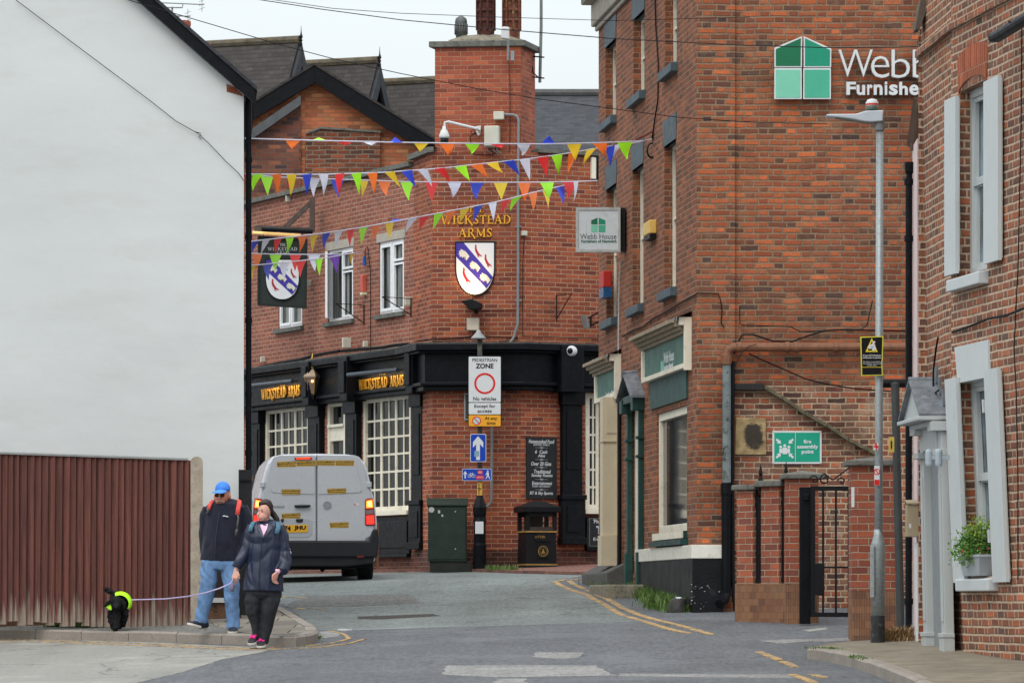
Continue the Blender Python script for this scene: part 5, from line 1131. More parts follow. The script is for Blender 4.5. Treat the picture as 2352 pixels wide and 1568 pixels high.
def boards(fr, rc, o, warp=None, parent=None, name='shutter', n=4, slopeit=None):
    u0, u1, z0, z1 = rc; m = MB()
    for i in range(n):
        a = u0 + (u1 - u0) * i / n; b = u0 + (u1 - u0) * (i + 1) / n - .004; m.box(fr, a, b, o, o + .035, z0, z1)
    m.box(fr, u0 + .01, u1 - .01, o - .01, o + .002, z0 + .02, z1 - .02); return m.build(name, M_shut, parent, warp=warp)
def sash(fr, rc, parent, warp=None):
    u0, u1, z0, z1 = rc; m = frame_bars(fr, rc, -.10, .07, .06); zm_ = (z0 + z1) / 2
    m.box(fr, u0 + .07, u1 - .07, -.16, -.115, zm_ - .03, zm_ + .03); frame_bars(fr, (u0 + .07, u1 - .07, zm_, z1 - .07), -.12, .045, .04, xs=(.5,), bw=.022, mb=m); frame_bars(fr, (u0 + .07, u1 - .07, z0 + .07, zm_), -.14, .045, .03, xs=(.5,), bw=.022, mb=m)
    wv = m.build('window', paint('sash_paint', (184, 190, 190), .5, var=.03), parent, warp=warp)
    mm = MB(); mm.box(fr, u0, u1, -.172, -.165, z0, z1); mm.build('pane', glassy('sash_glass', (88, 100, 106), .08), wv, warp=warp); return wv
sash(RM, UW, rh); sash(RM, (LW[0], LW[1], LW[2], LW[3]), rh, WL)
def srect(x0, x1, y0, y1, o=.03): u0, u1, z0, z1 = RM.rect(x0, x1, y0, y1, o); return u0, u1, z0, z1
boards(RM, srect(2177, 2203, 226, 631), .03, None, rh); boards(RM, srect(2267, 2301, 181, 602), .03, None, rh, n=5)
def seg(u0, u1, z, rise, th, o0, o1, n=8):
    m = MB(); c = (u0 + u1) / 2; hw = (u1 - u0) / 2
    lo = [(c + hw * math.cos(math.pi - math.pi * i / n), z + rise * math.sin(math.pi * i / n)) for i in range(n + 1)]; hi = [(c + (hw + .05) * math.cos(math.pi - math.pi * i / n), z + th + rise * math.sin(math.pi * i / n)) for i in range(n + 1)]
    m.prism(RM, lo + hi[::-1], o0, o1); return m
arch = brick('arch_brick', [(168, 88, 58), (150, 78, 54), (182, 98, 64)], (176, 140, 112), L=.07, hc=.5, mw=.008, seed=44)
seg(UW[0], UW[1], UW[3] - .02, .1, .30, -.02, .012).build('arch', arch, rh)
m = MB(); m.box(RM, UW[0] + .0, UW[1], -.17, -.098, UW[3] - .06, UW[3] + .12); m.build('window_head', M_shut, rh)
def sill(rc, warp, x0=.12, x1=.05, h=.14):
    u0, u1, z0, z1 = rc; m = MB(); m.prism3([RM.p(u0 - x0, .1, z0 - h), RM.p(u0 - x0, .1, z0 - .03), RM.p(u0 - x0, -.12, z0 + .0), RM.p(u0 - x0, -.12, z0 - h)], tuple(RM.p(u1 + x1, 0, 0) - RM.p(u0 - x0, 0, 0))); m.build('sill', M_shut, rh, warp=warp, bevel=.01)
sill(UW, None); sill(LW, WL)
m = MB(); a, b, c, d = LW; m.prism(RM, [(a + .02, d - .03), (b + .12, d - .03), (b + .10, d + .31), (a - .1, d + .31)], -.13, .02); m.build('keystone_lintel', M_shut, rh)
sl_ = srect(2176, 2202, 880, 1330); sr_ = srect(2266, 2292, 858, 1320)
boards(RM, (sl_[0], sl_[1], LW[2] - .06, LW[3] + .02), .03, WL, rh); boards(RM, (sr_[0], sr_[1] + .08, LW[2] - .06, LW[3] + .03), .03, WL, rh, n=5)
for sx in (LW[0] - .03, LW[1] + .03):
    for zz in (LW[3] - .35, LW[2] + .3): m = MB(); m.box(RM, sx - .02, sx + .02, .0, .07, zz, zz + .12); m.build('shutter_hinge', M_shut, rh, warp=WL)
# plant pot on the lower sill
pp_u = LW[0] + (LW[1] - LW[0]) * .42; pz = LW[2]; pc = WL(RM.p(pp_u, .02, pz))
def trough(mb, c, d, L0, L1, w0, w1, h):
    d = Vector((d.x, d.y, 0)); n = Vector((-d.y, d.x, 0)); vs = []
    for (L_, w_, z) in ((L0, w0, 0), (L1, w1, h), (L1 + .02, w1 + .02, h), (L1 + .02, w1 + .02, h + .025), (L1 - .01, w1 - .01, h + .025), (L1 - .02, w1 - .02, h - .02)):
        for a, b in ((-1, -1), (1, -1), (1, 1), (-1, 1)): vs.append(c + d * (L_ / 2 * a) + n * (w_ / 2 * b) + V3(0, 0, z))
    fs = [(0, 1, 2, 3)] + [(i * 4 + j, i * 4 + (j + 1) % 4, i * 4 + 4 + (j + 1) % 4, i * 4 + 4 + j) for i in range(5) for j in range(4)] + [(20, 21, 22, 23)]
    return mb.add(vs, fs)
pt = thing('window_planter', 'grey plastic window box of bushy green leaves and pink flowers on the lower sill', 'planter', pc)
m = MB(); trough(m, pc, RM.d, .55, .72, .13, .17, .17); m.build('trough', paint('grey_planter', (158, 164, 170), .5, var=.06), pt, bevel=.008)
def leaves(name, c, rad, n, size, mat, parent, seed, flat=.6, base=None):
    r = random.Random(seed); m = MB(); cl = [(c + V3(r.gauss(0, rad[0] * .55), r.gauss(0, rad[1] * .55), r.uniform(-.6, 1) * rad[2]), r.uniform(.3, .6)) for _ in range(26)]
    for _ in range(n):
        cc, s_ = r.choice(cl); p = cc + V3(r.gauss(0, .05), r.gauss(0, .04), r.gauss(0, .05))
        nn = Vector((r.gauss(0, 1), r.gauss(0, 1), r.gauss(0, 1) + flat)).normalized(); a = nn.orthogonal().normalized(); a = (a + nn.cross(a) * r.uniform(-2, 2)).normalized(); b = nn.cross(a); L_ = size * r.uniform(.6, 1.4); w_ = L_ * .38
        m.add([p - a * L_ * .5, p + b * w_ + nn * L_ * .08, p + a * L_ * .5 - nn * L_ * .1, p - b * w_ + nn * L_ * .08], [(0, 1, 2), (0, 2, 3)])
    return m.build(name, mat, parent)
leaves('foliage', pc + V3(-.03, -.02, .27), (.15, .09, .13), 1800, .030, M_leaf, pt, 5); leaves('foliage', pc + V3(-.03, .26, .20), (.04, .08, .09), 300, .03, M_leaf, pt, 8); leaves('foliage', pc + V3(.01, -.05, .40), (.10, .08, .12), 380, .022, leafm('yellow_green_leaves', (110, 150, 44), (164, 190, 70)), pt, 9)
r = random.Random(2); m = MB()
for _ in range(12): m.ball(pc + V3(r.uniform(-.16, .2), -.1 + r.uniform(-.05, .05), .2 + r.uniform(0, .08)), .013, 6, 4)
m.build('flowers', paint('pink_petals', (190, 40, 96), .6), pt)
# door surround and lead hood
FRd = RFf; M_door = paint('grey_door_surround', (172, 177, 177), .5, var=.04, scale=3)
def fx(x, y, o=0): return FRd.uz(x, y, o)
ub0 = fx(2109, 1040, .09)[0]; uc0 = fx(2150, 1040, .09)[0]; zcap = fx(2110, 985)[1]; zb0 = .75
m = MB()
for a, b in ((ub0, ub0 + .2), (uc0, uc0 + .2)):
    m.box(FRd, a, b, 0, .09, zb0, zcap); m.box(FRd, a - .02, b + .02, 0, .11, zb0, zb0 + .5); m.box(FRd, a - .03, b + .03, 0, .12, zb0 + .5, zb0 + .54)
    m.box(FRd, a + .04, b - .04, .09, .1, zb0 + .65, zcap - .5); m.box(FRd, a - .03, b + .03, 0, .15, zcap - .32, zcap - .26); m.box(FRd, a - .04, b + .04, 0, .18, zcap - .09, zcap)
m.box(FRd, ub0 + .201, uc0 - .001, 0, .1, zcap - .25, zcap + .0); dd = m.build('door_surround', M_door, rh, warp=WD2, bevel=.006)
m = MB(); m.box(FRd, ub0 + .2, uc0, -.0, .02, zb0 + .3, zcap - .25); m.build('front_door', paint('grey_door', (128, 134, 136), .5, var=.04), rh, warp=WD2)
hA = fx(2118, 955, .24)[0]; hB = fx(2070, 966, .24)[0]; hzb = fx(2118, 955, .24)[1]; hm = (hA + hB) / 2; hzt = fx(2092, 876, .24)[1]
m = MB()
for e in (hA, hB): m.prism3([FRd.p(hm, -.0, hzt), FRd.p(hm, .27, hzt), FRd.p(e, .27, hzb), FRd.p(e, -.0, hzb)], (0, 0, .025))
m.tube([FRd.p(hm, 0, hzt + .02), FRd.p(hm, .27, hzt + .02)], .022, 8)
for i in range(3): z_ = hzt - .02 - i * .12; u_ = hm + (hA - hm) * i / 3.2; m.box(FRd, u_, u_ + .12, -.0, .02, z_, z_ + .16)
m.build('door_hood', M_lead, rh)
m = MB(); m.prism(FRd, [(hB, hzb), (hA, hzb), (hm, hzt)], .0, .22); m.build('pediment', M_door, rh)
m = MB(); m.box(FRd, hB - .02, hA + .02, 0, .28, hzb - .04, hzb - .001); m.box(FRd, hB + .05, hA - .03, 0, .17, hzb - .09, hzb - .041); m.build('pediment_base', M_door, rh, bevel=.008)
for xx in (2143, 2166):
    q, z_ = fx(xx, 1050, .16); m = MB(); p = FRd.p(q, .2, z_); m.lathe(p, [(.03, -.08), (.034, -.06), (.034, .05), (.028, .07), (.01, .08)], 12); m.box(FRd, q - .02, q + .02, .1, .19, z_ - .02, z_ + .02)
    m.build('door_lamp', paint('pale_lamp', (160, 172, 180), .4), label='small grey cylinder lamp on the %s of the grey door surround' % ('far side' if xx == 2143 else 'near side'), cat='wall lamp')
def rcable(lab, pts, o=.03, rr=.012, fr=RM):
    m = MB(); q = []
    for x, y in pts: u, z = fr.uz(x, y, o); q.append(fr.p(u, o, z))
    m.tube(q, rr, 5); return m.build('cable', M_wire, label=lab, cat='cable')
rcable('grey cable clipped across the brick house between its two windows', [(2188, 763), (2230, 748), (2270, 732), (2310, 725), (2352, 708), (2400, 690)])
rcable('black cable dropping from the clipped run to the lead door hood', [(2155, 774), (2150, 800), (2144, 850), (2144, 905), (2156, 896)], .05, .01, RFf)
rcable('thin black cable hanging down the wall right of the upper shutter', [(2347, 60), (2345, 300), (2338, 620), (2333, 715), (2329, 800), (2334, 900), (2338, 1100), (2338, 1330)], .03, .006)
# pink neighbour
pk = thing('pink_house', 'sliver of a pale pink rendered house beside the brick house', 'house', (4.6, 42, 1.0))
PA = Vector(plan(2096, 41.8)); PB = Vector((4.02, 41.05)); PK = Fr(PA, PB)
M_pink = paint('pale_pink_render', (216, 196, 196), .7, var=.04, scale=3)
m = MB(); zt_ = PX(2103, 330, 41.5).z; q = Vector((4, 2)); col(m, [tuple(PA), tuple(PB), (6.5, 41.6), (6.4, 44.5), (PA.x / PA.y * 44.5 + .05, 44.5)], .9, zt_); m.build('wall', M_pink, pk)
m = MB(); a = PX(2096, 345, 41.7); b = PX(2112, 235, 41.3); m.prism3([a, b, b + V3(3, 0, .3), a + V3(3, 0, .1)], (-.06, 0, .05)); m.tube([a, PX(2099, 290, 41.6), b], .03, 6); m.build('verge', paint('brown_verge', (104, 88, 76), .8), pk)
m = MB(); m.prism3([PX(x, y, 40.75) for x, y in ((2096, 77), (2107, 75), (2138, -12), (2113, -12))], (0, -.25, 0)); m.build('eave_board', paint('brown_eave', (88, 78, 68), .8), rh)
m = MB(); X2 = PX(2086, 400, 41.7); m.tube([PX(2088.5, 378, 41.7), PX(2088, 415, 41.7), PX(2087.5, 430, 41.7), PX(2087, 1505, 41.7)], [.03, .03, .034, .034], 12)
m.lathe(PX(2088.5, 400, 41.7), [(.03, 0), (.045, .02), (.05, .1), (.05, .12), (.0, .12)], 10)
m.build('drainpipe', M_blk, pk)
for y in (418, 548, 1380): m = MB(); m.lathe(PX(2087, y, 41.7), [(.034, -.03), (.045, -.03), (.045, .03), (.034, .03)], 12); m.build('pipe_bracket', M_blk, pk)
m = MB(); m.tube([PX(2107, 1245, 41.0), PX(2110, 1500, 41.0)], .03, 10); m.build('drainpipe', M_wht, pk)
m = MB(); fm = front(41.0); m.pbox(fm, 2083, 2110, 1158, 1232, -.1, .08); u0, u1, z0, z1 = fm.rect(2082, 2111, 1146, 1158, .09); m.prism3([fm.p(u0, .1, z0), fm.p(u0, .1, z0 + .02), fm.p(u0, -.1, z1)], (u1 - u0, 0, 0))
mbx = m.build('meter_box', paint('beige_meter_box', (160, 148, 122), .5, var=.06), label='beige wall mounted letter box beside the grey door surround', cat='box', bevel=.006)
m = MB(); m.pbox(fm, 2088, 2093, 1202, 1212, .08, .083); m.build('label', M_sw, mbx)
# rubbish / dead weeds at foot of the pipe
blades('dry_weeds', 'heap of dry brown weeds at the foot of the black drainpipe', [(PX(2030, 1502, 41.2), PX(2085, 1500, 41.2))], 500, .18, .05, mat=leafm('dry_stalks', (128, 98, 62), (170, 142, 100)), z=.11, lean=1.4)
# ================================================================ STREET FURNITURE AND THINGS ON THE PUB
LY = 41.0
lp_z = PX(2016, 1490, LY).z
lamp = thing('street_lamp', 'galvanised street lamp column with flat arm on the right pavement', 'street lamp', PX(2016, 1490, LY))
m = MB(); a = PX(2018, 1285, LY); b = PX(2021, 276, LY); m.tube([a, a.lerp(b, .3), b], [.041, .039, .036], 16); m.build('column', M_galv, lamp, smooth=True)
m = MB(); base = PX(2016, 1490, LY); mid = PX(2017, 1413, LY); top = PX(2018, 1250, LY)
m.lathe(mid, [(.069, 0), (.069, top.z - mid.z), (.069, top.z - mid.z + .01), (.045, top.z - mid.z + .09), (.041, top.z - mid.z + .15)], 18); bs = m.build('base_tube', M_galv, lamp, smooth=True)
m = MB(); m.lathe(base - V3(0, 0, .1), [(.071, 0), (.071, mid.z - base.z + .1)], 18); m.build('painted_base', paint('scuffed_black_paint', (44, 46, 48), .6, var=.3, dirt=(110, 112, 112, .5)), lamp)
m = MB(); fL = front(LY - .06); m.pbox(fL, 1999, 2009, 1252, 1372, 0, .022); m.build('access_door', M_galv, bs, bevel=.008)
m = MB(); fh = front(LY); q = [fh.uz(x, y) for x, y in [(1896, 265.5), (1899, 269.5), (1928, 272), (1955, 275), (1985, 281), (2000, 282), (2026, 280), (2028, 255), (1990, 256), (1965, 263.5), (1905, 264)]]; m.prism(fh, q, -.11, .07)
m.build('lantern', paint('lantern_grey', (184, 194, 202), .4, var=.06), lamp, bevel=.02)
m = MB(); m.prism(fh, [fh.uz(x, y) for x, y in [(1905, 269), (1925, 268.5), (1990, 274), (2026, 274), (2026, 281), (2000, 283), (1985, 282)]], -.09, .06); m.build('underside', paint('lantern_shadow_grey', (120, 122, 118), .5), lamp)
m = MB(); m.lathe(PX(2020, 300, LY), [(.052, 0), (.05, .1), (.045, .13)], 14); m.build('collar', paint('collar_grey', (118, 120, 122), .5), lamp)
m = MB(); c = PX(2003, 256, LY); m.lathe(c, [(.035, 0), (.066, .015), (.066, .035), (.06, .05)], 14); cl = m.build('sensor', paint('sensor_green', (84, 96, 84), .5), lamp)
m = MB(); m.lathe(c, [(.06, .05), (.064, .055), (.064, .065), (.064, .085), (.045, .115), (.01, .125)], 14); m.build('sensor_cap', M_wht, cl, smooth=True)
m = MB(); m.lathe(c, [(.0652, .058), (.0652, .074)], 14); m.build('red_band', M_red, cl)
# notice on the column
fN = Fr(plan(1976, 40.93), plan(2029, 40.93)); cn_ = thing('camera_notice', 'black and yellow camera warning notice wrapped on the lamp column', 'sign', PX(2003, 863, 40.9))
m = MB(); m.pprism(fN, [(1976, 773), (2029, 771.6), (2027.5, 826), (2026, 832), (2028, 862), (1978, 863)], 0, .008); m.build('board', paint('notice_yellow', (206, 200, 60), .5), cn_)
m = MB(); m.pprism(fN, [(1978.5, 775.5), (2026.5, 774), (2025, 826), (2023.5, 832), (2025.5, 859.5), (1980.5, 860.5)], .008, .011); m.build('black_panel', M_sb, cn_)
m = MB(); m.pprism(fN, [(1988, 808), (2016, 808), (2002.5, 776)], .011, .013); m.build('triangle', paint('notice_yellow2', (232, 206, 44), .5), cn_)
m = MB(); m.pprism(fN, [(1993, 805), (2011, 805), (2002.5, 783)], .013, .014); m.build('triangle_black', M_sb, cn_)
m = MB(); m.pprism(fN, [(1992, 796), (2006, 787), (2011, 793), (1998, 802)], .014, .016); m.pprism(fN, [(2001, 797), (2010, 794), (2012, 803), (2004, 806)], .014, .016); m.pprism(fN, [(2003, 784), (2010, 783), (2010, 788), (2005, 788)], .014, .0155); m.build('pictogram', M_sw, cn_)
text('24 hour CCTV Monitoring\nand Recording in operation', fN, (1981, 2024, 814, 824), .0115, M_sw, cn_, bold=.02)
text('The scheme is controlled by\nthis building for the purpose\nof public safety', fN, (1982, 2023, 829, 841), .0115, M_sw, cn_)
m = MB(); m.pbox(fN, 1980, 2024, 842.6, 843.6, .011, .0125); m.build('divider', paint('notice_yellow2', (232, 206, 44)), cn_)
st_ = MB(); fS = front(40.93); st_.pbox(fS, 2008, 2020.5, 1069, 1114, 0, .003); sk = st_.build('column_notice', M_sw, label='small white and red prohibition notice stuck low on the lamp column', cat='sign')
def ring(fr, cx, cy, r0, r1, o0, o1, mat, parent, name='ring', n=28, arc=(0, 2 * math.pi)):
    (u, z) = fr.uz(cx, cy, o0); k = abs(fr.uz(cx + 10, cy, o0)[0] - u) / 10; mm = MB()
    pts = []
    for i in range(n):
        a = arc[0] + (arc[1] - arc[0]) * i / n; b = arc[0] + (arc[1] - arc[0]) * (i + 1) / n
        mm.prism(fr, [(u + r0 * k * math.cos(a), z + r0 * k * math.sin(a)), (u + r1 * k * math.cos(a), z + r1 * k * math.sin(a)), (u + r1 * k * math.cos(b), z + r1 * k * math.sin(b)), (u + r0 * k * math.cos(b), z + r0 * k * math.sin(b))], o0, o1)
    return mm.build(name, mat, parent)
ring(fS, 2014, 1083, 5.2, 7.2, .003, .005, M_red, sk); m = MB(); m.pbox(fS, 2008.5, 2020, 1101, 1113.5, .003, .005); m.build('red_panel', M_red, sk)
m = MB(); m.pprism(fS, [(2009.5, 1078), (2011, 1076.5), (2019, 1088), (2017.5, 1089.5)], .0052, .0066); m.build('slash', M_red, sk)
m = MB(); m.pbox(fS, 2007, 2018, 1017, 1033, -.0, .002); kk = m.build('sticker', M_sw, label='tiny red, white and blue striped sticker on the lamp column', cat='sticker')
m = MB(); m.pbox(fS, 2007, 2018, 1023, 1027, .002, .003); m.pbox(fS, 2011, 2014, 1017, 1033, .0031, .004); m.pprism(fS, [(2007, 1017), (2010, 1017), (2018, 1031), (2018, 1033)], .0041, .005); m.build('stripe', M_red, kk)

# fire assembly sign
fa = thing('fire_assembly_sign', 'green and white fire assembly point sign on the patched brick wall', 'sign', pf(1830, 1065, -.02))
m = MB(); m.pbox(WF, 1774, 1887, 989, 1064.5, -.05, -.03, at=-.04); m.build('board', M_wht, fa)
M_fg = paint('safety_green', (22, 150, 122), .45, var=.04)
for a, b in ((1778.5, 1826), (1827.5, 1883)): m = MB(); m.pbox(WF, a, b, 993, 1060, -.03, -.027, at=-.03); m.build('green_panel', M_fg, fa)
text('fire\nassembly\npoint', WF, (1831, 1879, 1009, 1043.5), -.026, M_sw, fa, bold=.03)
m = MB()
for cx, cy in ((1802.5, 1023), (1793, 1026), (1812, 1026)): u, z = WF.uz(cx, cy, -.027); m.lathe(WF.p(u, -.0265, z), [(.0175, 0), (.0175, .003)], 14, (0, -1, 0))
for a, b, c, d in ((1790, 1797.5, 1030, 1040), (1808, 1814.5, 1030, 1040), (1797.8, 1807.7, 1027, 1042.5)): m.pbox(WF, a, b, c, d, -.027, -.023, at=-.023)
for cx, cy, s, t in ((1788, 1013, 1, 1), (1817, 1013, -1, 1), (1788, 1046, 1, -1), (1817, 1046, -1, -1)):
    m.pprism(WF, [(cx - 5 * s, cy - 5 * t), (cx - 3 * s, cy - 6.5 * t), (cx + 2.5 * s, cy - 1 * t), (cx + 4 * s, cy - 4 * t), (cx + 6 * s, cy + 5.5 * t), (cx - 4.5 * s, cy + 4.5 * t), (cx - 1.2 * s, cy + 2 * t), (cx - 6.5 * s, cy - 3 * t)], -.027, -.0235)
m.build('pictogram', M_sw, fa)
m = MB()
for x, y in ((1777, 992), (1884, 992), (1777, 1061.5), (1884, 1061.5)): u, z = WF.uz(x, y, -.03); m.lathe(WF.p(u, -.03, z), [(.007, 0), (.005, .004)], 8, (0, -1, 0))
m.build('screw', M_grey, fa)

# signpost in front of the pub corner
PY = 68.2
sp_ = thing('sign_post', 'black cast iron street post with zone, arrow and cycle signs at the pub corner', 'signpost', PX(1102, 1306, PY))
m = MB(); b0 = PX(1102, 1306, PY); s_ = PY / F
h = lambda y: (1306 - y) * s_
m.lathe(b0 - V3(0, 0, .1), [(.108, 0), (.108, h(1238)), (.098, h(1232)), (.098, h(1200) + .1), (.112, h(1196) + .1), (.098, h(1188) + .1), (.108, h(1180) + .1), (.112, h(1165) + .1), (.098, h(1158) + .1), (.075, h(1148) + .1), (.055, h(1140) + .1), (.055, h(1137) + .1)], 12)
m.build('base', M_blk, sp_, smooth=False, bevel=.01)
m = MB(); m.tube([PX(1102, 1140, PY), PX(1102, 780, PY)], .04, 14); m.build('pole', paint('grey_black_pole', (62, 62, 58), .6, var=.3, dirt=(120, 112, 100, .5)), sp_, smooth=True)
m = MB(); m.lathe(PX(1102, 1137, PY), [(.043, 0), (.043, (1137 - 1107) * s_)], 14); yb = m.build('yellow_band', paint('band_yellow', (214, 170, 74), .5, var=.08, dirt=(120, 96, 60, .4)), sp_)
fz = front(PY - .05); m = MB(); m.pbox(fz, 1097.5, 1106, 1120.5, 1122, .0, .005); m.pbox(fz, 1099, 1100.5, 1110, 1135, .0, .006); m.build('band_mark', M_sb, yb)
m = MB(); m.lathe(PX(1101, 1160, PY) + V3(0, -.18, 0), [(0, 0)], 3) if False else None
m.pbox(front(PY - .115), 1091.5, 1110.5, 1197, 1225, 0, .004); m.build('paper_notice', M_sw, sp_)
m = MB(); m.lathe(PX(1099, 779, PY), [(.11, 0), (.13, .01), (.12, .03), (.045, .11), (.03, .15), (.0, .16)], 18); m.build('lamp_cap', paint('pewter', (142, 146, 146), .5, metal=.2, var=.15), sp_, smooth=True)
FZ = front(PY - .10)
def rrect(m, fr, x0, x1, y0, y1, r, o0, o1):
    pts = []
    for cx, cy, a0 in ((x1 - r, y0 + r, -90), (x1 - r, y1 - r, 0), (x0 + r, y1 - r, 90), (x0 + r, y0 + r, 180)):
        for i in range(5): a = R_(a0 + i * 22.5); pts.append((cx + r * math.cos(a), cy + r * math.sin(a)))
    m.pprism(fr, pts, o0, o1); return m
zs = rrect(MB(), FZ, 1075, 1151.5, 817, 980, 3, -.03, 0).build('sign_backing', M_sb, sp_)
rrect(MB(), FZ, 1076.6, 1150, 818.8, 923, 2, 0, .003).build('zone_panel', M_sw, zs); rrect(MB(), FZ, 1076.6, 1150, 924.8, 951, 2, 0, .003).build('access_panel', M_sw, zs); rrect(MB(), FZ, 1076.6, 1150, 952.8, 978.5, 2, 0, .003).build('yellow_panel', M_yel, zs)
text('PEDESTRIAN', FZ, (1085, 1142, 822.5, 830.5), .003, M_sb, zs, bold=.012); text('ZONE', FZ, (1092.5, 1133.5, 834.5, 846), .003, M_sb, zs, bold=.035); text('No vehicles', FZ, (1087, 1140, 911, 919.5), .003, M_sb, zs, bold=.015)
text('Except for', FZ, (1089.5, 1138, 928.5, 938), .003, M_sb, zs, bold=.015); text('access', FZ, (1097, 1129.5, 941.5, 947.5), .003, M_sb, zs, bold=.015); text('At any', FZ, (1113, 1142, 956.5, 966), .003, M_sb, zs, bold=.015); text('time', FZ, (1117.5, 1138, 967.5, 975), .003, M_sb, zs, bold=.015)
ring(FZ, 1113.5, 880.3, 19.6, 24.2, .003, .006, M_red, zs, n=40)
ring(FZ, 1094.6, 965.8, 8, 10, .003, .006, M_red, zs, n=24); ring(FZ, 1094.6, 965.8, .1, 8, .003, .0045, paint('pale_disc', (176, 200, 206), .5), zs, n=24); m = MB(); m.pprism(FZ, [(1087.5, 959.5), (1089, 958), (1101.7, 972), (1100.2, 973.5)], .0046, .0062); m.build('slash', M_red, zs)
FZ2 = front(PY - .08)
aw = rrect(MB(), FZ2, 1080, 1116.7, 996, 1060.3, 3.5, -.02, 0).build('arrow_sign', M_sw, sp_); rrect(MB(), FZ2, 1081.3, 1115.4, 997.4, 1059, 3, 0, .002).build('blue_panel', M_dblue, aw)
m = MB(); m.pprism(FZ2, [(1098, 1001), (1110, 1015), (1110, 1027.5), (1102.3, 1019.5), (1102.3, 1055.5), (1093.7, 1055.5), (1093.7, 1019.5), (1086.3, 1027.5), (1086.3, 1015)], .002, .0035); m.build('arrow', M_sw, aw)
m = MB(); m.pbox(FZ2, 1089.5, 1100.5, 1035, 1048.5, .0036, .005); m.build('sticker', paint('torn_sticker', (126, 156, 172), .5, var=.3, scale=60), aw)
cy_ = rrect(MB(), FZ2, 1061.6, 1128.8, 1075.6, 1103.5, 3, -.02, 0).build('cycle_sign', M_sw, sp_); rrect(MB(), FZ2, 1062.6, 1127.8, 1076.7, 1102.4, 2.4, 0, .002).build('blue_panel', M_dblue, cy_)
m = MB(); m.pprism(FZ2, [(1068.5, 1081), (1072.7, 1087), (1072.7, 1089.5), (1070, 1087), (1070, 1098), (1067, 1098), (1067, 1087), (1064.5, 1089.5), (1064.5, 1087)], .002, .0035)
m.pprism(FZ2, [(1120, 1083.5), (1122, 1083.5), (1123.5, 1089), (1122.3, 1091), (1126, 1099), (1124, 1099.5), (1120.8, 1093), (1117, 1099.5), (1115.5, 1098.5), (1119, 1091), (1118, 1088), (1116, 1091), (1115, 1090), (1117.5, 1085)], .002, .0035); m.build('symbols', M_sw, cy_)
u, z = FZ2.uz(1120.5, 1081.3, .002); m = MB(); m.lathe(FZ2.p(u, .002, z), [(.014, 0), (.014, .0015)], 12, (0, -1, 0)); m.build('walker_head', M_sw, cy_)
for cx in (1078.5, 1087.7): ring(FZ2, cx, 1092.5, 3.2, 4.1, .002, .0035, M_sw, cy_, 'wheel', 18)
m = MB()
for (a, b, c, d) in ((1078.5, 1092.5, 1080.3, 1087), (1080.3, 1087, 1086, 1087), (1083, 1092.5, 1086, 1087), (1086, 1087, 1087.7, 1092.5), (1078.5, 1092.5, 1083, 1092.5), (1080.3, 1087, 1083, 1092.5), (1085.7, 1085, 1086, 1087), (1084.5, 1085, 1087, 1085.3), (1079.3, 1085.7, 1081.6, 1085.7)):
    p, q = Vector((a, b)), Vector((c, d)); t = (q - p).normalized(); n_ = Vector((-t.y, t.x)) * .45; m.pprism(FZ2, [tuple(p - n_), tuple(q - n_), tuple(q + n_), tuple(p + n_)], .002, .0034)
m.build('bicycle_symbol', M_sw, cy_)
for bx, tx in (((1096.5, 1108.8, 1079.5, 1088.5), '451'), ((1093.5, 1112, 1091.5, 1100.3), '(551)')):
    pl = rrect(MB(), FZ2, *bx, 1.5, .002, .0032).build('number_plate', M_red, cy_); text(tx, FZ2, (bx[0] + 2, bx[1] - 2, bx[2] + 2.2, bx[3] - 2.2), .0033, M_sw, pl, bold=.02)

# green cabinet
fC = Fr(plan(981, 68.2), plan(1075, 68.2)); cab = thing('utility_cabinet', 'dark green metal street cabinet with stickers against the pub wall', 'cabinet', PX(1035, 1305, 68))
M_cab = paint('cabinet_green', (34, 48, 42), .5, var=.2, scale=5, dirt=(52, 62, 52, .4), bump=.002)
z0 = PX(1035, 1306, 68.2).z; zt1 = PX(1035, 1161, 68.2).z; u0, u1, _, _ = fC.rect(983, 1072, 1161, 1300)
m = MB(); m.box(fC, u0 + .03, u1 + .08, -.40, -.02, z0 - .05, z0 + .12); m.build('plinth', paint('cabinet_plinth', (38, 42, 38), .8, var=.3), cab)
m = MB(); m.box(fC, u0, u1, -.42, 0, z0 + .12, zt1); m.build('body', M_cab, cab, bevel=.012)
m = MB(); m.prism3([fC.p(u0 - .02, .03, zt1), fC.p(u0 - .02, .03, zt1 + .02), fC.p(u0 - .02, -.2, zt1 + .13), fC.p(u0 - .02, -.45, zt1 + .02), fC.p(u0 - .02, -.45, zt1)], tuple(fC.p(u1 + .04, 0, 0) - fC.p(u0, 0, 0))); m.build('lid', M_cab, cab)
um_ = u0 + .64 * (u1 - u0); m = MB(); m.box(fC, u0 + .02, u1 - .02, 0, .012, z0 + .16, zt1 - .03); m.build('door', M_cab, cab, bevel=.004)
m = MB()
for x, y, r_ in ((991, 1170, .02), (1046, 1174, .012), (1046, 1260, .012)): u, z = fC.uz(x, y, .012); m.lathe(fC.p(u, .012, z), [(r_ * (2.4 if r_ > .015 else 1), 0), (r_ * (2.4 if r_ > .015 else 1), .003)], 12, (0, -1, 0))
m.pbox(fC, 1006, 1011, 1163 + 8, 1176 + 2, .012, .014); m.pbox(fC, 1014, 1018, 1181, 1186, .012, .014); m.build('stickers', paint('old_sticker', (168, 172, 168), .6), cab)

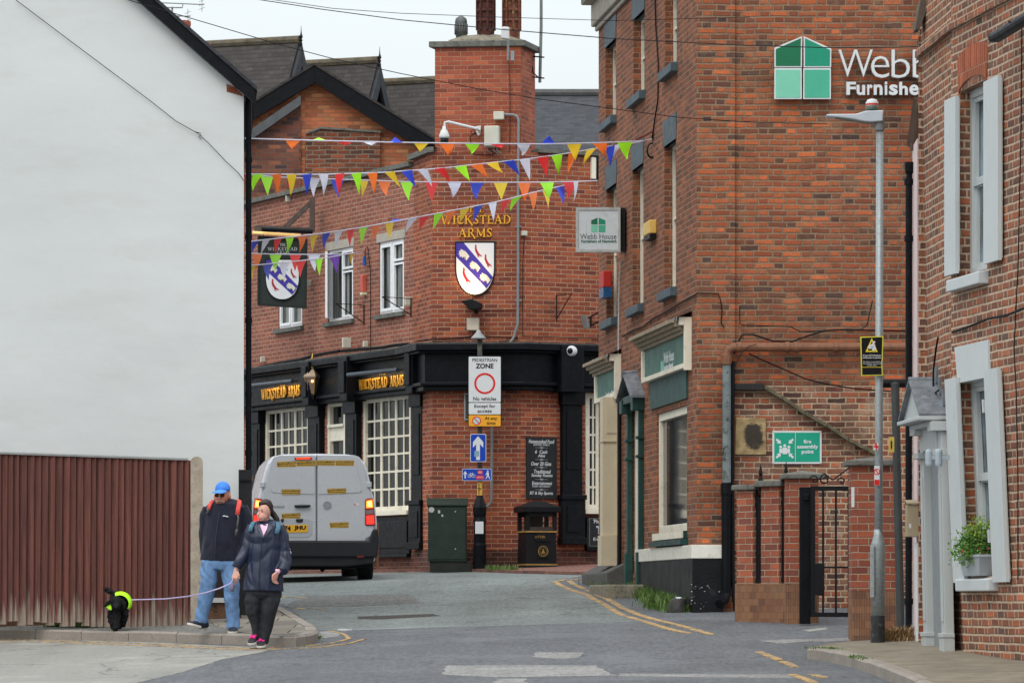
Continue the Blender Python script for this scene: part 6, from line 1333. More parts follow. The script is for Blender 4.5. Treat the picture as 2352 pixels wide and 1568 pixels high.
# litter bin
fB = Fr(plan(1208, 67.9), plan(1298, 68.1)); lb = thing('litter_bin', 'black square litter bin with gold bands in front of the pub wall', 'litter bin', PX(1250, 1316, 67.9))
B_ = lambda x, y, o=0: fB.uz(x, y, o)
M_bin = paint('bin_black', (22, 23, 26), .5, var=.15, bump=.002, spec=.2); M_dg = paint('dull_gold', (158, 128, 72), .5, metal=.2, var=.2)
ub0 = B_(1209, 1310)[0]; ub1 = B_(1279, 1310)[0]; zb0 = B_(1245, 1315)[1]; W_b = ub1 - ub0; Hb = (1315 - 1176) * 67.9 / F
def frus(m, o, z0, z1, e0, e1, d=.5):
    vs = []
    for z, e in ((z0, e0), (z1, e1)):
        for (u, oo) in ((ub0 - e, e), (ub1 + e, e), (ub1 + e, -d - e), (ub0 - e, -d - e)): vs.append(fB.p(u, oo, z))
    return m.add(vs, [(0, 1, 2, 3), (4, 5, 6, 7), (0, 1, 5, 4), (1, 2, 6, 5), (2, 3, 7, 6), (3, 0, 4, 7)])
m = MB(); frus(m, 0, zb0, zb0 + .12, .02, .015); frus(m, 0, zb0 + .12, zb0 + Hb * .70, .0, -.01); m.build('body', M_bin, lb, bevel=.01)
m = MB(); zz0, zz1 = zb0 + Hb * .70, zb0 + Hb
for a, b in ((ub0, ub0 + .06), (ub1 - .06, ub1)):
    for o_ in (0, -.44): m.box(fB, a, b, o_ - .06, o_, zz0, zz1)
m.box(fB, ub0, ub1, -.06, 0, zz1 - .07, zz1); m.box(fB, ub0, ub1, -.5, -.44, zz1 - .07, zz1); m.build('posts', M_bin, lb)
m = MB(); m.box(fB, ub0 + .1, ub1 - .1, -.45, -.44, zz0, zz1 - .07); m.box(fB, ub0 + .06, ub1 - .06, -.02, -.01, zz0, zz0 + .06); m.build('inner_panel', paint('bin_inside', (58, 50, 46), .7), lb)
m = MB(); frus(m, 0, zz1 + .001, zz1 + .09, .05, .055); vs = [fB.p(u, o, zz1 + .0901) for u, o in ((ub0 - .055, .055), (ub1 + .055, .055), (ub1 + .055, -.555), (ub0 - .055, -.555))] + [fB.p(u, o, zz1 + .19) for u, o in ((ub0 + .18, -.15), (ub1 - .18, -.15), (ub1 - .18, -.35), (ub0 + .18, -.35))]; m.add(vs, [(4, 5, 6, 7), (0, 1, 5, 4), (1, 2, 6, 5), (2, 3, 7, 6), (3, 0, 4, 7)]); m.build('lid', M_bin, lb, bevel=.01)
for zz in (zb0 + .125, zz0 - .03): m = MB(); frus(m, 0, zz, zz + .025, .008, .008); m.build('gold_band', M_dg, lb)
m = MB(); m.box(fB, ub0 + .16, ub1 - .12, .0, .012, zb0 + Hb * .60 - .08, zb0 + Hb * .60 + .05); m.box(fB, ub0 + .2, ub1 - .14, 0, .014, zb0 + .24, zb0 + Hb * .44); m.build('raised_panel', M_bin, lb, bevel=.004)
text('LITTER', fB, (1229, 1252, 1229.5, 1235), .0125, M_dg, lb, bold=.0)
u, z = B_(1247.5, 1265, .014)
for r0, r1 in ((.078, .088), (.055, .060)):
    mm = MB(); n = 24
    for i in range(n): a = 2 * math.pi * i / n; b = 2 * math.pi * (i + 1) / n; mm.prism(fB, [(u + r0 * math.cos(a), z + r0 * math.sin(a)), (u + r1 * math.cos(a), z + r1 * math.sin(a)), (u + r1 * math.cos(b), z + r1 * math.sin(b)), (u + r0 * math.cos(b), z + r0 * math.sin(b))], .014, .018)
    mm.build('emblem_ring', M_dg, lb)
mm = MB(); mm.prism(fB, [(u - .035, z - .035), (u + .035, z - .035), (u + .02, z - .01), (u + .008, z + .04), (u - .008, z + .03), (u - .015, z - .005)], .014, .018); mm.build('emblem', M_dg, lb)

# chalk boards
def cboard(fr, rc, label, name='chalkboard', o_=.03):
    m = MB(); m.pbox(fr, *rc, .0 if o_ < .04 else o_ - .03, o_); return m.build(name, paint('chalkboard_black', (32, 33, 36), .6, var=.12), label=label, cat='chalkboard')
cb = cboard(PR, (1209.5, 1279, 1003, 1145), 'tall black chalkboard listing food and ales on the pub wall')
def ct(s, x0, x1, y0, y1, sh=.2, b=.0): text(s, PR, (x0, x1, y0, y1), .031, M_sw, cb, shear=sh, bold=b, name='chalk_writing')
ct('Homecooked Food', 1214.5, 1273, 1009, 1018, b=.012); ct('SERVED DAILY', 1225, 1262.5, 1018.8, 1023.2, 0); ct('6  Cask', 1229, 1258, 1033, 1041, b=.012); ct('Ales', 1235.5, 1252, 1042.5, 1049.5, b=.012)
ct('Over 20 Gins', 1220, 1266, 1060, 1069, b=.012); ct('Traditional', 1226.5, 1265, 1078, 1087, b=.012); ct('Sunday Roasts', 1220.5, 1269, 1087.5, 1096.5, b=.012); ct('Entertainment', 1222, 1268, 1105, 1113, b=.012); ct('EVERY SATURDAY', 1223, 1264.5, 1114.3, 1118.5, 0); ct('BT & Sky Sports', 1217, 1270, 1128, 1137.5, b=.012)
m = MB()
for y in (1027.8, 1055, 1073, 1100.5, 1124): m.pbox(PR, 1229.5, 1258, y - .4, y + .4, .031, .033); m.pprism(PR, [(1238, y), (1244, y - 2.6), (1250, y), (1244, y + 2.6)], .0332, .035)
m.build('divider', paint('chalk_grey', (142, 144, 144), .7), cb)
c2 = cboard(PR, (1349, 1400, 1188, 1256), 'low chalkboard half hidden behind the cream shop front', o_=.105)
m = MB()
for a, b, c, d in ((1354, 1400, 1190, 1190.6), (1354, 1354.6, 1190, 1253), (1354, 1400, 1253, 1253.6)): m.pbox(PR, a, b, c, d, .105, .107)
m.build('border', paint('chalk_grey', (142, 144, 144), .7), c2)
text("'Pick", PR, (1363, 1383, 1192, 1201), .106, M_sw, c2, shear=.15, bold=.01); text('TA', PR, (1369.5, 1394, 1207, 1226), .106, paint('pale_blue_chalk', (170, 190, 206), .6), c2, bold=.05); text('Every', PR, (1363, 1394, 1234, 1243), .106, M_sw, c2)
# coats of arms
M_purp = paint('heraldic_purple', (62, 50, 150), .5, var=.06); M_crim = paint('heraldic_red', (158, 38, 52), .5, var=.06); M_shw = paint('shield_white', (214, 218, 222), .5, var=.04); M_garb = paint('garb_white', (206, 206, 196), .5, var=.1, scale=30)
def shield(fr, x0, x1, y0, y1, o, parent):
    X = lambda a: x0 + (x1 - x0) * a; Y = lambda b: y0 + (y1 - y0) * b
    def outl(e=0):
        pts = [(-e, -e), (1 + e, -e), (1 + e, .48)]
        for i in range(1, 9): t = i / 9; pts.append((1 + e - (.5 + e) * (t ** 1.9), .48 + (.52 + e) * math.sin(t * math.pi / 2) ** 1.0))
        pts.append((.5, 1 + e * 1.4))
        for i in range(8, 0, -1): t = i / 9; pts.append((-e + (.5 + e) * (t ** 1.9), .48 + (.52 + e) * math.sin(t * math.pi / 2)))
        pts.append((-e, .48)); return [(X(a), Y(b)) for a, b in pts]
    m = MB(); m.pprism(fr, outl(.03), o, o + .03); sh = m.build('shield', M_sb if parent is None else M_sb, parent)
    m = MB(); m.pprism(fr, outl(0), o + .03, o + .034); m.build('field', M_shw, sh)
    m = MB(); m.pprism(fr, [(X(0), Y(0)), (X(.2), Y(0)), (X(.97), Y(.66)), (X(.9), Y(.78)), (X(.8), Y(.885)), (X(0), Y(.27))], o + .034, o + .037); m.build('bend', M_purp, sh)
    m = MB()
    for cx, cy in ((.19, .2), (.48, .43), (.75, .66)):
        rr_ = random.Random(int(cx * 99)); pts = []
        for i in range(13): a = R_(95 + i * 19); k = .12 if i % 2 else .085; pts.append((cx - .02 + k * math.cos(a) * 1.0, cy - k * math.sin(a) * .78))
        pts += [(cx + .04, cy + .05), (cx + .08, cy + .14), (cx + .16, cy + .06), (cx + .1, cy + .0), (cx + .05, cy - .04)]; m.pprism(fr, [(X(a), Y(b)) for a, b in pts], o + .037, o + .040)
    m.build('wheatsheaf', M_garb, sh)
    m = MB()
    for cx, cy, s in ((.5, .03, 1), (.76, .22, 1), (.18, .48, 1.25)):
        pts = [(0, 0), (.035, .01), (.04, .045), (.03, .06), (.06, .12), (.1, .17), (.17, .22), (.19, .235), (.13, .225), (.1, .21), (.11, .26), (.09, .25), (.08, .21), (.06, .25), (.055, .2), (.01, .14), (-.01, .08), (.0, .04)]
        m.pprism(fr, [(X(cx + a * s), Y(cy + b * s)) for a, b in pts], o + .034, o + .038)
    m.build('bird', M_crim, sh)
    return sh
s0 = shield(PF, 1048, 1134.5, 558, 676, 0.0, None)
tag(s0, 'large painted coat of arms shield below the gold letters on the pub wall', 'shield')
# hanging pub sign, nearer than the wall
HP = Fr(plan(591, 74.3), plan(706, 73.5)); HP = Fr(plan(591, 73.6), plan(706, 73.6))
ps = thing('hanging_pub_sign', 'dark green hanging pub sign board with painted shield below a timber bracket', 'sign', PX(650, 705, 73.6))
m = MB(); m.pprism(HP, [(592, 541), (706, 548), (704, 708), (591, 701)], -.1, 0); bd = m.build('board', paint('sign_dark_green', (34, 44, 40), .5, var=.12), ps, bevel=.01)
m = MB()
for a in ([(592, 541), (706, 548), (706, 553), (592, 546)], [(591, 696), (704, 703), (704, 708), (591, 701)], [(592, 546.2), (596, 546.5), (595.5, 695.8), (591, 695.5)], [(701.5, 552.8), (706, 553), (704, 702.8), (699.5, 702.5)]): m.pprism(HP, a, 0, .025)
m.build('frame', paint('sign_frame_green', (26, 34, 32), .5), bd)
serif('THE', HP, (643, 656, 559, 565), .001, M_sw, bd, .003); serif('WICKSTEAD', HP, (615, 683, 568, 575.5), .001, M_sw, bd, .003); serif('ARMS', HP, (634, 665, 578, 584), .001, M_sw, bd, .003)
shield(HP, 611, 686, 597, 687, .001, bd)
M_tim = paint('old_timber', (84, 74, 68), .8, var=.25, scale=8, bump=.006)
m = MB(); fT = front(73.5); m.pprism(fT, [(711, 455), (722, 452), (722, 530), (711, 531)], -.12, .06); m.pprism(fT, [(584, 519), (592, 517), (722, 523), (722, 531), (600, 532), (584, 530)], -.08, .045); m.pprism(fT, [(648, 521), (664, 521), (712, 474), (712, 460)], -.06, .03); m.build('bracket', M_tim, ps)
m = MB(); m.tube([PX(601, 526, 73.3), PX(718, 532, 73.3)], .04, 10); m.build('light_hood', M_blk, ps)
m = MB(); m.tube([PX(580, 534, 73.4), PX(690, 541, 73.4)], .025, 8); m.build('strip_light', paint('glowing_tube', (255, 214, 140), .4, emit=(255, 206, 120, .4)), ps)
m = MB()
for x in (605, 695): m.tube([PX(x, 530, 73.5), PX(x, 546, 73.6)], .008, 5)
m.build('hanger', M_blkm, ps)
# picture lights over the fascia lettering
for x0, y0, x1, y1, side in ((574, 886, 672, 875, 'far'), (800, 861, 914, 849, 'near')):
    m = MB(); qa = PL.uz(x0, y0, .42); qb = PL.uz(x1, y1, .42); m.tube([PL.p(qa[0], .42, qa[1]), PL.p(qb[0], .42, qb[1])], .04, 10)
    lt = m.build('picture_light', paint('lamp_tube_dark', (58, 68, 78), .35, metal=.3), label='dark tube light above the %s gold pub name on the fascia' % ('left, partly hidden,' if side == 'far' else 'right-hand'), cat='light', group=None, smooth=False)
    m = MB()
    for t in (.2, .8): u = qa[0] + (qb[0] - qa[0]) * t; zz = qa[1]; m.box(PL, u - .01, u + .01, .16, .41, zz + .0, zz + .02)
    m.build('arm', M_blkm, lt)
    L = bpy.data.lights.new('picture_light_lamp', 'AREA'); L.shape = 'RECTANGLE'; L.size = abs(qb[0] - qa[0]); L.size_y = .05; L.energy = 2.6; L.color = (1, .66, .3)
    lo = bpy.data.objects.new('picture_light_lamp', L); COL.objects.link(lo); c = PL.p((qa[0] + qb[0]) / 2, .37, qa[1] - .05); tgt = PL.p((qa[0] + qb[0]) / 2, .16, 5.35); lo.location = c; lo.rotation_euler = (tgt - c).to_track_quat('-Z', 'Y').to_euler()
    lo.rotation_euler = ((c - tgt).to_track_quat('Z', 'Y').to_matrix() @ Matrix.Rotation(0, 3, 'Z')).to_euler()
# lantern
LN = thing('wall_lantern', 'lit copper and brass lantern on the black pub fascia between the gold names', 'lantern', PX(718, 915, 73.4))
fl = front(73.4); c = PX(718, 915, 73.4); s = 73.4 / F; k = lambda y: (915 - y) * s
def sq(m, prof, rot=.35):
    vs = []; 
    for r, h_ in prof:
        for i in range(4): a = rot + i * math.pi / 2; vs.append(c + V3(math.cos(a) * r * s, math.sin(a) * r * s, h_))
    n = len(prof); return m.add(vs, [(0, 1, 2, 3), tuple(range(4 * n - 4, 4 * n))] + [(i * 4 + j, i * 4 + (j + 1) % 4, i * 4 + 4 + (j + 1) % 4, i * 4 + 4 + j) for i in range(n - 1) for j in range(4)])
M_bras = paint('brass', (190, 158, 80), .3, metal=.8, var=.15)
sq(MB(), [(9, k(905)), (18.5, k(868))]).build('glass', (lambda t: t)(paint('smoky_lantern_glass', (120, 100, 92), .1, var=.1)), LN)
sq(MB(), [(21.5, k(868)), (22, k(864)), (8, k(848)), (6, k(846))]).build('top', paint('copper_roof', (150, 132, 112), .4, metal=.5, var=.2), LN)
m = MB()
for i in range(4): a = .35 + i * math.pi / 2; m.tube([c + V3(math.cos(a) * 9.3 * s, math.sin(a) * 9.3 * s, k(906)), c + V3(math.cos(a) * 19 * s, math.sin(a) * 19 * s, k(866))], .011, 5)
m.build('frame', M_bras, LN); sq(MB(), [(6, k(918)), (10, k(908)), (10, k(904))]).build('base', M_blkm, LN)
m = MB(); m.lathe(c + V3(0, 0, k(848)), [(5 * s, 0), (7.5 * s, .06), (3.5 * s, .09), (6 * s, .13), (2.5 * s, .16), (4 * s, .19), (1 * s, .27), (0, .29)], 12); m.build('finial', M_bras, LN, smooth=True)
m = MB(); m.ball(c + V3(.0, -.115, k(876)), .022, 10, 6); m.build('bulb', paint('lit_bulb', (255, 214, 130), .3, emit=(255, 190, 90, 6)), LN)
m = MB(); m.tube([c + V3(0, 0, k(912)), c + V3(0, .0, k(925)), c + V3(.02, .45, k(930))], .02, 6); m.build('bracket', M_blkm, LN)
# things on the front wall of the pub
def boxthing(name, label, cat, fr, rc, o1, mat, bev=.01, o0=0.0, parts=()):
    m = MB(); u0, u1, z0, z1 = fr.rect(*rc, o1)
    if fr in (PL, PM): u1 = fr.uz(rc[1], 900, 0)[0]; u0 = max(min(u0, u1 - .05), u1 - .2) if fr.uz(rc[0], 900, o1)[0] > u1 - .05 else u0
    m.box(fr, u0, u1, o0, o1, z0, z1); return m.build(name, mat, label=label, cat=cat, bevel=bev)
cbx = boxthing('control_box', 'large pale grey control box beside the dome camera on the chimney stack', 'box', PF, (1112, 1146, 289, 336), .25, M_box)
u0, u1, z0, z1 = PF.rect(1114, 1144, 291, 334, .25); m = MB(); m.box(PF, u0, u1, .25, .262, z0, z1); m.build('door', M_box, cbx, bevel=.004)
m = MB(); 
for x in (1119, 1133, 1141): u, z = PF.uz(x, 337, .12); m.tube([PF.p(u, .12, z), PF.p(u, .1, z - .06), PF.p(u + .06, .05, z - .1)], .01, 5)
m.build('cable_gland', M_grey, cbx)
jb = boxthing('junction_box', 'small square junction box with grey conduit high on the chimney stack', 'box', PF, (1133, 1157, 256, 274), .16, M_box)
m = MB(); q = [PF.uz(x, y, .06) for x, y in ((1158, 263), (1180, 264), (1188, 268), (1191, 278), (1190, 400), (1190, 600), (1189, 745), (1184, 760), (1180, 775), (1172, 786))]; m.tube([PF.p(u, .06, z) for u, z in q], .022, 8)
for y in (330, 520, 690): u, z = PF.uz(1190, y, .06); m.box(PF, u - .05, u + .05, .0, .05, z - .015, z + .015)
m.build('conduit', paint('grey_conduit', (126, 130, 132), .5), jb, smooth=False)
boxthing('junction_box', 'small white box with cable to the right of the gold letters', 'box', PR, (1200, 1212, 530, 541), .07, M_box)
boxthing('junction_box', 'beige box on the wall just above the post lamp cap', 'box', PF, (1072, 1099.5, 730, 758), .16, paint('beige_box', (196, 184, 166), .5))
fldm = MB(); 
u, z = PF.uz(1084, 700, .2); fldm.prism(PF, [(u - .17, z + .06), (u + .02, z + .085), (u + .17, z + .02), (u + .16, z - .07), (u - .02, z - .09)], .1, .38); fldm.box(PF, u + .02, u + .08, 0, .12, z - .13, z - .05)
fl_ = fldm.build('floodlight', M_blkm, label='black floodlight shining up at the painted shield', cat='floodlight', bevel=.01)
L = bpy.data.lights.new('floodlight_lamp', 'SPOT'); L.energy = 40; L.color = (1, .62, .3); L.spot_size = R_(85); L.spot_blend = 1; L.shadow_soft_size = .04
lo = bpy.data.objects.new('floodlight_lamp', L); COL.objects.link(lo); lo.location = PF.p(u - .02, .33, z + .10); tg = PF.p(u - .02, .0, z + .45); lo.rotation_euler = (tg - Vector(lo.location)).to_track_quat('-Z', 'Y').to_euler()
# dome camera on swan neck
dc = thing('dome_camera', 'white dome camera on a long swan neck bracket on the chimney stack', 'camera', PX(1020, 327, 68.2))
m = MB(); yy = 68.15; m.tube([PX(1100, 300, 68.75), PX(1093, 295, yy), PX(1030, 280, yy), PX(1022, 281, yy), PX(1021, 295, yy)], .022, 10); m.prism(PF, [PF.uz(x, y, .02) for x, y in ((1093, 291), (1105, 289), (1103, 310), (1099, 313), (1095, 305))], 0, .06); m.build('bracket', M_wht, dc)
m = MB(); c = PX(1020.5, 318, yy); m.lathe(c, [(.085, 0), (.088, .04), (.06, .12), (.035, .15), (.03, .2)], 16); m.build('housing', M_wht, dc, smooth=True)
m = MB(); m.lathe(c - V3(0, 0, .09), [(.0, 0), (.04, .0), (.068, .03), (.072, .09)], 16); m.build('dome', glassy('black_dome', (14, 14, 16), .1), dc, smooth=True)
m = MB(); u, z = PR.uz(1311, 806, .35); bc = PR.p(u, .37, z); m.ball(bc, (.10, .07, .09), 14, 8); bcam = m.build('ball_camera', M_wht, label='white ball camera on the black corner fascia', cat='camera', smooth=True)
m = MB(); m.ball(bc + V3(-.02, -.055, 0), (.05, .03, .05), 12, 6); m.build('lens', glassy('black_dome', (14, 14, 16), .1), bcam, smooth=True)
# WiFi unit, aerial mast
wf = thing('wireless_unit', 'white wireless unit on a short pole at the top of the chimney stack', 'antenna', PX(1166, 140, 68.6))
m = MB(); fw2 = front(68.4); m.pprism(fw2, [(1151, 64), (1156, 61), (1170, 62), (1170, 91), (1151, 88)], -.02, .1); m.build('unit', M_wht, wf, bevel=.02)
m = MB(); m.tube([PX(1167, 86, 68.55), PX(1167, 139, 68.6)], .02, 8); m.pbox(front(68.62), 1173, 1181, 117, 139, 0, .06); m.build('pole', M_galv, wf)
m = MB(); m.tube([PX(1243, -60, 69.5), PX(1243, 60, 69.5), PX(1240, 190, 69.5)], .026, 8); am = m.build('aerial_mast', paint('mast_grey', (118, 120, 118), .5, metal=.3), label='tall grey aerial mast bracketed to the side of the chimney stack', cat='mast')
m = MB()
for y in (130, 178): m.tube([PX(1224, y + (0 if y < 150 else -1), 69.4), PX(1250, y + 2, 69.3)], .012, 6)
m.tube([PX(1222, 150, 69.45), PX(1225, 168, 69.4), PX(1236, 178, 69.4)], .012, 6); m.build('bracket', M_blkm, am)
# old brackets on the pub walls
def bracket(label, fr, pts, up):
    m = MB(); q = lambda x, y, o: fr.p(*(lambda a: (a[0], o, a[1]))(fr.uz(x, y, 0)))
    (x0, y0), (x1, y1) = pts; m.tube([q(x0, y0, .02), q(x1, y1, .02)], .011, 5); a = fr.p(fr.uz(x0, y0)[0], .0, fr.uz(x0, y0)[1]); m.tube([q(x0, y0 + 2, .02), fr.p(fr.uz(x0, y0)[0], .55, fr.uz(x0, y0)[1] - .0)], .007, 5); m.tube([fr.p(fr.uz(x0, y0)[0], .55, fr.uz(x0, y0)[1]), q(x1, y1 - 6, .03)], .009, 5)
    return m.build('basket_bracket', M_blkm, label=label, cat='bracket')
bracket('black flower basket bracket between the first two white windows of the pub', PL, ((838, 699), (838, 747)), 0)
bracket('black flower basket bracket right of the white windows of the pub', PL, ((946, 684), (946, 728)), 0)
bracket('black flower basket bracket on the front wall right of the shield', PR, ((1277, 678), (1277, 738)), 0)
m = MB(); m.tube([PX(1340, 725, 66), PX(1348, 754, 66)], .05, 10); ax_ = m.build('bullet_camera', paint('grey_camera', (104, 104, 102), .5), label='grey tube floodlight held by two arms beside the far end of the shop', cat='floodlight')
m = MB(); m.tube([PX(1352, 730, 66.1), PX(1383, 712, 66.1)], .014, 6); m.tube([PX(1352, 751, 66.1), PX(1383, 733, 66.1)], .014, 6); m.tube([PX(1357, 728, 66.1), PX(1357, 750, 66.1)], .02, 6); m.build('arm', M_blkm, ax_)
# small boxes and bells on the side wall
boxthing('bell_box', 'small grey box under the coping at the left end of the pub', 'box', PL, (655, 668, 448, 462), .09, M_box)
boxthing('bell_box', 'small grey box right of the hanging pub sign', 'box', PL, (705, 716, 642, 656), .09, M_box)
boxthing('bell_box', 'tiny white box low on the side wall above the black fascia left of the lantern', 'box', PL, (599, 610, 817, 830), .09, M_box)
boxthing('sensor_box', 'grey box with a blue connector on the black fascia ledge', 'box', PL, (787, 807, 774, 797), .16, M_box)
boxthing('bell_box', 'tiny white box on the fascia ledge between the two pub windows', 'box', PL, (835, 846, 782, 796), .09, M_box)
boxthing('meter_box', 'cream box beside the right-hand white window of the pub', 'box', PL, (931, 946, 680, 700), .12, M_box)
boxthing('bell_box', 'small white box on the ledge above the fascia corner', 'box', PF, (998, 1008, 790, 800), .3, M_box)
al = boxthing('alarm_box', 'faded red alarm box between the two white pub windows', 'alarm', PL, (826.5, 843, 630, 670), .09, paint('faded_red', (196, 96, 80), .6, var=.1), .015)
m = MB(); u0_ = PL.uz(826.5, 700, .09)[0]; u1_ = PL.uz(843, 700, 0)[0]; _, _, z0_, z1_ = PL.rect(826.5, 843, 670.2, 676, .09); m.box(PL, u0_, u1_, 0, .09, z0_, z1_); m.build('lens', paint('cream_lens', (210, 204, 170), .5), al)
m = MB(); q = PL.uz(837, 605, .06); m.tube([PL.p(q[0], .06, q[1] + .12), PL.p(q[0], .06, q[1] - .04)], .03, 8); cn2 = m.build('power_connector', paint('connector_blue', (30, 90, 170), .4), label='blue plug connector hanging above the faded red alarm box', cat='plug')
m = MB(); m.tube([PL.p(q[0], .05, q[1] + .12), PL.p(q[0], .04, q[1] + .25), PL.p(q[0] + .08, .03, q[1] + .28), PL.p(q[0] + .2, .03, q[1] - .2), PL.p(q[0] + .2, .03, q[1] - 1.75)], .008, 5); m.build('lead', M_wire, cn2)
def fcable(lab, pts, fr, o=.03, rr=.01, mat=M_wire):
    m = MB(); m.tube([fr.p(*(lambda a: (a[0], o, a[1]))(fr.uz(x, y, o))) for x, y in pts], rr, 5); return m.build('cable', mat, label=lab, cat='cable')
fcable('black cable running along the wall above the pub corner fascia', [(958, 783), (1000, 779), (1060, 776), (1090, 771), (1190, 776)], PF, .03, .012)
fcable('thin cable sagging across the front wall below the shield', [(1070, 706), (1085, 712), (1110, 714), (1150, 713), (1190, 712)], PF, .03, .008)
fcable('cable dropping from the small white box down the pub front wall', [(1204, 541), (1201, 600), (1200, 700), (1200, 771), (1300, 775), (1376, 777)], PR, .03, .007)
fcable('brown cable hanging down the face of the chimney stack', [(1168, 140), (1171, 200), (1171, 300), (1169, 350)], PF, .03, .009, paint('brown_wire', (92, 48, 40)))
fcable('loop of cable below the swan neck bracket of the dome camera', [(1097, 305), (1086, 310), (1081, 304), (1087, 297), (1092, 305), (1080, 312), (1083, 345), (1090, 356), (1130, 357), (1140, 350)], PF, .05, .009)
fcable('tangled black cables lying on the left ledge above the fascia', [(575, 852), (600, 842), (650, 832), (690, 826), (715, 818), (745, 812), (780, 806)], PL, .2, .03)
fcable('tangled black cables lying on the right ledge above the fascia', [(785, 806), (830, 802), (880, 798), (905, 793), (935, 790), (945, 794)], PL, .22, .03)
fcable('thick black cables on the ledge at the front of the pub', [(1004, 798), (1050, 794), (1110, 797), (1190, 792)], PF, .22, .022)
# brown post beside the van
m = MB(); m.pbox(front(70.3), 864, 870, 1200, 1304, 0, .06); m.build('timber_post', paint('brown_timber', (104, 66, 48), .7, var=.2), label='short brown timber post at the foot of the pub wall beside the van', cat='post')
# vent
m = MB(); m.pbox(PF, 1066, 1083, 903, 964, 0, .04); v_ = m.build('wall_vent', M_grey, label='grey framed wall vent behind the left edge of the zone sign', cat='vent')
m = MB(); m.pbox(PF, 1069, 1080, 906, 961, .04, .045); m.build('mesh_panel', paint('vent_dark', (60, 62, 62), .7), v_)
m = MB(); c = [PF.uz(x, y, .03) for x, y in ((1130.5, 979), (1130, 1100), (1129, 1150), (1125, 1158), (1116, 1165))]; m.tube([PF.p(u, .08, z) for u, z in c], .022, 8); m.build('conduit_pipe', paint('grey_conduit', (126, 130, 132), .5), label='grey conduit pipe running down the pub wall beside the sign post', cat='pipe')
# flattened can in the gutter
m = MB(); p = G(792, 1450); m.prism3([p + V3(-.09, 0, .0), p + V3(.02, 0, .0), p + V3(.09, .05, .0), p + V3(-.02, .08, .0)], (0, 0, .035)); m.build('litter', paint('crushed_carton', (176, 178, 182), .5, var=.2), label='flattened pale carton lying at the corner of the left kerb', cat='litter', bevel=.01)
# ================================================================ VAN
vy = -0.115; vf = Vector((vy, 1)).normalized()
vo = Vector(plan(727, 63.4)); VR = Fr(vo, vo + Vector((vf.y, -vf.x)))   # u to the right seen from behind, o towards the camera
vz = G(800, 1335).z; vz = g(vo.x, vo.y + .6)
van = thing('parked_van', 'silver grey panel van seen from behind with lit tail lights and yellow stickers', 'van', (vo.x, vo.y + 2.4, vz))
M_van = paint('silver_van_paint', (182, 186, 192), .3, metal=.12, var=.02, scale=2, coat=.4)
M_vblk = paint('van_black_plastic', (30, 33, 38), .55, var=.12, bump=.001, bscale=200)
def V(u, o, z): return VR.p(u, o, vz + z)
def prof(sw=1.0, top=1.95, bot=.30):
    P = [(.905, bot), (.93, .55), (.935, .9), (.915, 1.1), (.875, 1.32), (.83, 1.52), (.78, 1.72), (.735, 1.83), (.66, 1.91), (.5, 1.945), (0.0, 1.955)]
    k = (top - bot) / (1.955 - .30)
    R = [(u * sw, bot + (z - .30) * k) for u, z in P]; R[0] = (.905 * sw, bot)
    return R
secs = [(-.0, .975, 1.90), (-.03, .995, 1.94), (-.12, 1.0, 1.955), (-1.0, 1.0, 1.965), (-2.6, 1.0, 1.96), (-3.15, .99, 1.93), (-3.55, .985, 1.80), (-4.1, .98, 1.22), (-4.7, .95, 1.05), (-4.92, .86, .85)]
m = MB(); rows = []
for o, sw, tp in secs:
    h_ = prof(sw, tp); pts = [(-u, z) for u, z in h_] + [(u, z) for u, z in h_[::-1][1:]]; rows.append([V(u, o, z) for u, z in pts])
n = len(rows[0])
for r_ in rows: m.v += r_
for i in range(len(rows) - 1):
    for j in range(n): j2 = (j + 1) % n; m.f.append((i * n + j, i * n + j2, (i + 1) * n + j2, (i + 1) * n + j))
m.f.append(tuple(range(n))); m.f.append(tuple((len(rows) - 1) * n + j for j in range(n)))
body = m.build('body', M_van, van, smooth=False, bevel=.02)
# side windows (dark) and roof line
for s_ in (-1, 1):
    m = MB()
    a = [(s_ * .872, -2.75, 1.34), (s_ * .788, -2.95, 1.72), (s_ * .775, -3.45, 1.70), (s_ * .872, -4.0, 1.28)]; m.prism3([V(u + s_ * .012, o, z) for u, o, z in a], tuple((V(s_ * .012, 0, 0) - V(0, 0, 0)))); m.build('side_window', M_glass, van)
    m = MB(); m.box(VR, *(sorted((s_ * .94, s_ * 1.12))), -3.75, -3.62, vz + 1.12, vz + 1.36); m.build('wing_mirror', M_vblk, van, bevel=.03)
m = MB(); m.prism3([V(-.7, -3.62, 1.74), V(.7, -3.62, 1.74), V(.8, -4.12, 1.24), V(-.8, -4.12, 1.24)], tuple(V(0, -.02, .02) - V(0, 0, 0))); m.build('windscreen', M_glass, van)
# pixel to van-rear coordinates
def vp(x, y, o=0.0):
    u, z = VR.uz(x, y, o); return u, z
def vbox(m, x0, x1, y0, y1, o0, o1): u0, u1, z0, z1 = VR.rect(x0, x1, y0, y1, o1); return m.box(VR, u0, u1, o0, o1, z0, z1)
cx = lambda x: 551.2 + .2381 * x; cyy = lambda y: 1004.9 + .2381 * y
CP = lambda pts: [(cx(x), cyy(y)) for x, y in pts]
def mir(pts): return [(2 * 740 - x, y) for x, y in pts][::-1]
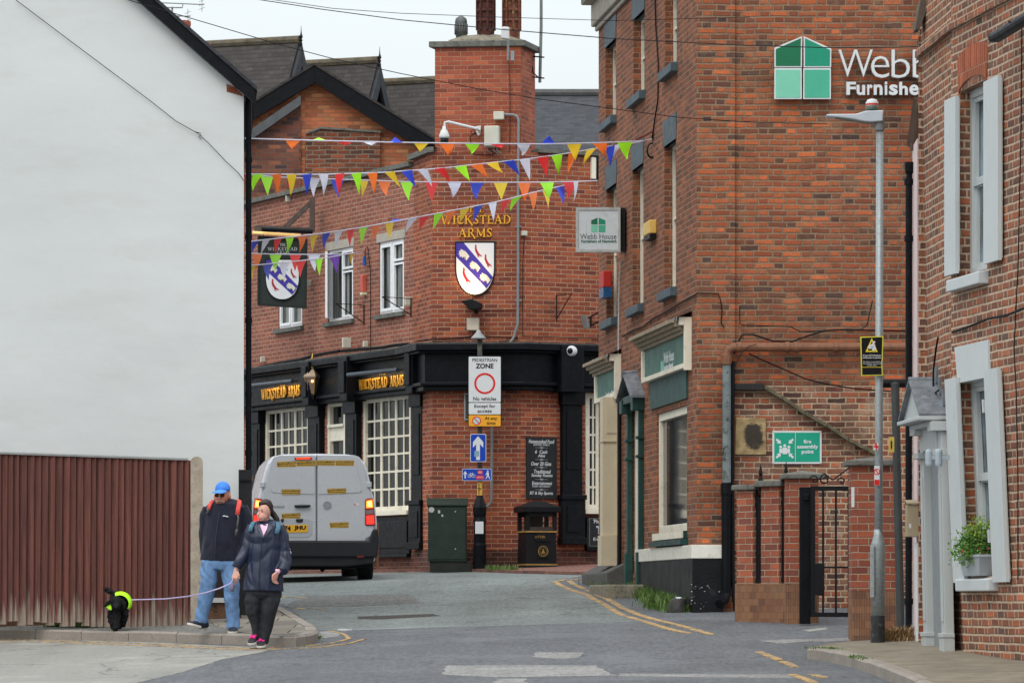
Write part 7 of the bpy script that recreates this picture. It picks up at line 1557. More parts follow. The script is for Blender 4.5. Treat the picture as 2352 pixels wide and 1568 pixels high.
# rear doors: two rounded skins with a dark gap
RD = [(746, 165), (1100, 168), (1150, 185), (1180, 240), (1225, 420), (1262, 560), (1285, 760), (1292, 930), (1215, 975), (1205, 1040), (1170, 1066), (746, 1076)]
for pts, nm in ((RD, 'r'), ([(2 * 738 - x, y) for x, y in RD][::-1], 'l')):
    m = MB(); m.pprism(VR, CP(pts), .0, .028); d = m.build('rear_door', M_van, van, bevel=.008)
    em = [(752, 235), (1090, 228), (1118, 245), (1140, 330), (1178, 500), (1168, 522), (1150, 528), (752, 546)]
    if nm == 'l': em = [(2 * 738 - x, y) for x, y in em][::-1]
    m = MB(); m.pprism(VR, CP(em), .028, .037); m.build('blank_window', M_van, d, bevel=.006)
    for hy in (450, 912):
        hx = (1225, 1270) if hy == 450 else (1265, 1312)
        a = [(hx[0], hy - 25), (hx[1], hy - 25), (hx[1], hy + 27), (hx[0], hy + 27)]
        if nm == 'l': a = [(2 * 738 - x - 12, y) for x, y in a][::-1]
        m = MB(); m.pprism(VR, CP(a), -.03, .05); m.build('hinge', M_van, d, bevel=.008)
m = MB(); m.pprism(VR, CP([(738, 165), (746, 165), (746, 1078), (738, 1078)]), .0, .004); m.build('door_gap', M_sb, van)
# number plate recess, handle, badge
m = MB(); m.pprism(VR, CP([(400, 782), (660, 778), (690, 792), (698, 815), (698, 920), (680, 948), (640, 960), (300, 962), (300, 782)]), .0281, .034); m.build('plate_recess', paint('van_recess', (168, 172, 178), .35, metal=.1, var=.03), van, bevel=.006)
for a, b in ((395, 425), (540, 610)): m = MB(); m.pprism(VR, CP([(a, 782), (b, 780), (b - 4, 808), (b - 15, 816), (a + 12, 816), (a, 806)]), .0342, .045); m.build('plate_lamp', M_vblk, van, bevel=.004)
pl = MB(); pl.pprism(VR, CP([(280, 845), (656, 837), (657, 910), (280, 918)]), .0345, .041); pl = pl.build('number_plate', paint('plate_yellow', (222, 168, 40), .4, var=.03), van, bevel=.003)
text('74', VR, (cx(428), cx(490), cyy(849), cyy(898)), .041, M_sb, pl, bold=.05); text('JHU', VR, (cx(522), cx(636), cyy(846), cyy(896)), .041, M_sb, pl, bold=.05)
m = MB(); m.pprism(VR, CP([(555, 655), (562, 640), (580, 628), (600, 625), (625, 630), (638, 640), (645, 655), (640, 675), (560, 678)]), .0281, .036); m.build('handle_recess', paint('van_recess', (150, 154, 160), .35), van, bevel=.004)
m = MB(); m.pprism(VR, CP([(522, 653), (535, 648), (670, 645), (684, 652), (682, 662), (650, 674), (555, 676), (528, 668)]), .036, .07); m.build('door_handle', M_vblk, van, bevel=.008)
M_chr = paint('badge_metal', (150, 154, 160), .25, metal=.8, var=.1)
text('VARO', VR, (cx(318), cx(431), cyy(651), cyy(675)), .0285, M_chr, van, name='badge_letters', bold=.05, ext=.006)
ring(VR, cx(841), cyy(650), 7.8, 9.4, .0285, .04, M_chr, van, 'badge_ring', 24)
m = MB(); m.pprism(VR, CP([(812, 640), (830, 622), (850, 618), (866, 632), (870, 655), (856, 668), (862, 682), (846, 684), (838, 664), (826, 684), (814, 676), (824, 660), (806, 654)]), .0285, .038); m.build('badge_emblem', M_chr, van)
# stickers
M_sty = paint('sticker_yellow', (206, 164, 60), .45, var=.05); M_std = paint('sticker_grey', (58, 54, 48), .5, var=.1)
def stk(x0, x1, y0, y1, o, sk=0.0):
    m = MB(); m.pprism(VR, CP([(x0, y0 + sk), (x1, y0), (x1, y1), (x0, y1 + sk)]), o, o + .0015); s = m.build('warning_sticker', M_sty, van)
    h_ = y1 - y0; m = MB(); m.pprism(VR, CP([(x0 + 2, y0 + sk + 2), (x1 - 2, y0 + 2), (x1 - 2, y0 + h_ * .48), (x0 + 2, y0 + h_ * .48 + sk)]), o + .0015, o + .003); m.build('dark_strip', M_std, s)
    text('FREQUENT STOPS', VR, (cx(x0 + 6), cx(x1 - 6), cyy(y0 + sk / 2 + 4), cyy(y0 + h_ * .43 + sk / 2)), o + .003, M_sty, s, bold=.04)
    text('MAINTAIN SAFE DISTANCE', VR, (cx(x0 + 5), cx(x1 - 5), cyy(y0 + h_ * .6 + sk / 2), cyy(y0 + h_ * .9 + sk / 2)), o + .0015, M_std, s, bold=.02)
for a in ((356, 540, 225, 280, .0372, 6), (544, 727, 220, 272, .0372, 4), (738, 915, 217, 268, .0372, 0), (921, 1100, 218, 270, .0372, 0), (401, 584, 495, 545, .0372, 0), (842, 1025, 486, 535, .0372, 4), (402, 584, 725, 776, .0285, 5), (867, 1048, 812, 865, .0285, 5)): stk(*a)
m = MB(); m.pprism(VR, CP([(1100, 632), (1150, 630), (1150, 650), (1100, 652)]), .0285, .030); s = m.build('small_label', M_sw, van); m = MB(); m.pprism(VR, CP([(1102, 634), (1114, 634), (1114, 650), (1102, 650)]), .030, .0315); m.build('red_square', M_red, s)
# high brake light and tail lights
m = MB(); m.pprism(VR, CP([(524, 200), (540, 190), (680, 187), (697, 196), (690, 208), (545, 214), (530, 211)]), .028, .05); hb = m.build('high_brake_light', paint('dark_red_lens', (110, 16, 16), .25), van)
m = MB(); m.pprism(VR, CP([(546, 195), (676, 191), (676, 202), (546, 207)]), .05, .053); m.build('lit_strip', paint('lit_red', (255, 40, 20), .3, emit=(255, 40, 16, 5.5)), hb)
TL = [(1206, 600), (1225, 585), (1280, 578), (1292, 660), (1303, 760), (1304, 845), (1215, 850), (1206, 830)]
for nm in 'rl':
    f_ = (lambda P: P) if nm == 'r' else (lambda P: [(2 * 728 - x - 30, y) for x, y in P][::-1])
    m = MB(); m.pprism(VR, CP(f_(TL)), -.12, .045); t_ = m.build('tail_light', paint('tail_lens', (128, 18, 22), .2, coat=.5), van, bevel=.012)
    m = MB(); m.pprism(VR, CP(f_([(1218, 608), (1274, 596), (1284, 672), (1218, 676)])), .045, .05); m.build('lit_lamp', paint('lit_amber', (255, 120, 30), .3, emit=(255, 96, 20, 4.5)), t_)
    m = MB(); m.pprism(VR, CP(f_([(1232, 618), (1268, 610), (1272, 660), (1236, 662)])), .05, .053); m.build('lamp_core', paint('lit_core', (255, 220, 90), .3, emit=(255, 200, 80, 5)), t_)
    m = MB(); m.pprism(VR, CP(f_([(1214, 700), (1286, 694), (1288, 732), (1214, 736)])), .045, .05); m.build('reverse_lamp', paint('grey_lens', (128, 108, 108), .2), t_)
    m = MB(); m.pprism(VR, CP(f_([(1220, 752), (1290, 748), (1294, 828), (1224, 832)])), .045, .05); m.build('brake_lamp', paint('lit_brake', (255, 50, 40), .3, emit=(255, 34, 24, 3)), t_)
# bumper, underside, wheels
m = MB(); B = [(-.93, .36), (.93, .36), (.955, .60), (.94, .80), (.86, .80), (.80, .62), (-.80, .62), (-.86, .80), (-.94, .80), (-.955, .60)]
m.prism(VR, [(u, vz + z) for u, z in B], -.35, .11); m.build('bumper', M_vblk, van, bevel=.03)
m = MB(); m.prism(VR, [(u, vz + z) for u, z in [(-.86, .27), (-.5, .22), (.45, .22), (.86, .27), (.9, .40), (-.9, .40)]], -.3, .07); m.build('bumper_skirt', M_vblk, van, bevel=.02)
for a in (1130, -1): 
    if a > 0: m = MB(); m.pprism(VR, CP([(1130, 1135), (1195, 1133), (1195, 1152), (1130, 1155)]), .11, .115); m.build('reflector', paint('dim_red', (110, 26, 26), .3), van)
m = MB(); m.box(VR, -.84, .84, -4.8, -.3, vz + .21, vz + .34); m.tube([V(-.4, -.2, .22), V(-.4, -1.5, .22)], .06, 8); m.tube([V(.2, -.5, .24), V(.1, -.5, .16)], .03, 6); m.build('underside', M_blkm, van)
M_tyre = paint('tyre_rubber', (24, 24, 25), .8, var=.15)
for o in (-.86, -4.1):
    for s_ in (-1, 1):
        ax = Vector((VR.d.x, VR.d.y, 0)) * s_; c = V(s_ * .70, o, .335); m = MB(); m.lathe(c, [(.2, 0), (.3, .0), (.33, .02), (.335, .06), (.335, .17), (.325, .21), (.29, .225), (.2, .22)], 28, tuple(ax)); w_ = m.build('wheel', M_tyre, van, smooth=False)
        m = MB(); m.lathe(c, [(.2, .215), (.19, .19), (.05, .18), (.03, .2), (.0, .2)], 20, tuple(ax)); m.build('rim', M_galv, w_)
# ================================================================ PEOPLE AND DOG
def organic(name, mb, mat, parent=None, voxel=.007, smooth=4, sub=None, **kw):
    """join overlapping closed shapes into one continuous skin"""
    me = bpy.data.meshes.new('tmp'); me.from_pydata([tuple(v) for v in mb.v], [], mb.f); bm = bmesh.new(); bm.from_mesh(me); bmesh.ops.recalc_face_normals(bm, faces=bm.faces); bm.to_mesh(me); bm.free()
    t = bpy.data.objects.new('tmp', me); COL.objects.link(t)
    q = t.modifiers.new('r', 'REMESH'); q.mode = 'VOXEL'; q.voxel_size = voxel
    s = t.modifiers.new('s', 'SMOOTH'); s.iterations = smooth; s.factor = .5
    bpy.context.view_layer.update(); ev = t.evaluated_get(bpy.context.evaluated_depsgraph_get()); m2 = bpy.data.meshes.new_from_object(ev)
    o = MB(); o.v = [v.co.copy() for v in m2.vertices]; o.f = [tuple(p.vertices) for p in m2.polygons]
    bpy.data.objects.remove(t); bpy.data.meshes.remove(me); bpy.data.meshes.remove(m2)
    if sub:
        for v in o.v: sub(v)
    return o.build(name, mat, parent, smooth=True, **kw)
def cloth(name, rgb, rough=.85, fold=.012, fs=7, sheen=0.0, var=.15, fine=300):
    t = NT(name); P = t.obj(); c = t.mix(1.0, hexc(*rgb), t.mr(t.noise(P, 9, 5), .3, .7, 1 - var, 1 + var), 'MULTIPLY'); t.l(c, t.b.inputs['Base Color']); t.b.inputs['Roughness'].default_value = rough
    ms = t.n('ShaderNodeMapping'); ms.inputs['Scale'].default_value = (1.6, 1.6, .8); t.l(P, ms.inputs[0]); h = t.math('ADD', t.noise(ms.outputs[0], fs, 3, .5), t.math('MULTIPLY', t.noise(P, fine, 2), .05)); t.bump(h, fold, .9); t.b.inputs['Sheen Weight'].default_value = sheen; return t.m
def skin(name, rgb):
    t = NT(name); P = t.obj(); c = t.mix(t.mr(t.noise(P, 22, 4), .35, .65, 0, 1), hexc(*rgb), hexc(min(255, rgb[0] + 10), max(0, rgb[1] - 10), max(0, rgb[2] - 8))); t.l(c, t.b.inputs['Base Color']); t.b.inputs['Roughness'].default_value = .5
    t.b.inputs['Subsurface Weight'].default_value = .05; t.b.inputs['Subsurface Radius'].default_value = (.02, .008, .004); t.b.inputs['Subsurface Scale'].default_value = .5; return t.m
def hand(m, W, d, side, pn, curl=.7, L=.17):
    d, side, pn = d.normalized(), side.normalized(), pn.normalized()
    m.tube([W - d * .02, W + d * .01, W + d * .05, W + d * .09], [.024, .028, .038, .036], 10, ry=[.022, .02, .016, .014], up=tuple(side))
    for i, (off, ln) in enumerate(((.03, .9), (.010, 1.0), (-.010, .95), (-.03, .75))):
        b = W + d * .085 + side * off; pts = [b - d * .03]; dd = d.copy(); p = b; pts.append(p.copy())
        for s_ in (.034, .024, .02): a = curl * .8; dd = (dd * math.cos(a) + pn * math.sin(a)).normalized(); nn = (pn * math.cos(a) - d * math.sin(a)); p = p + dd * s_ * ln; pts.append(p.copy()); 
        m.tube(pts, [.0095, .0092, .0088, .008, .0065], 8)
    t0 = W + d * .02 + side * .03; t1 = t0 + (side * .6 + d * .8).normalized() * .035; t2 = t1 + (d * .9 + pn * .5 + side * .05).normalized() * .03; m.tube([W + d * .01 + side * .015, t0, t1, t2, t2 + (d + pn * .6).normalized() * .02], [.014, .013, .0115, .010, .008], 8)
def bpath(P, rows, off=0.0): return [P(x, y, d) for x, y, d, *_ in rows], [r + off for *_, r in rows]
# ---------------- man
fm = G(413.4 + .2747 * 440, 1079.5 + .2747 * 1356, KL); YM = fm.y
def MP(x, y, d=0.0): return PX(413.4 + .2747 * x, 1079.5 + .2747 * y, YM - d)
SKM = skin('weathered_skin', (188, 134, 112)); SKW = skin('pale_skin', (206, 164, 146))
m = MB()
m.ball(MP(352, 200), (.080, .098, .120), 20, 14); m.ball(MP(338, 262, .03), (.058, .062, .058), 16, 10); m.ball(MP(340, 292, .055), (.028, .022, .02), 10, 8)
m.tube([MP(332, 205, .095), MP(328, 225, .112), MP(328, 240, .118)], [.010, .013, .019], 8); m.ball(MP(327, 241, .112), (.021, .016, .013)); m.ball(MP(418, 222, -.01), (.012, .026, .034)); m.ball(MP(289, 225, .0), (.010, .022, .03))
m.tube([MP(300, 262, .075), MP(332, 256, .098), MP(362, 264, .075)], [.008, .012, .008], 8); m.ball(MP(306, 240, .07), (.02, .018, .02)); m.ball(MP(365, 240, .065), (.022, .02, .022))
m.tube([MP(358, 285, -.01), MP(365, 340, -.03)], [.058, .07], 14); m.tube([MP(368, 330, -.03), MP(360, 480, -.02), MP(345, 740, -.02)], [.13, .17, .16], 16, ry=[.09, .11, .11], up=(1, 0, 0))
m.tube([MP(230, 350, -.03), MP(200, 500, -.05), MP(205, 640, -.08), MP(215, 740, -.12)], [.05, .045, .038, .028], 10); hand(m, MP(215, 745, -.12), Vector((.2, .2, -1)), Vector((1, 0, .2)), Vector((.2, 1, 0)))
m.tube([MP(530, 350, -.03), MP(565, 500, -.02), MP(520, 640, .02), MP(470, 722, .02)], [.05, .045, .038, .028], 10); hand(m, MP(468, 722, .02), Vector((-.85, -.1, -.55)), Vector((-.3, 0, 1)), Vector((0, 1, -.1)), .8)
m.tube([MP(250, 760, 0), MP(222, 1000, .0), MP(180, 1240, -.0), MP(190, 1300, 0)], [.085, .06, .045, .04], 10); m.tube([MP(395, 760, 0), MP(425, 1000, .02), MP(447, 1240, 0), MP(445, 1330, 0)], [.085, .06, .045, .04], 10)
man = organic('person', m, SKM, voxel=.006, smooth=3, label='older man in blue cap and navy fleece walking in light blue jeans', cat='person')
# jacket
m = MB(); rows = [(244, 378, .075, .03, .13), (262, 376, .13, .05, .10), (285, 376, .19, .085, .055), (315, 376, .225, .12, .015), (385, 372, .225, .14), (480, 362, .215, .155), (600, 348, .215, .17), (700, 338, .218, .16), (757, 336, .222, .155)]
m.tube([MP(q[1], q[0], -.01 - (q[4] if len(q) > 4 else 0)) for q in rows], [q[2] for q in rows], 20, ry=[q[3] for q in rows], up=(1, 0, 0))
m.tube([MP(240, 318, -.02), MP(216, 380, -.03), MP(200, 520, -.04), MP(202, 640, -.06), MP(212, 730, -.1)], [.072, .070, .062, .055, .048], 14); m.tube([MP(515, 312, -.02), MP(553, 380, -.02), MP(566, 520, -.01), MP(530, 640, .03), MP(478, 712, .04)], [.072, .07, .062, .056, .048], 14)
m.tube([MP(300, 300, .06), MP(295, 280, .02), MP(330, 255, -.08), MP(400, 245, -.09), MP(435, 270, -.0), MP(415, 300, .05), MP(352, 322, .085), MP(305, 300, .06)], .024, 8)
def fold(amp, fr_, seed):
    def f(v): wv = noise.noise(Vector((v.x * 3, v.y * 3, v.z * 3 + seed))) * 1.2; e = (.5 - abs(noise.noise(Vector((v.x * fr_ + wv, v.y * fr_, v.z * fr_ * .9 + v.x * fr_ * .8 + seed))) * 2)) * amp * .8 + noise.noise(Vector((v.x * fr_ * 2.5, v.y * fr_ * 2.5, v.z * fr_ * 1.1 + seed))) * amp * .4; v.y += e; v.x += e * .5
    return f
jk = organic('fleece_jacket', m, cloth('navy_fleece', (17, 21, 40), .95, .008, 7, .1), man, voxel=.009, smooth=4, sub=fold(.014, 5, 1))
m = MB(); m.tube([MP(330, 345, .125), MP(318, 420, .145), MP(300, 560, .167), MP(290, 740, .155)], .004, 5); m.build('zip', paint('zip_grey', (50, 56, 74), .6), jk)
m = MB(); m.tube([MP(358, 384, .142), MP(368, 380, .146), (MP(378, 384, .146)), MP(388, 384, .145), MP(402, 390, .140)], .006, 5); m.build('chest_mark', M_sw, jk)
# straps
M_or = cloth('orange_red_strap', (206, 70, 58), .7, .003, 20); M_gs = cloth('grey_strap', (84, 84, 82), .8, .002, 20)
def strap(P, pts, w_, t_, mat, parent, name='backpack_strap'):
    m = MB(); m.tube([P(*p) for p in pts], w_, 10, ry=t_, up=(1, 0, 0)); return m.build(name, mat, parent, smooth=True)
bp = thing('backpack', 'orange and grey backpack worn by the older man, its straps over his shoulders', 'backpack', MP(370, 640, -.2))
strap(MP, [(488, 250, -.06), (497, 257, .03), (494, 285, .085), (486, 320, .118), (480, 372, .138)], .026, .01, M_or, bp); strap(MP, [(483, 370, .14), (488, 400, .145), (482, 440, .15), (478, 490, .155)], .010, .006, M_gs, bp); strap(MP, [(478, 490, .155), (468, 520, .15), (466, 550, .14)], .012, .006, M_gs, bp)
strap(MP, [(278, 252, -.06), (266, 262, .04), (250, 290, .085), (236, 330, .108)], .022, .01, M_or, bp); strap(MP, [(232, 320, .11), (236, 345, .11), (222, 360, .08)], .012, .01, M_gs, bp)
m = MB(); m.tube([MP(372, 330, -.2), MP(372, 350, -.22), MP(365, 560, -.24), MP(362, 600, -.22)], [.10, .14, .15, .12], 14, ry=[.05, .09, .1, .06], up=(1, 0, 0)); organic('bag_body', m, M_or, bp, voxel=.012)
# jeans
m = MB(); m.tube([MP(340, 725, 0), MP(338, 780, 0), MP(330, 830, 0)], [.2, .205, .17], 18, ry=[.13, .14, .12], up=(1, 0, 0))
m.tube([MP(252, 760, 0), MP(246, 850, .02), MP(236, 960, .03), MP(215, 1060, .02), MP(193, 1160, 0), MP(176, 1272, -.01)], [.108, .10, .092, .086, .078, .076], 14); m.tube([MP(402, 760, 0), MP(418, 850, .03), MP(430, 960, .05), MP(430, 1060, .03), MP(438, 1160, .01), MP(446, 1322, .0)], [.108, .1, .092, .086, .08, .076], 14)
jeans = organic('jeans', m, cloth('light_blue_denim', (96, 130, 172), .85, .014, 9, var=.3), man, voxel=.009, smooth=3, sub=fold(.018, 8, 5))
def shoe(P, a, b, w_, h_, parent, upper, sole, name='shoe', extra=None):
    """a heel, b toe (world points on the ground)"""
    d = (b - a); L_ = d.length; d.normalize(); s = Vector((-d.y, d.x, 0)); s = s.normalized() if s.length > .01 else Vector((1, 0, 0)); up = s.cross(d) * (1 if s.cross(d).z > 0 else -1)
    m = MB(); rows = [(0.0, .7, .55), (.08, .85, 1.0), (.3, .85, 1.15), (.5, .9, .85), (.75, 1.0, .55), (.93, .8, .4), (1.0, .4, .25)]
    m.tube([a + d * L_ * t + up * (h_ * k * .5 + .012) for t, q, k in rows], [w_ / 2 * q for t, q, k in rows], 14, ry=[h_ * k * .5 for t, q, k in rows], up=tuple(s))
    sh = organic(name, m, upper, parent, voxel=.006, smooth=2)
    pts = []; 
    for t, q in ((0, .45), (.03, .75), (.15, .9), (.35, .8), (.55, .9), (.8, 1.05), (.94, .8), (1.02, .3)): pts.append((t, q))
    m = MB(); ring_ = [a + d * L_ * t + s * w_ / 2 * q for t, q in pts] + [a + d * L_ * t - s * w_ / 2 * q for t, q in pts[::-1]]; m.prism3(ring_, tuple(up * .026)); m.build('sole', sole, sh, bevel=.005)
    return sh, d, s, up
navyshoe = cloth('navy_shoe', (24, 30, 48), .7, .003, 30); M_sole = paint('white_sole', (196, 192, 184), .6, var=.1)
m = MB(); m.tube([MP(186, 1240, 0), MP(200, 1318, 0)], .05, 12); m.tube([MP(446, 1300, 0), MP(446, 1345, 0)], .05, 12); m.build('socks', cloth('navy_sock', (26, 30, 46), .9), man, smooth=True)
shoe(MP, MP(222, 1334, -.02), MP(62, 1290, .06), .10, .085, man, navyshoe, M_sole); shoe(MP, MP(446, 1345, -.10), MP(438, 1366, .15), .105, .085, man, navyshoe, M_sole)
# cap, hair, glasses, moustache
m = MB(); c = MP(358, 158, 0); m.ball(c, (.086, .104, .088), 20, 12)
for v in m.v: v.z = max(v.z, c.z - .018)
cp = m.build('cap', cloth('blue_cap', (62, 128, 218), .8, .01, 12), man, smooth=True)
m = MB(); n = 10; top = []; 
for i in range(n + 1): a = math.pi * (1.0 + i / n); 
br = [MP(290, 178, .06), MP(268, 190, .12), MP(282, 190, .175), MP(318, 194, .20), MP(352, 196, .195), MP(382, 186, .15), MP(396, 176, .07), (MP(345, 166, .09))]
m.prism3(br, (0, .004, .012)); m.build('peak', cloth('blue_cap2', (70, 136, 224), .8, .004, 12), cp, bevel=.004)
m = MB(); m.ball(MP(404, 195, -.03), (.026, .06, .03)); m.ball(MP(410, 180, -.02), (.02, .05, .02)); m.build('hair', paint('grey_hair', (176, 172, 166), .8, var=.2, scale=40), man, smooth=True)
m = MB(); 
for x in (308, 352): m.ball(MP(x, 209, .098), (.028, .008, .021), 12, 8)
m.build('sunglasses', glassy('brown_lens', (40, 26, 22), .12), man, smooth=True)
m = MB(); m.tube([MP(320, 205, .107), MP(334, 203, .114), MP(342, 205, .107)], .003, 5); m.tube([MP(376, 205, .085), MP(415, 212, .0)], .003, 5); m.build('glasses_frame', M_gold, man)
m = MB(); m.tube([MP(308, 268, .088), MP(320, 258, .106), MP(334, 256, .113), MP(348, 259, .106), MP(360, 270, .084)], [.005, .008, .008, .008, .005], 8); m.build('moustache', paint('grey_moustache', (150, 138, 130), .9, var=.2, scale=60), man, smooth=True)
m = MB(); m.tube([MP(318, 272, .098), MP(334, 275, .104), MP(350, 274, .097)], [.003, .004, .003], 6); m.build('mouth', paint('lip', (136, 78, 70), .6), man)
# ---------------- woman
fw = G(413.4 + .2747 * 690, 1079.5 + .2747 * 1488); YW = fw.y
def WP(x, y, d=0.0): return PX(413.4 + .2747 * x, 1079.5 + .2747 * y, YW - d)
m = MB()
m.ball(WP(708, 330), (.074, .092, .108), 20, 14); m.ball(WP(690, 382, .035), (.056, .058, .058), 16, 10); m.ball(WP(682, 412, .058), (.026, .022, .02))
m.tube([WP(662, 345, .085), WP(652, 362, .102), WP(650, 376, .11)], [.008, .010, .014], 8); m.ball(WP(652, 377, .103), (.014, .012, .010)); m.ball(WP(750, 362, -.01), (.008, .02, .026)); m.ball(WP(668, 385, .075), (.018, .018, .018)); m.ball(WP(712, 385, .06), (.022, .02, .022))
m.tube([WP(655, 400, .088), WP(664, 397, .094), WP(680, 402, .085)], [.006, .009, .006], 8)
m.tube([WP(708, 405, -.01), WP(706, 470, -.02)], [.046, .056], 14); m.tube([WP(710, 470, -.02), WP(712, 640, 0), WP(700, 980, 0)], [.11, .15, .16], 16, ry=[.08, .11, .12], up=(1, 0, 0))
m.tube([WP(612, 500, 0), WP(570, 640, .02), WP(510, 740, .06), WP(468, 835, .08)], [.045, .042, .036, .024], 10); hand(m, WP(466, 838, .08), Vector((-.12, -.1, -1)), Vector((.8, -.5, 0)), Vector((.3, .9, 0)), .75, .16)
m.tube([WP(838, 510, 0), WP(875, 640, 0), WP(882, 790, .05), WP(818, 850, .15)], [.045, .042, .036, .024], 10); hand(m, WP(815, 852, .15), Vector((-.42, -.15, -.9)), Vector((-.6, -.7, .1)), Vector((.6, .5, -.2)), 1.0, .16)
m.tube([WP(640, 1000, 0), WP(612, 1180, .02), WP(640, 1350, 0), WP(620, 1430, .02)], [.08, .06, .035, .03], 10); m.tube([WP(765, 1000, 0), WP(738, 1200, .03), WP(710, 1400, .03), WP(695, 1460, .05)], [.08, .06, .035, .03], 10)
wom = organic('person', m, SKW, voxel=.006, smooth=3, label='dark-haired woman in a navy rain jacket walking off the kerb with the leash', cat='person')
m = MB(); rows = [(418, 716, .06, .03, .10), (434, 716, .12, .05, .08), (455, 716, .165, .08, .045), (485, 716, .185, .115, .01), (560, 716, .188, .14), (680, 714, .190, .15), (800, 706, .198, .16), (920, 700, .214, .17), (1008, 697, .222, .175)]
m.tube([WP(q[1], q[0], -(q[4] if len(q) > 4 else 0)) for q in rows], [q[2] for q in rows], 20, ry=[q[3] for q in rows], up=(1, 0, 0))
m.tube([WP(620, 470, 0), WP(592, 540, .01), WP(565, 650, .03), WP(515, 740, .06), WP(470, 815, .08)], [.072, .074, .070, .064, .055], 14); m.tube([WP(820, 468, 0), WP(855, 550, 0), WP(872, 680, .01), WP(878, 780, .05), WP(858, 838, .10), WP(825, 845, .14)], [.072, .074, .072, .072, .064, .048], 14)
def wfold(v): fold(.019, 5.5, 9)(v)
wj = organic('rain_jacket', m, cloth('navy_nylon', (24, 34, 60), .42, .016, 6, 0, .12), wom, voxel=.009, smooth=3, sub=wfold)
m = MB(); m.prism3([WP(640, 470, .10), WP(662, 440, .09), WP(705, 560, .168), WP(690, 565, .168)], (0, -.012, 0)); m.prism3([WP(742, 440, .07), WP(775, 480, .11), WP(712, 562, .168), WP(722, 520, .14)], (0, -.012, 0)); m.tube([WP(655, 440, .06), WP(690, 425, -.08), WP(745, 410, -.08), WP(768, 450, .05)], .02, 8); m.build('collar', bpy.data.materials['navy_nylon'], wj, bevel=.004)
m = MB(); m.prism3([WP(660, 455, .075), WP(738, 448, .065), (WP(728, 490, .115)), WP(696, 556, .158), WP(672, 520, .13)], (0, -.014, 0)); m.build('pink_top', cloth('pink_shirt', (226, 186, 212), .8, .003, 20), wom, bevel=.006)
m = MB(); m.tube([WP(690, 560, .175), WP(672, 700, .18), WP(660, 900, .20), WP(655, 1000, .2)], .005, 5); m.build('placket', paint('navy_seam', (20, 28, 50), .5), wj)
m = MB(); m.tube([WP(700, 985, 0), WP(698, 1040, 0), WP(690, 1075, 0)], [.2, .2, .15], 18, ry=[.15, .15, .12], up=(1, 0, 0))
m.tube([WP(632, 1020, 0), WP(612, 1100, .03), WP(612, 1190, .03), WP(634, 1280, .0), WP(640, 1350, .0), WP(628, 1415, .0)], [.104, .098, .078, .060, .048, .046], 14); m.tube([WP(768, 1020, 0), WP(756, 1100, .04), WP(742, 1190, .05), WP(730, 1290, .03), WP(710, 1400, .03), WP(700, 1445, .02)], [.108, .102, .082, .066, .052, .048], 14)
organic('trousers', m, cloth('black_jeans', (26, 28, 34), .8, .010, 10), wom, voxel=.009, smooth=3, sub=fold(.012, 9, 3))
M_mag = paint('magenta_laces', (226, 40, 140), .6); bsh = cloth('black_shoe', (30, 28, 34), .7, .003, 30)
for a, b, q in ((WP(640, 1425, -.06), WP(592, 1462, .14), 0), (WP(706, 1455, -.08), WP(668, 1486, .15), 1)):
    sh, d, s, up = shoe(WP, a, b, .095, .085, wom, bsh, M_sole); m = MB(); L_ = (b - a).length
    for t in (.38, .47, .56, .65): c = a + d * L_ * t + up * (.105 - t * .06); m.tube([c - s * .032 - d * .012, c + up * .01, c + s * .032 + d * .012], .006, 5); m.tube([c + s * .032 - d * .012, c + up * .01, c - s * .032 + d * .012], .006, 5)
    m.ball(b - d * .03 + up * .018, (.04, .03, .018), 10, 6); m.build('laces', M_mag, sh)
# hair
m = MB(); m.ball(WP(720, 314, -.022), (.080, .092, .099), 20, 14); m.ball(WP(701, 277, .022), (.065, .068, .034)); m.ball(WP(750, 335, -.01), (.024, .06, .06)); m.tube([WP(655, 300, .055), WP(668, 276, .068), WP(700, 268, .07), WP(736, 290, .06), WP(747, 325, .045), WP(748, 352, .03)], [.008, .012, .014, .016, .014, .010], 8)
m.tube([WP(765, 345, -.06), WP(785, 375, -.08), WP(812, 410, -.07), WP(832, 460, -.06)], [.03, .036, .03, .01], 10)
organic('hair', m, paint('dark_brown_hair', (44, 32, 30), .5, var=.3, scale=30, bump=.004, bscale=90), wom, voxel=.007, smooth=3)
m = MB(); m.lathe(WP(773, 352, -.07), [(.03, -.008), (.036, 0), (.03, .008)], 10, (.8, 0, -.3)); m.build('hair_band', paint('blue_band', (40, 80, 190), .6), wom)
m = MB()
for x in (652, 688): m.ball(WP(x, 345, .083 if x < 670 else .086), (.010, .006, .0055), 8, 6)
m.build('eyes', paint('dark_eye', (38, 28, 26), .3), wom); m = MB()
for x, e in ((650, .088), (688, .09)): m.tube([WP(x - 12, 334, e - .008), WP(x, 330, e), WP(x + 14, 333, e - .008)], .003, 5)
m.build('eyebrows', paint('brow', (60, 44, 40), .8), wom)
m = MB(); m.tube([WP(652, 399, .094), WP(662, 401, .100), WP(676, 400, .094)], .0035, 6); m.build('mouth', paint('lip_pink', (160, 84, 84), .5), wom)
m = MB(); m.lathe(WP(808, 852, .155), [(.03, 0), (.033, .012), (.03, .024)], 12, (.6, .2, .5)); m.build('cuff', bpy.data.materials['pink_shirt'], wom)
wb = thing('backpack', 'patterned teal backpack worn by the woman with a white toy hanging from it', 'backpack', WP(720, 700, -.25)); M_pat = paint('patterned_teal', (66, 110, 132), .7, var=.5, scale=70, dirt=(150, 90, 70, .6))
strap(WP, [(622, 432, -.03), (610, 440, .05), (597, 468, .095), (584, 510, .12)], .026, .01, M_pat, wb); strap(WP, [(808, 432, -.05), (822, 440, .05), (822, 478, .10), (808, 530, .128)], .026, .01, M_pat, wb)
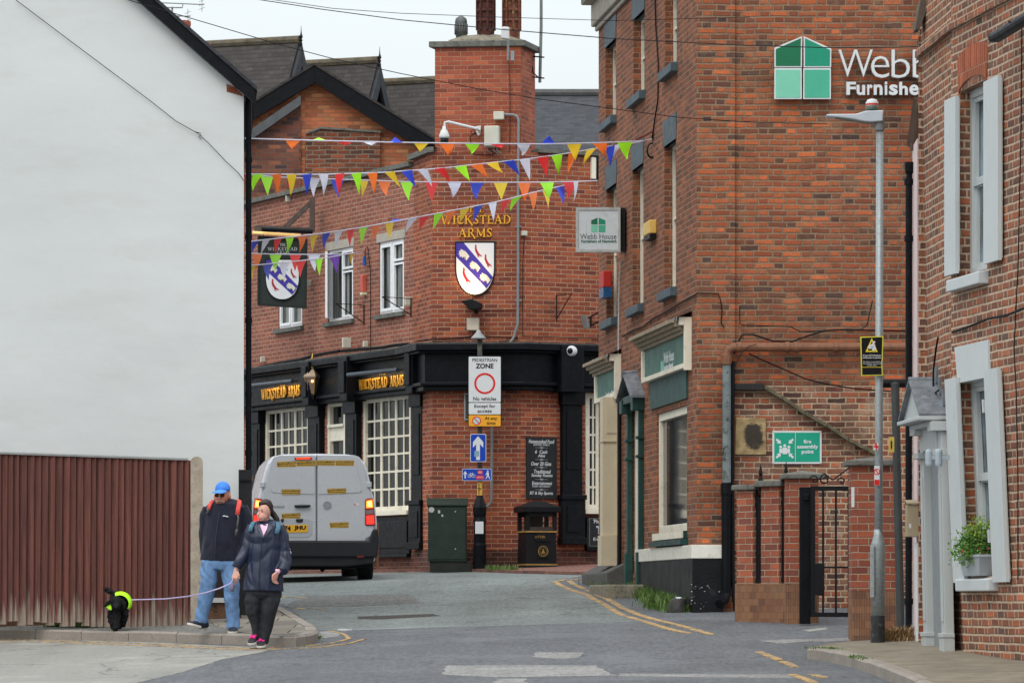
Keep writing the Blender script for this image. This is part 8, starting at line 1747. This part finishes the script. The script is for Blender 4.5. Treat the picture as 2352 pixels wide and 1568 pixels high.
m = MB(); m.tube([WP(715, 480, -.2), WP(715, 520, -.23), WP(712, 740, -.25), WP(712, 800, -.22)], [.10, .14, .15, .12], 14, ry=[.05, .09, .1, .06], up=(1, 0, 0)); organic('bag_body', m, M_pat, wb, voxel=.012)
m = MB(); m.ball(WP(908, 690, -.12), (.03, .03, .03)); m.ball(WP(908, 660, -.12), (.018, .018, .018)); m.ball(WP(905, 715, -.12), (.014, .014, .02)); m.ball(WP(893, 640, -.12), (.010, .010, .02)); m.tube([WP(860, 650, -.2), WP(900, 655, -.12)], .004, 5); m.build('toy', paint('white_plush', (226, 226, 228), .9), wb, smooth=True)
# ---------------- dog
fd = G(218.2 + .0952 * 500, 1320.7 + .0952 * 1322, KL); YD = fd.y
def DP(x, y, d=0.0): return PX(218.2 + .0952 * x, 1320.7 + .0952 * y, YD - d)
m = MB()
m.tube([DP(555, 760, .10), DP(560, 730, .05), DP(575, 690, -.06), DP(590, 640, -.2), DP(600, 640, -.34), DP(600, 680, -.40)], [.05, .095, .108, .105, .10, .06], 16)
m.ball(DP(515, 640, .16), (.075, .075, .062)); m.tube([DP(515, 690, .18), DP(512, 750, .25), DP(510, 770, .29)], [.05, .038, .03], 10); m.ball(DP(500, 590, .14), (.06, .06, .04))
m.tube([DP(400, 600, .14), DP(330, 660, .13), DP(270, 715, .12), (DP(215, 748, .11))], [.022, .026, .022, .010], 8); m.tube([DP(620, 610, .14), DP(665, 700, .14), DP(680, 780, .14)], [.024, .03, .018], 8)
m.tube([DP(390, 850, .06), DP(385, 1000, .06), DP(410, 1150, .07), DP(440, 1250, .06), DP(450, 1290, .08)], [.046, .042, .036, .032, .034], 10); m.tube([DP(520, 850, .06), DP(520, 1050, .10), DP(505, 1220, .13), DP(490, 1302, .15)], [.05, .045, .036, .036], 10)
m.tube([DP(720, 820, .0), DP(735, 950, .04), DP(720, 1090, .02), DP(670, 1200, -.0), DP(655, 1225, .02)], [.044, .038, .03, .028, .03], 10); m.tube([DP(600, 760, -.34), DP(590, 980, -.3), DP(600, 1130, -.38), DP(585, 1290, -.34)], [.06, .045, .03, .032], 10)
m.tube([DP(540, 470, -.40), DP(440, 430, -.42), DP(360, 390, -.42), DP(290, 350, -.42), DP(225, 320, -.42)], [.03, .026, .026, .028, .022], 8)
def fuzz(v): e = noise.noise(v * 38) * .012 + noise.noise(v * 90) * .007; v += Vector((e, e * .6, e))
M_dog = paint('black_fur', (12, 12, 14), .75, var=.4, scale=50, bump=.01, bscale=120)
dog = organic('dog', m, M_dog, voxel=.008, smooth=2, sub=fuzz, label='small curly black dog in a bright yellow-green vest on the pavement', cat='dog')
r = random.Random(6); sv = [v.co.copy() for v in dog.data.vertices]; m = MB(); rt = ROOT[dog.name]
for _ in range(2600):
    p = r.choice(sv) + rt; d = Vector((r.gauss(0, 1), r.gauss(0, 1), r.gauss(-.4, 1))).normalized(); L_ = r.uniform(.012, .026); s = d.orthogonal().normalized() * .0035; m.add([p - s, p + s, p + d * L_], [(0, 1, 2)])
m.build('fur_tufts', M_dog, dog)
m = MB(); m.ball(DP(507, 762, .32), (.014, .01, .011), 8, 6); m.build('nose', paint('wet_nose', (30, 30, 34), .2), dog, smooth=True); m = MB()
for x in (470, 545): m.ball(DP(x, 655, .225), (.007, .005, .007), 8, 6)
m.build('eyes', paint('dog_eye', (16, 12, 12), .1), dog, smooth=True)
m = MB(); M_viz = paint('fluorescent_vest', (176, 246, 36), .5, var=.04)
n = 22; secs_ = [(596, 690, .06, .104), (604, 672, .02, .122), (616, 655, -.06, .130), (622, 645, -.28, .126)]; k0 = 0
for x, y, d, rr in secs_:
    for i in range(n): a = R_(-28 + 150 * i / (n - 1)); c = DP(x, y, d); m.v.append(c + V3(math.sin(a) * rr * 1.04, 0, math.cos(a) * rr))
for j in range(len(secs_) - 1):
    for i in range(n - 1): m.f.append((j * n + i, j * n + i + 1, (j + 1) * n + i + 1, (j + 1) * n + i))
vst = m.build('vest', M_viz, dog, smooth=True); sm = vst.modifiers.new('t', 'SOLIDIFY'); sm.thickness = .006
m = MB(); m.prism3([DP(272, 740, .13), DP(340, 690, .14), DP(400, 700, .15), DP(402, 842, .15), DP(330, 810, .14), DP(268, 765, .13)], (0, .02, 0)); m.build('vest_front', M_viz, dog, bevel=.006)
# leash and pouch
m = MB(); lp = [DP(800, 590, -.05), PX(330, 1376, YD - .05), PX(380, 1374.5, YD - .3), PX(430, 1369, YD - .6), PX(470, 1361, YW + .15), PX(505, 1350, YW), PX(530, 1339, YW - .08), WP(447, 905, .10)]
lp2 = []
for a, b in zip(lp, lp[1:]): lp2 += [a.lerp(b, t / 4) for t in range(4)]
lp2.append(lp[-1]); m.tube(lp2, [.003] * len(lp2), 6, ry=[.008] * len(lp2), up=(0, 1, 0))
ls = m.build('dog_leash', cloth('lilac_webbing', (178, 168, 206), .8, .001, 60), label='lilac leash running from the black dog to the hand of the woman', cat='leash', smooth=True)
m = MB(); m.tube([WP(446, 905, .10), WP(444, 950, .11)], .004, 6); m.tube([WP(440, 945, .11), WP(436, 985, .11), WP(434, 1012, .11)], [.012, .026, .018], 10, ry=[.012, .02, .014]); m.tube([WP(452, 940, .11), WP(455, 985, .11)], .009, 8); m.build('bag_pouch', cloth('lilac_pouch', (110, 96, 120), .8, .002, 40), ls, smooth=True)
# ================================================================ BUNTING AND OVERHEAD CABLES
FC = {'L': (172, 255, 44), 'O': (255, 124, 46), 'Y': (246, 208, 48), 'B': (48, 72, 208), 'W': (232, 234, 250), 'R': (240, 52, 54), 'P': (104, 58, 172)}
FM = {}
for k_, c_ in FC.items():
    t = NT('bunting_' + {'L': 'lime', 'O': 'orange', 'Y': 'yellow', 'B': 'blue', 'W': 'white', 'R': 'red', 'P': 'purple'}[k_]); P = t.obj()
    t.l(t.mix(1.0, hexc(*c_), t.mr(t.noise(P, 5, 3), .3, .7, 1.0, 1.08), 'MULTIPLY'), t.b.inputs['Base Color']); t.b.inputs['Roughness'].default_value = .6
    tr = t.n('ShaderNodeBsdfTranslucent'); tr.inputs[0].default_value = hexc(*c_); mxs = t.n('ShaderNodeMixShader'); mxs.inputs[0].default_value = .1; t.l(t.b.outputs[0], mxs.inputs[1]); t.l(tr.outputs[0], mxs.inputs[2]); t.l(mxs.outputs[0], t.o.inputs[0]); FM[k_] = t.m
M_tape = paint('white_tape', (214, 214, 232), .6, var=.05)
def bunting(label, pts, Ya, Yb, flags, tw=.0075):
    xa, xb = pts[0][0], pts[-1][0]
    def Yx(x): return Ya + (Yb - Ya) * (x - xa) / (xb - xa)
    def ys(x):
        for (a, ya), (b, yb) in zip(pts, pts[1:]):
            if x <= b: return ya + (yb - ya) * (x - a) / (b - a)
        return pts[-1][1]
    o = thing('bunting', label, 'bunting', PX(xa, ys(xa), Ya), 'strings of triangular bunting across the street')
    m = MB(); n = 40; q = [PX(xa + (xb - xa) * i / n, ys(xa + (xb - xa) * i / n) + 1, Yx(xa + (xb - xa) * i / n)) for i in range(n + 1)]; m.tube(q, tw, 6, ry=.004, up=(0, 0, 1)); m.build('string', M_tape, o)
    for (x0, x1, tx, ty, c) in flags:
        x0 -= 1; x1 += 1; ty += (ty - ys((x0 + x1) / 2)) * .06
        A = PX(x0, ys(x0) + 1.5, Yx(x0)); B = PX(x1, ys(x1) + 1.5, Yx(x1)); T = PX(tx, ty, Yx((x0 + x1) / 2) + .02); m = MB(); N = 7; w_ = (B - A).length
        # real pennants are about 0.21 wide: where one looks narrower it is turned
        hid = math.sqrt(max(0, .20 ** 2 - w_ ** 2)) if w_ < .2 else 0; B = B + V3(0, -hid * .8, 0); bow = random.uniform(-.03, .03); idx = []
        for i in range(N + 1):
            v = i / N; L_ = A.lerp(T, v); Rr = B.lerp(T, v); row = []
            kk = N - i + 1 if i < N else 1
            for j in range(5): h_ = j / 4; p = L_.lerp(Rr, h_) + V3(bow * math.sin(v * 3.1) * .6, math.sin(v * 3 + h_ * 2 + x0) * .015 * v + bow * v, 0); row.append(len(m.v)); m.v.append(p)
            idx.append(row)
        for i in range(N):
            for j in range(4): m.f.append((idx[i][j], idx[i][j + 1], idx[i + 1][j + 1], idx[i + 1][j]))
        m.build('pennant', FM[c], o, smooth=True)
    return o
bunting('top string of bunting from the white house to the wall hook', [(562, 317), (700, 321), (900, 326), (1100, 329), (1250, 330), (1380, 327), (1475, 323), (1498, 319)], 51.5, 54.2,
 [(656,690,672,342,'O'),(714,749,731,316,'L'),(775,808,793,334,'R'),(833,867,855,334,'W'),(894,924,907,316,'B'),(951,984,965,348,'Y'),(1008,1042,1029,357,'O'),(1068,1101,1084,352,'L'),(1125,1160,1152,340,'R'),(1187,1217,1199,356,'W'),(1245,1278,1262,313,'B'),(1303,1335,1322,368,'Y'),(1361,1393,1389,358,'O'),(1419,1452,1441,365,'L')])
bunting('second string of bunting rising in a curve to the wall hook', [(562, 399), (729, 400), (870, 396), (1022, 385), (1118, 374), (1216, 364), (1300, 352), (1370, 340), (1440, 330), (1472, 325)], 51.5, 54.9,
 [(562,571,564,437,'R'),(582,606,581,437,'L'),(625,646,638,446,'O'),(659,681,667,447,'Y'),(695,716,705,446,'B'),(733,754,742,446,'W'),(770,791,779,446,'R'),(808,829,825,445,'L'),(845,867,860,444,'O'),(884,905,919,428,'Y'),(922,946,955,428,'B'),(960,981,992,426,'W'),(998,1021,1032,417,'R'),(1045,1070,1080,415,'L'),(1081,1106,1121,407,'O'),(1118,1143,1157,397,'Y'),(1157,1180,1193,401,'B'),(1194,1216,1217,412,'W'),(1233,1257,1254,405,'R'),(1267,1290,1282,400,'L'),(1307,1330,1305,394,'O'),(1348,1368,1338,380,'Y'),(1391,1411,1401,382,'B'),(1405,1428,1411,360,'W')])
bunting('third string of bunting hanging level in front of the pub parapet', [(562, 400), (641, 406), (712, 409), (829, 412.5), (917, 416), (1022, 417.5), (1200, 418), (1330, 416), (1372, 414)], 56.0, 68.6,
 [(599,627,615,447,'L'),(662,680,668,440,'R'),(712,734,721,451,'W'),(761,789,779,451,'B'),(827,845,831,450,'Y'),(869,898,888,450,'O'),(921,949,939,459,'L'),(978,1006,992,461,'R'),(1029,1059,1040,452,'W'),(1081,1111,1094,457,'B'),(1135,1165,1152,458,'Y'),(1190,1219,1205,460,'O'),(1241,1271,1259,458,'L'),(1294,1323,1305,453,'R'),(1318,1327,1318,460,'W')])
bunting('fourth string of bunting climbing diagonally across the gold pub name', [(562, 557), (580, 553), (733, 536), (828, 522), (927, 504), (1026, 485), (1144, 462), (1249, 435), (1296, 425), (1330, 416)], 52.0, 68.4,
 [(580,595,580,579,'B'),(604,620,600,581,'W'),(631,647,632,582,'R'),(657,674,657,581,'L'),(685,703,686,580,'O'),(715,731,718,577,'Y'),(742,759,744,571,'B'),(770,787,772,569,'W'),(799,814,804,566,'R'),(827,843,829,562,'L'),(856,872,856,555,'O'),(886,905,896,549,'Y'),(900,928,907,503,'B'),(938,958,931,533,'W'),(966,987,963,528,'R'),(998,1018,994,526,'L'),(1026,1047,1021,518,'O'),(1058,1078,1054,512,'Y'),(1090,1109,1088,507,'B'),(1123,1140,1133,506,'W'),(1154,1170,1149,493,'R'),(1179,1199,1172,483,'L'),(1215,1233,1224,485,'O'),(1247,1261,1259,476,'Y'),(1277,1295,1294,469,'B')])
bunting('short level string of bunting over the hanging pub sign', [(562, 581), (640, 583), (709, 583.5), (780, 583), (815, 580), (838, 577)], 52.0, 72.3,
 [(580,601,587,620,'O'),(620,646,632,620,'L'),(666,691,678,621,'R'),(709,735,724,621,'W'),(755,780,773,625,'P')])
bunting('lowest short string of bunting across the painted shield', [(562, 610), (580, 608.6), (639, 603), (688, 598), (755, 590), (810, 581), (838, 576)], 52.0, 72.2,
 [(578,588,581,640,'Y'),(605,626,618,642,'B'),(642,665,654,638,'W'),(683,703,690,635,'R'),(726,741,734,632,'L'),(805,812,809,609,'Y')])
def ocable(lab, pts, Ya, Yb, r_=.008):
    m = MB(); xa, xb = pts[0][0], pts[-1][0]; q = []
    for (a, b) in zip(pts, pts[1:]):
        for i in range(6): t = i / 6; x = a[0] + (b[0] - a[0]) * t; y = a[1] + (b[1] - a[1]) * t; q.append(PX(x, y, Ya + (Yb - Ya) * (x - xa) / (xb - xa)))
    q.append(PX(*pts[-1], Yb)); m.tube(q, r_, 5); return m.build('overhead_cable', M_wire, label=lab, cat='cable')
ocable('highest thin overhead cable crossing the sky to the shop wall', [(560, -12), (628, 0), (765, 20), (919, 31), (1150, 40), (1407, 48), (1600, 43), (1722, 40)], 48, 50.3, .0038)
ocable('second overhead cable crossing the chimney pots to the brick house', [(583, -2), (740, 22), (919, 46), (1150, 68), (1407, 89), (1600, 99), (1722, 105), (1900, 110), (2060, 109), (2119, 107)], 49, 41.0, .0055)
ocable('third overhead cable sloping down from the white house gable', [(270, -8), (293, 0), (430, 40), (632, 100), (760, 134), (919, 169), (1100, 205), (1240, 228), (1407, 250), (1560, 270), (1722, 281), (1900, 285)], 47, 50.3, .005)
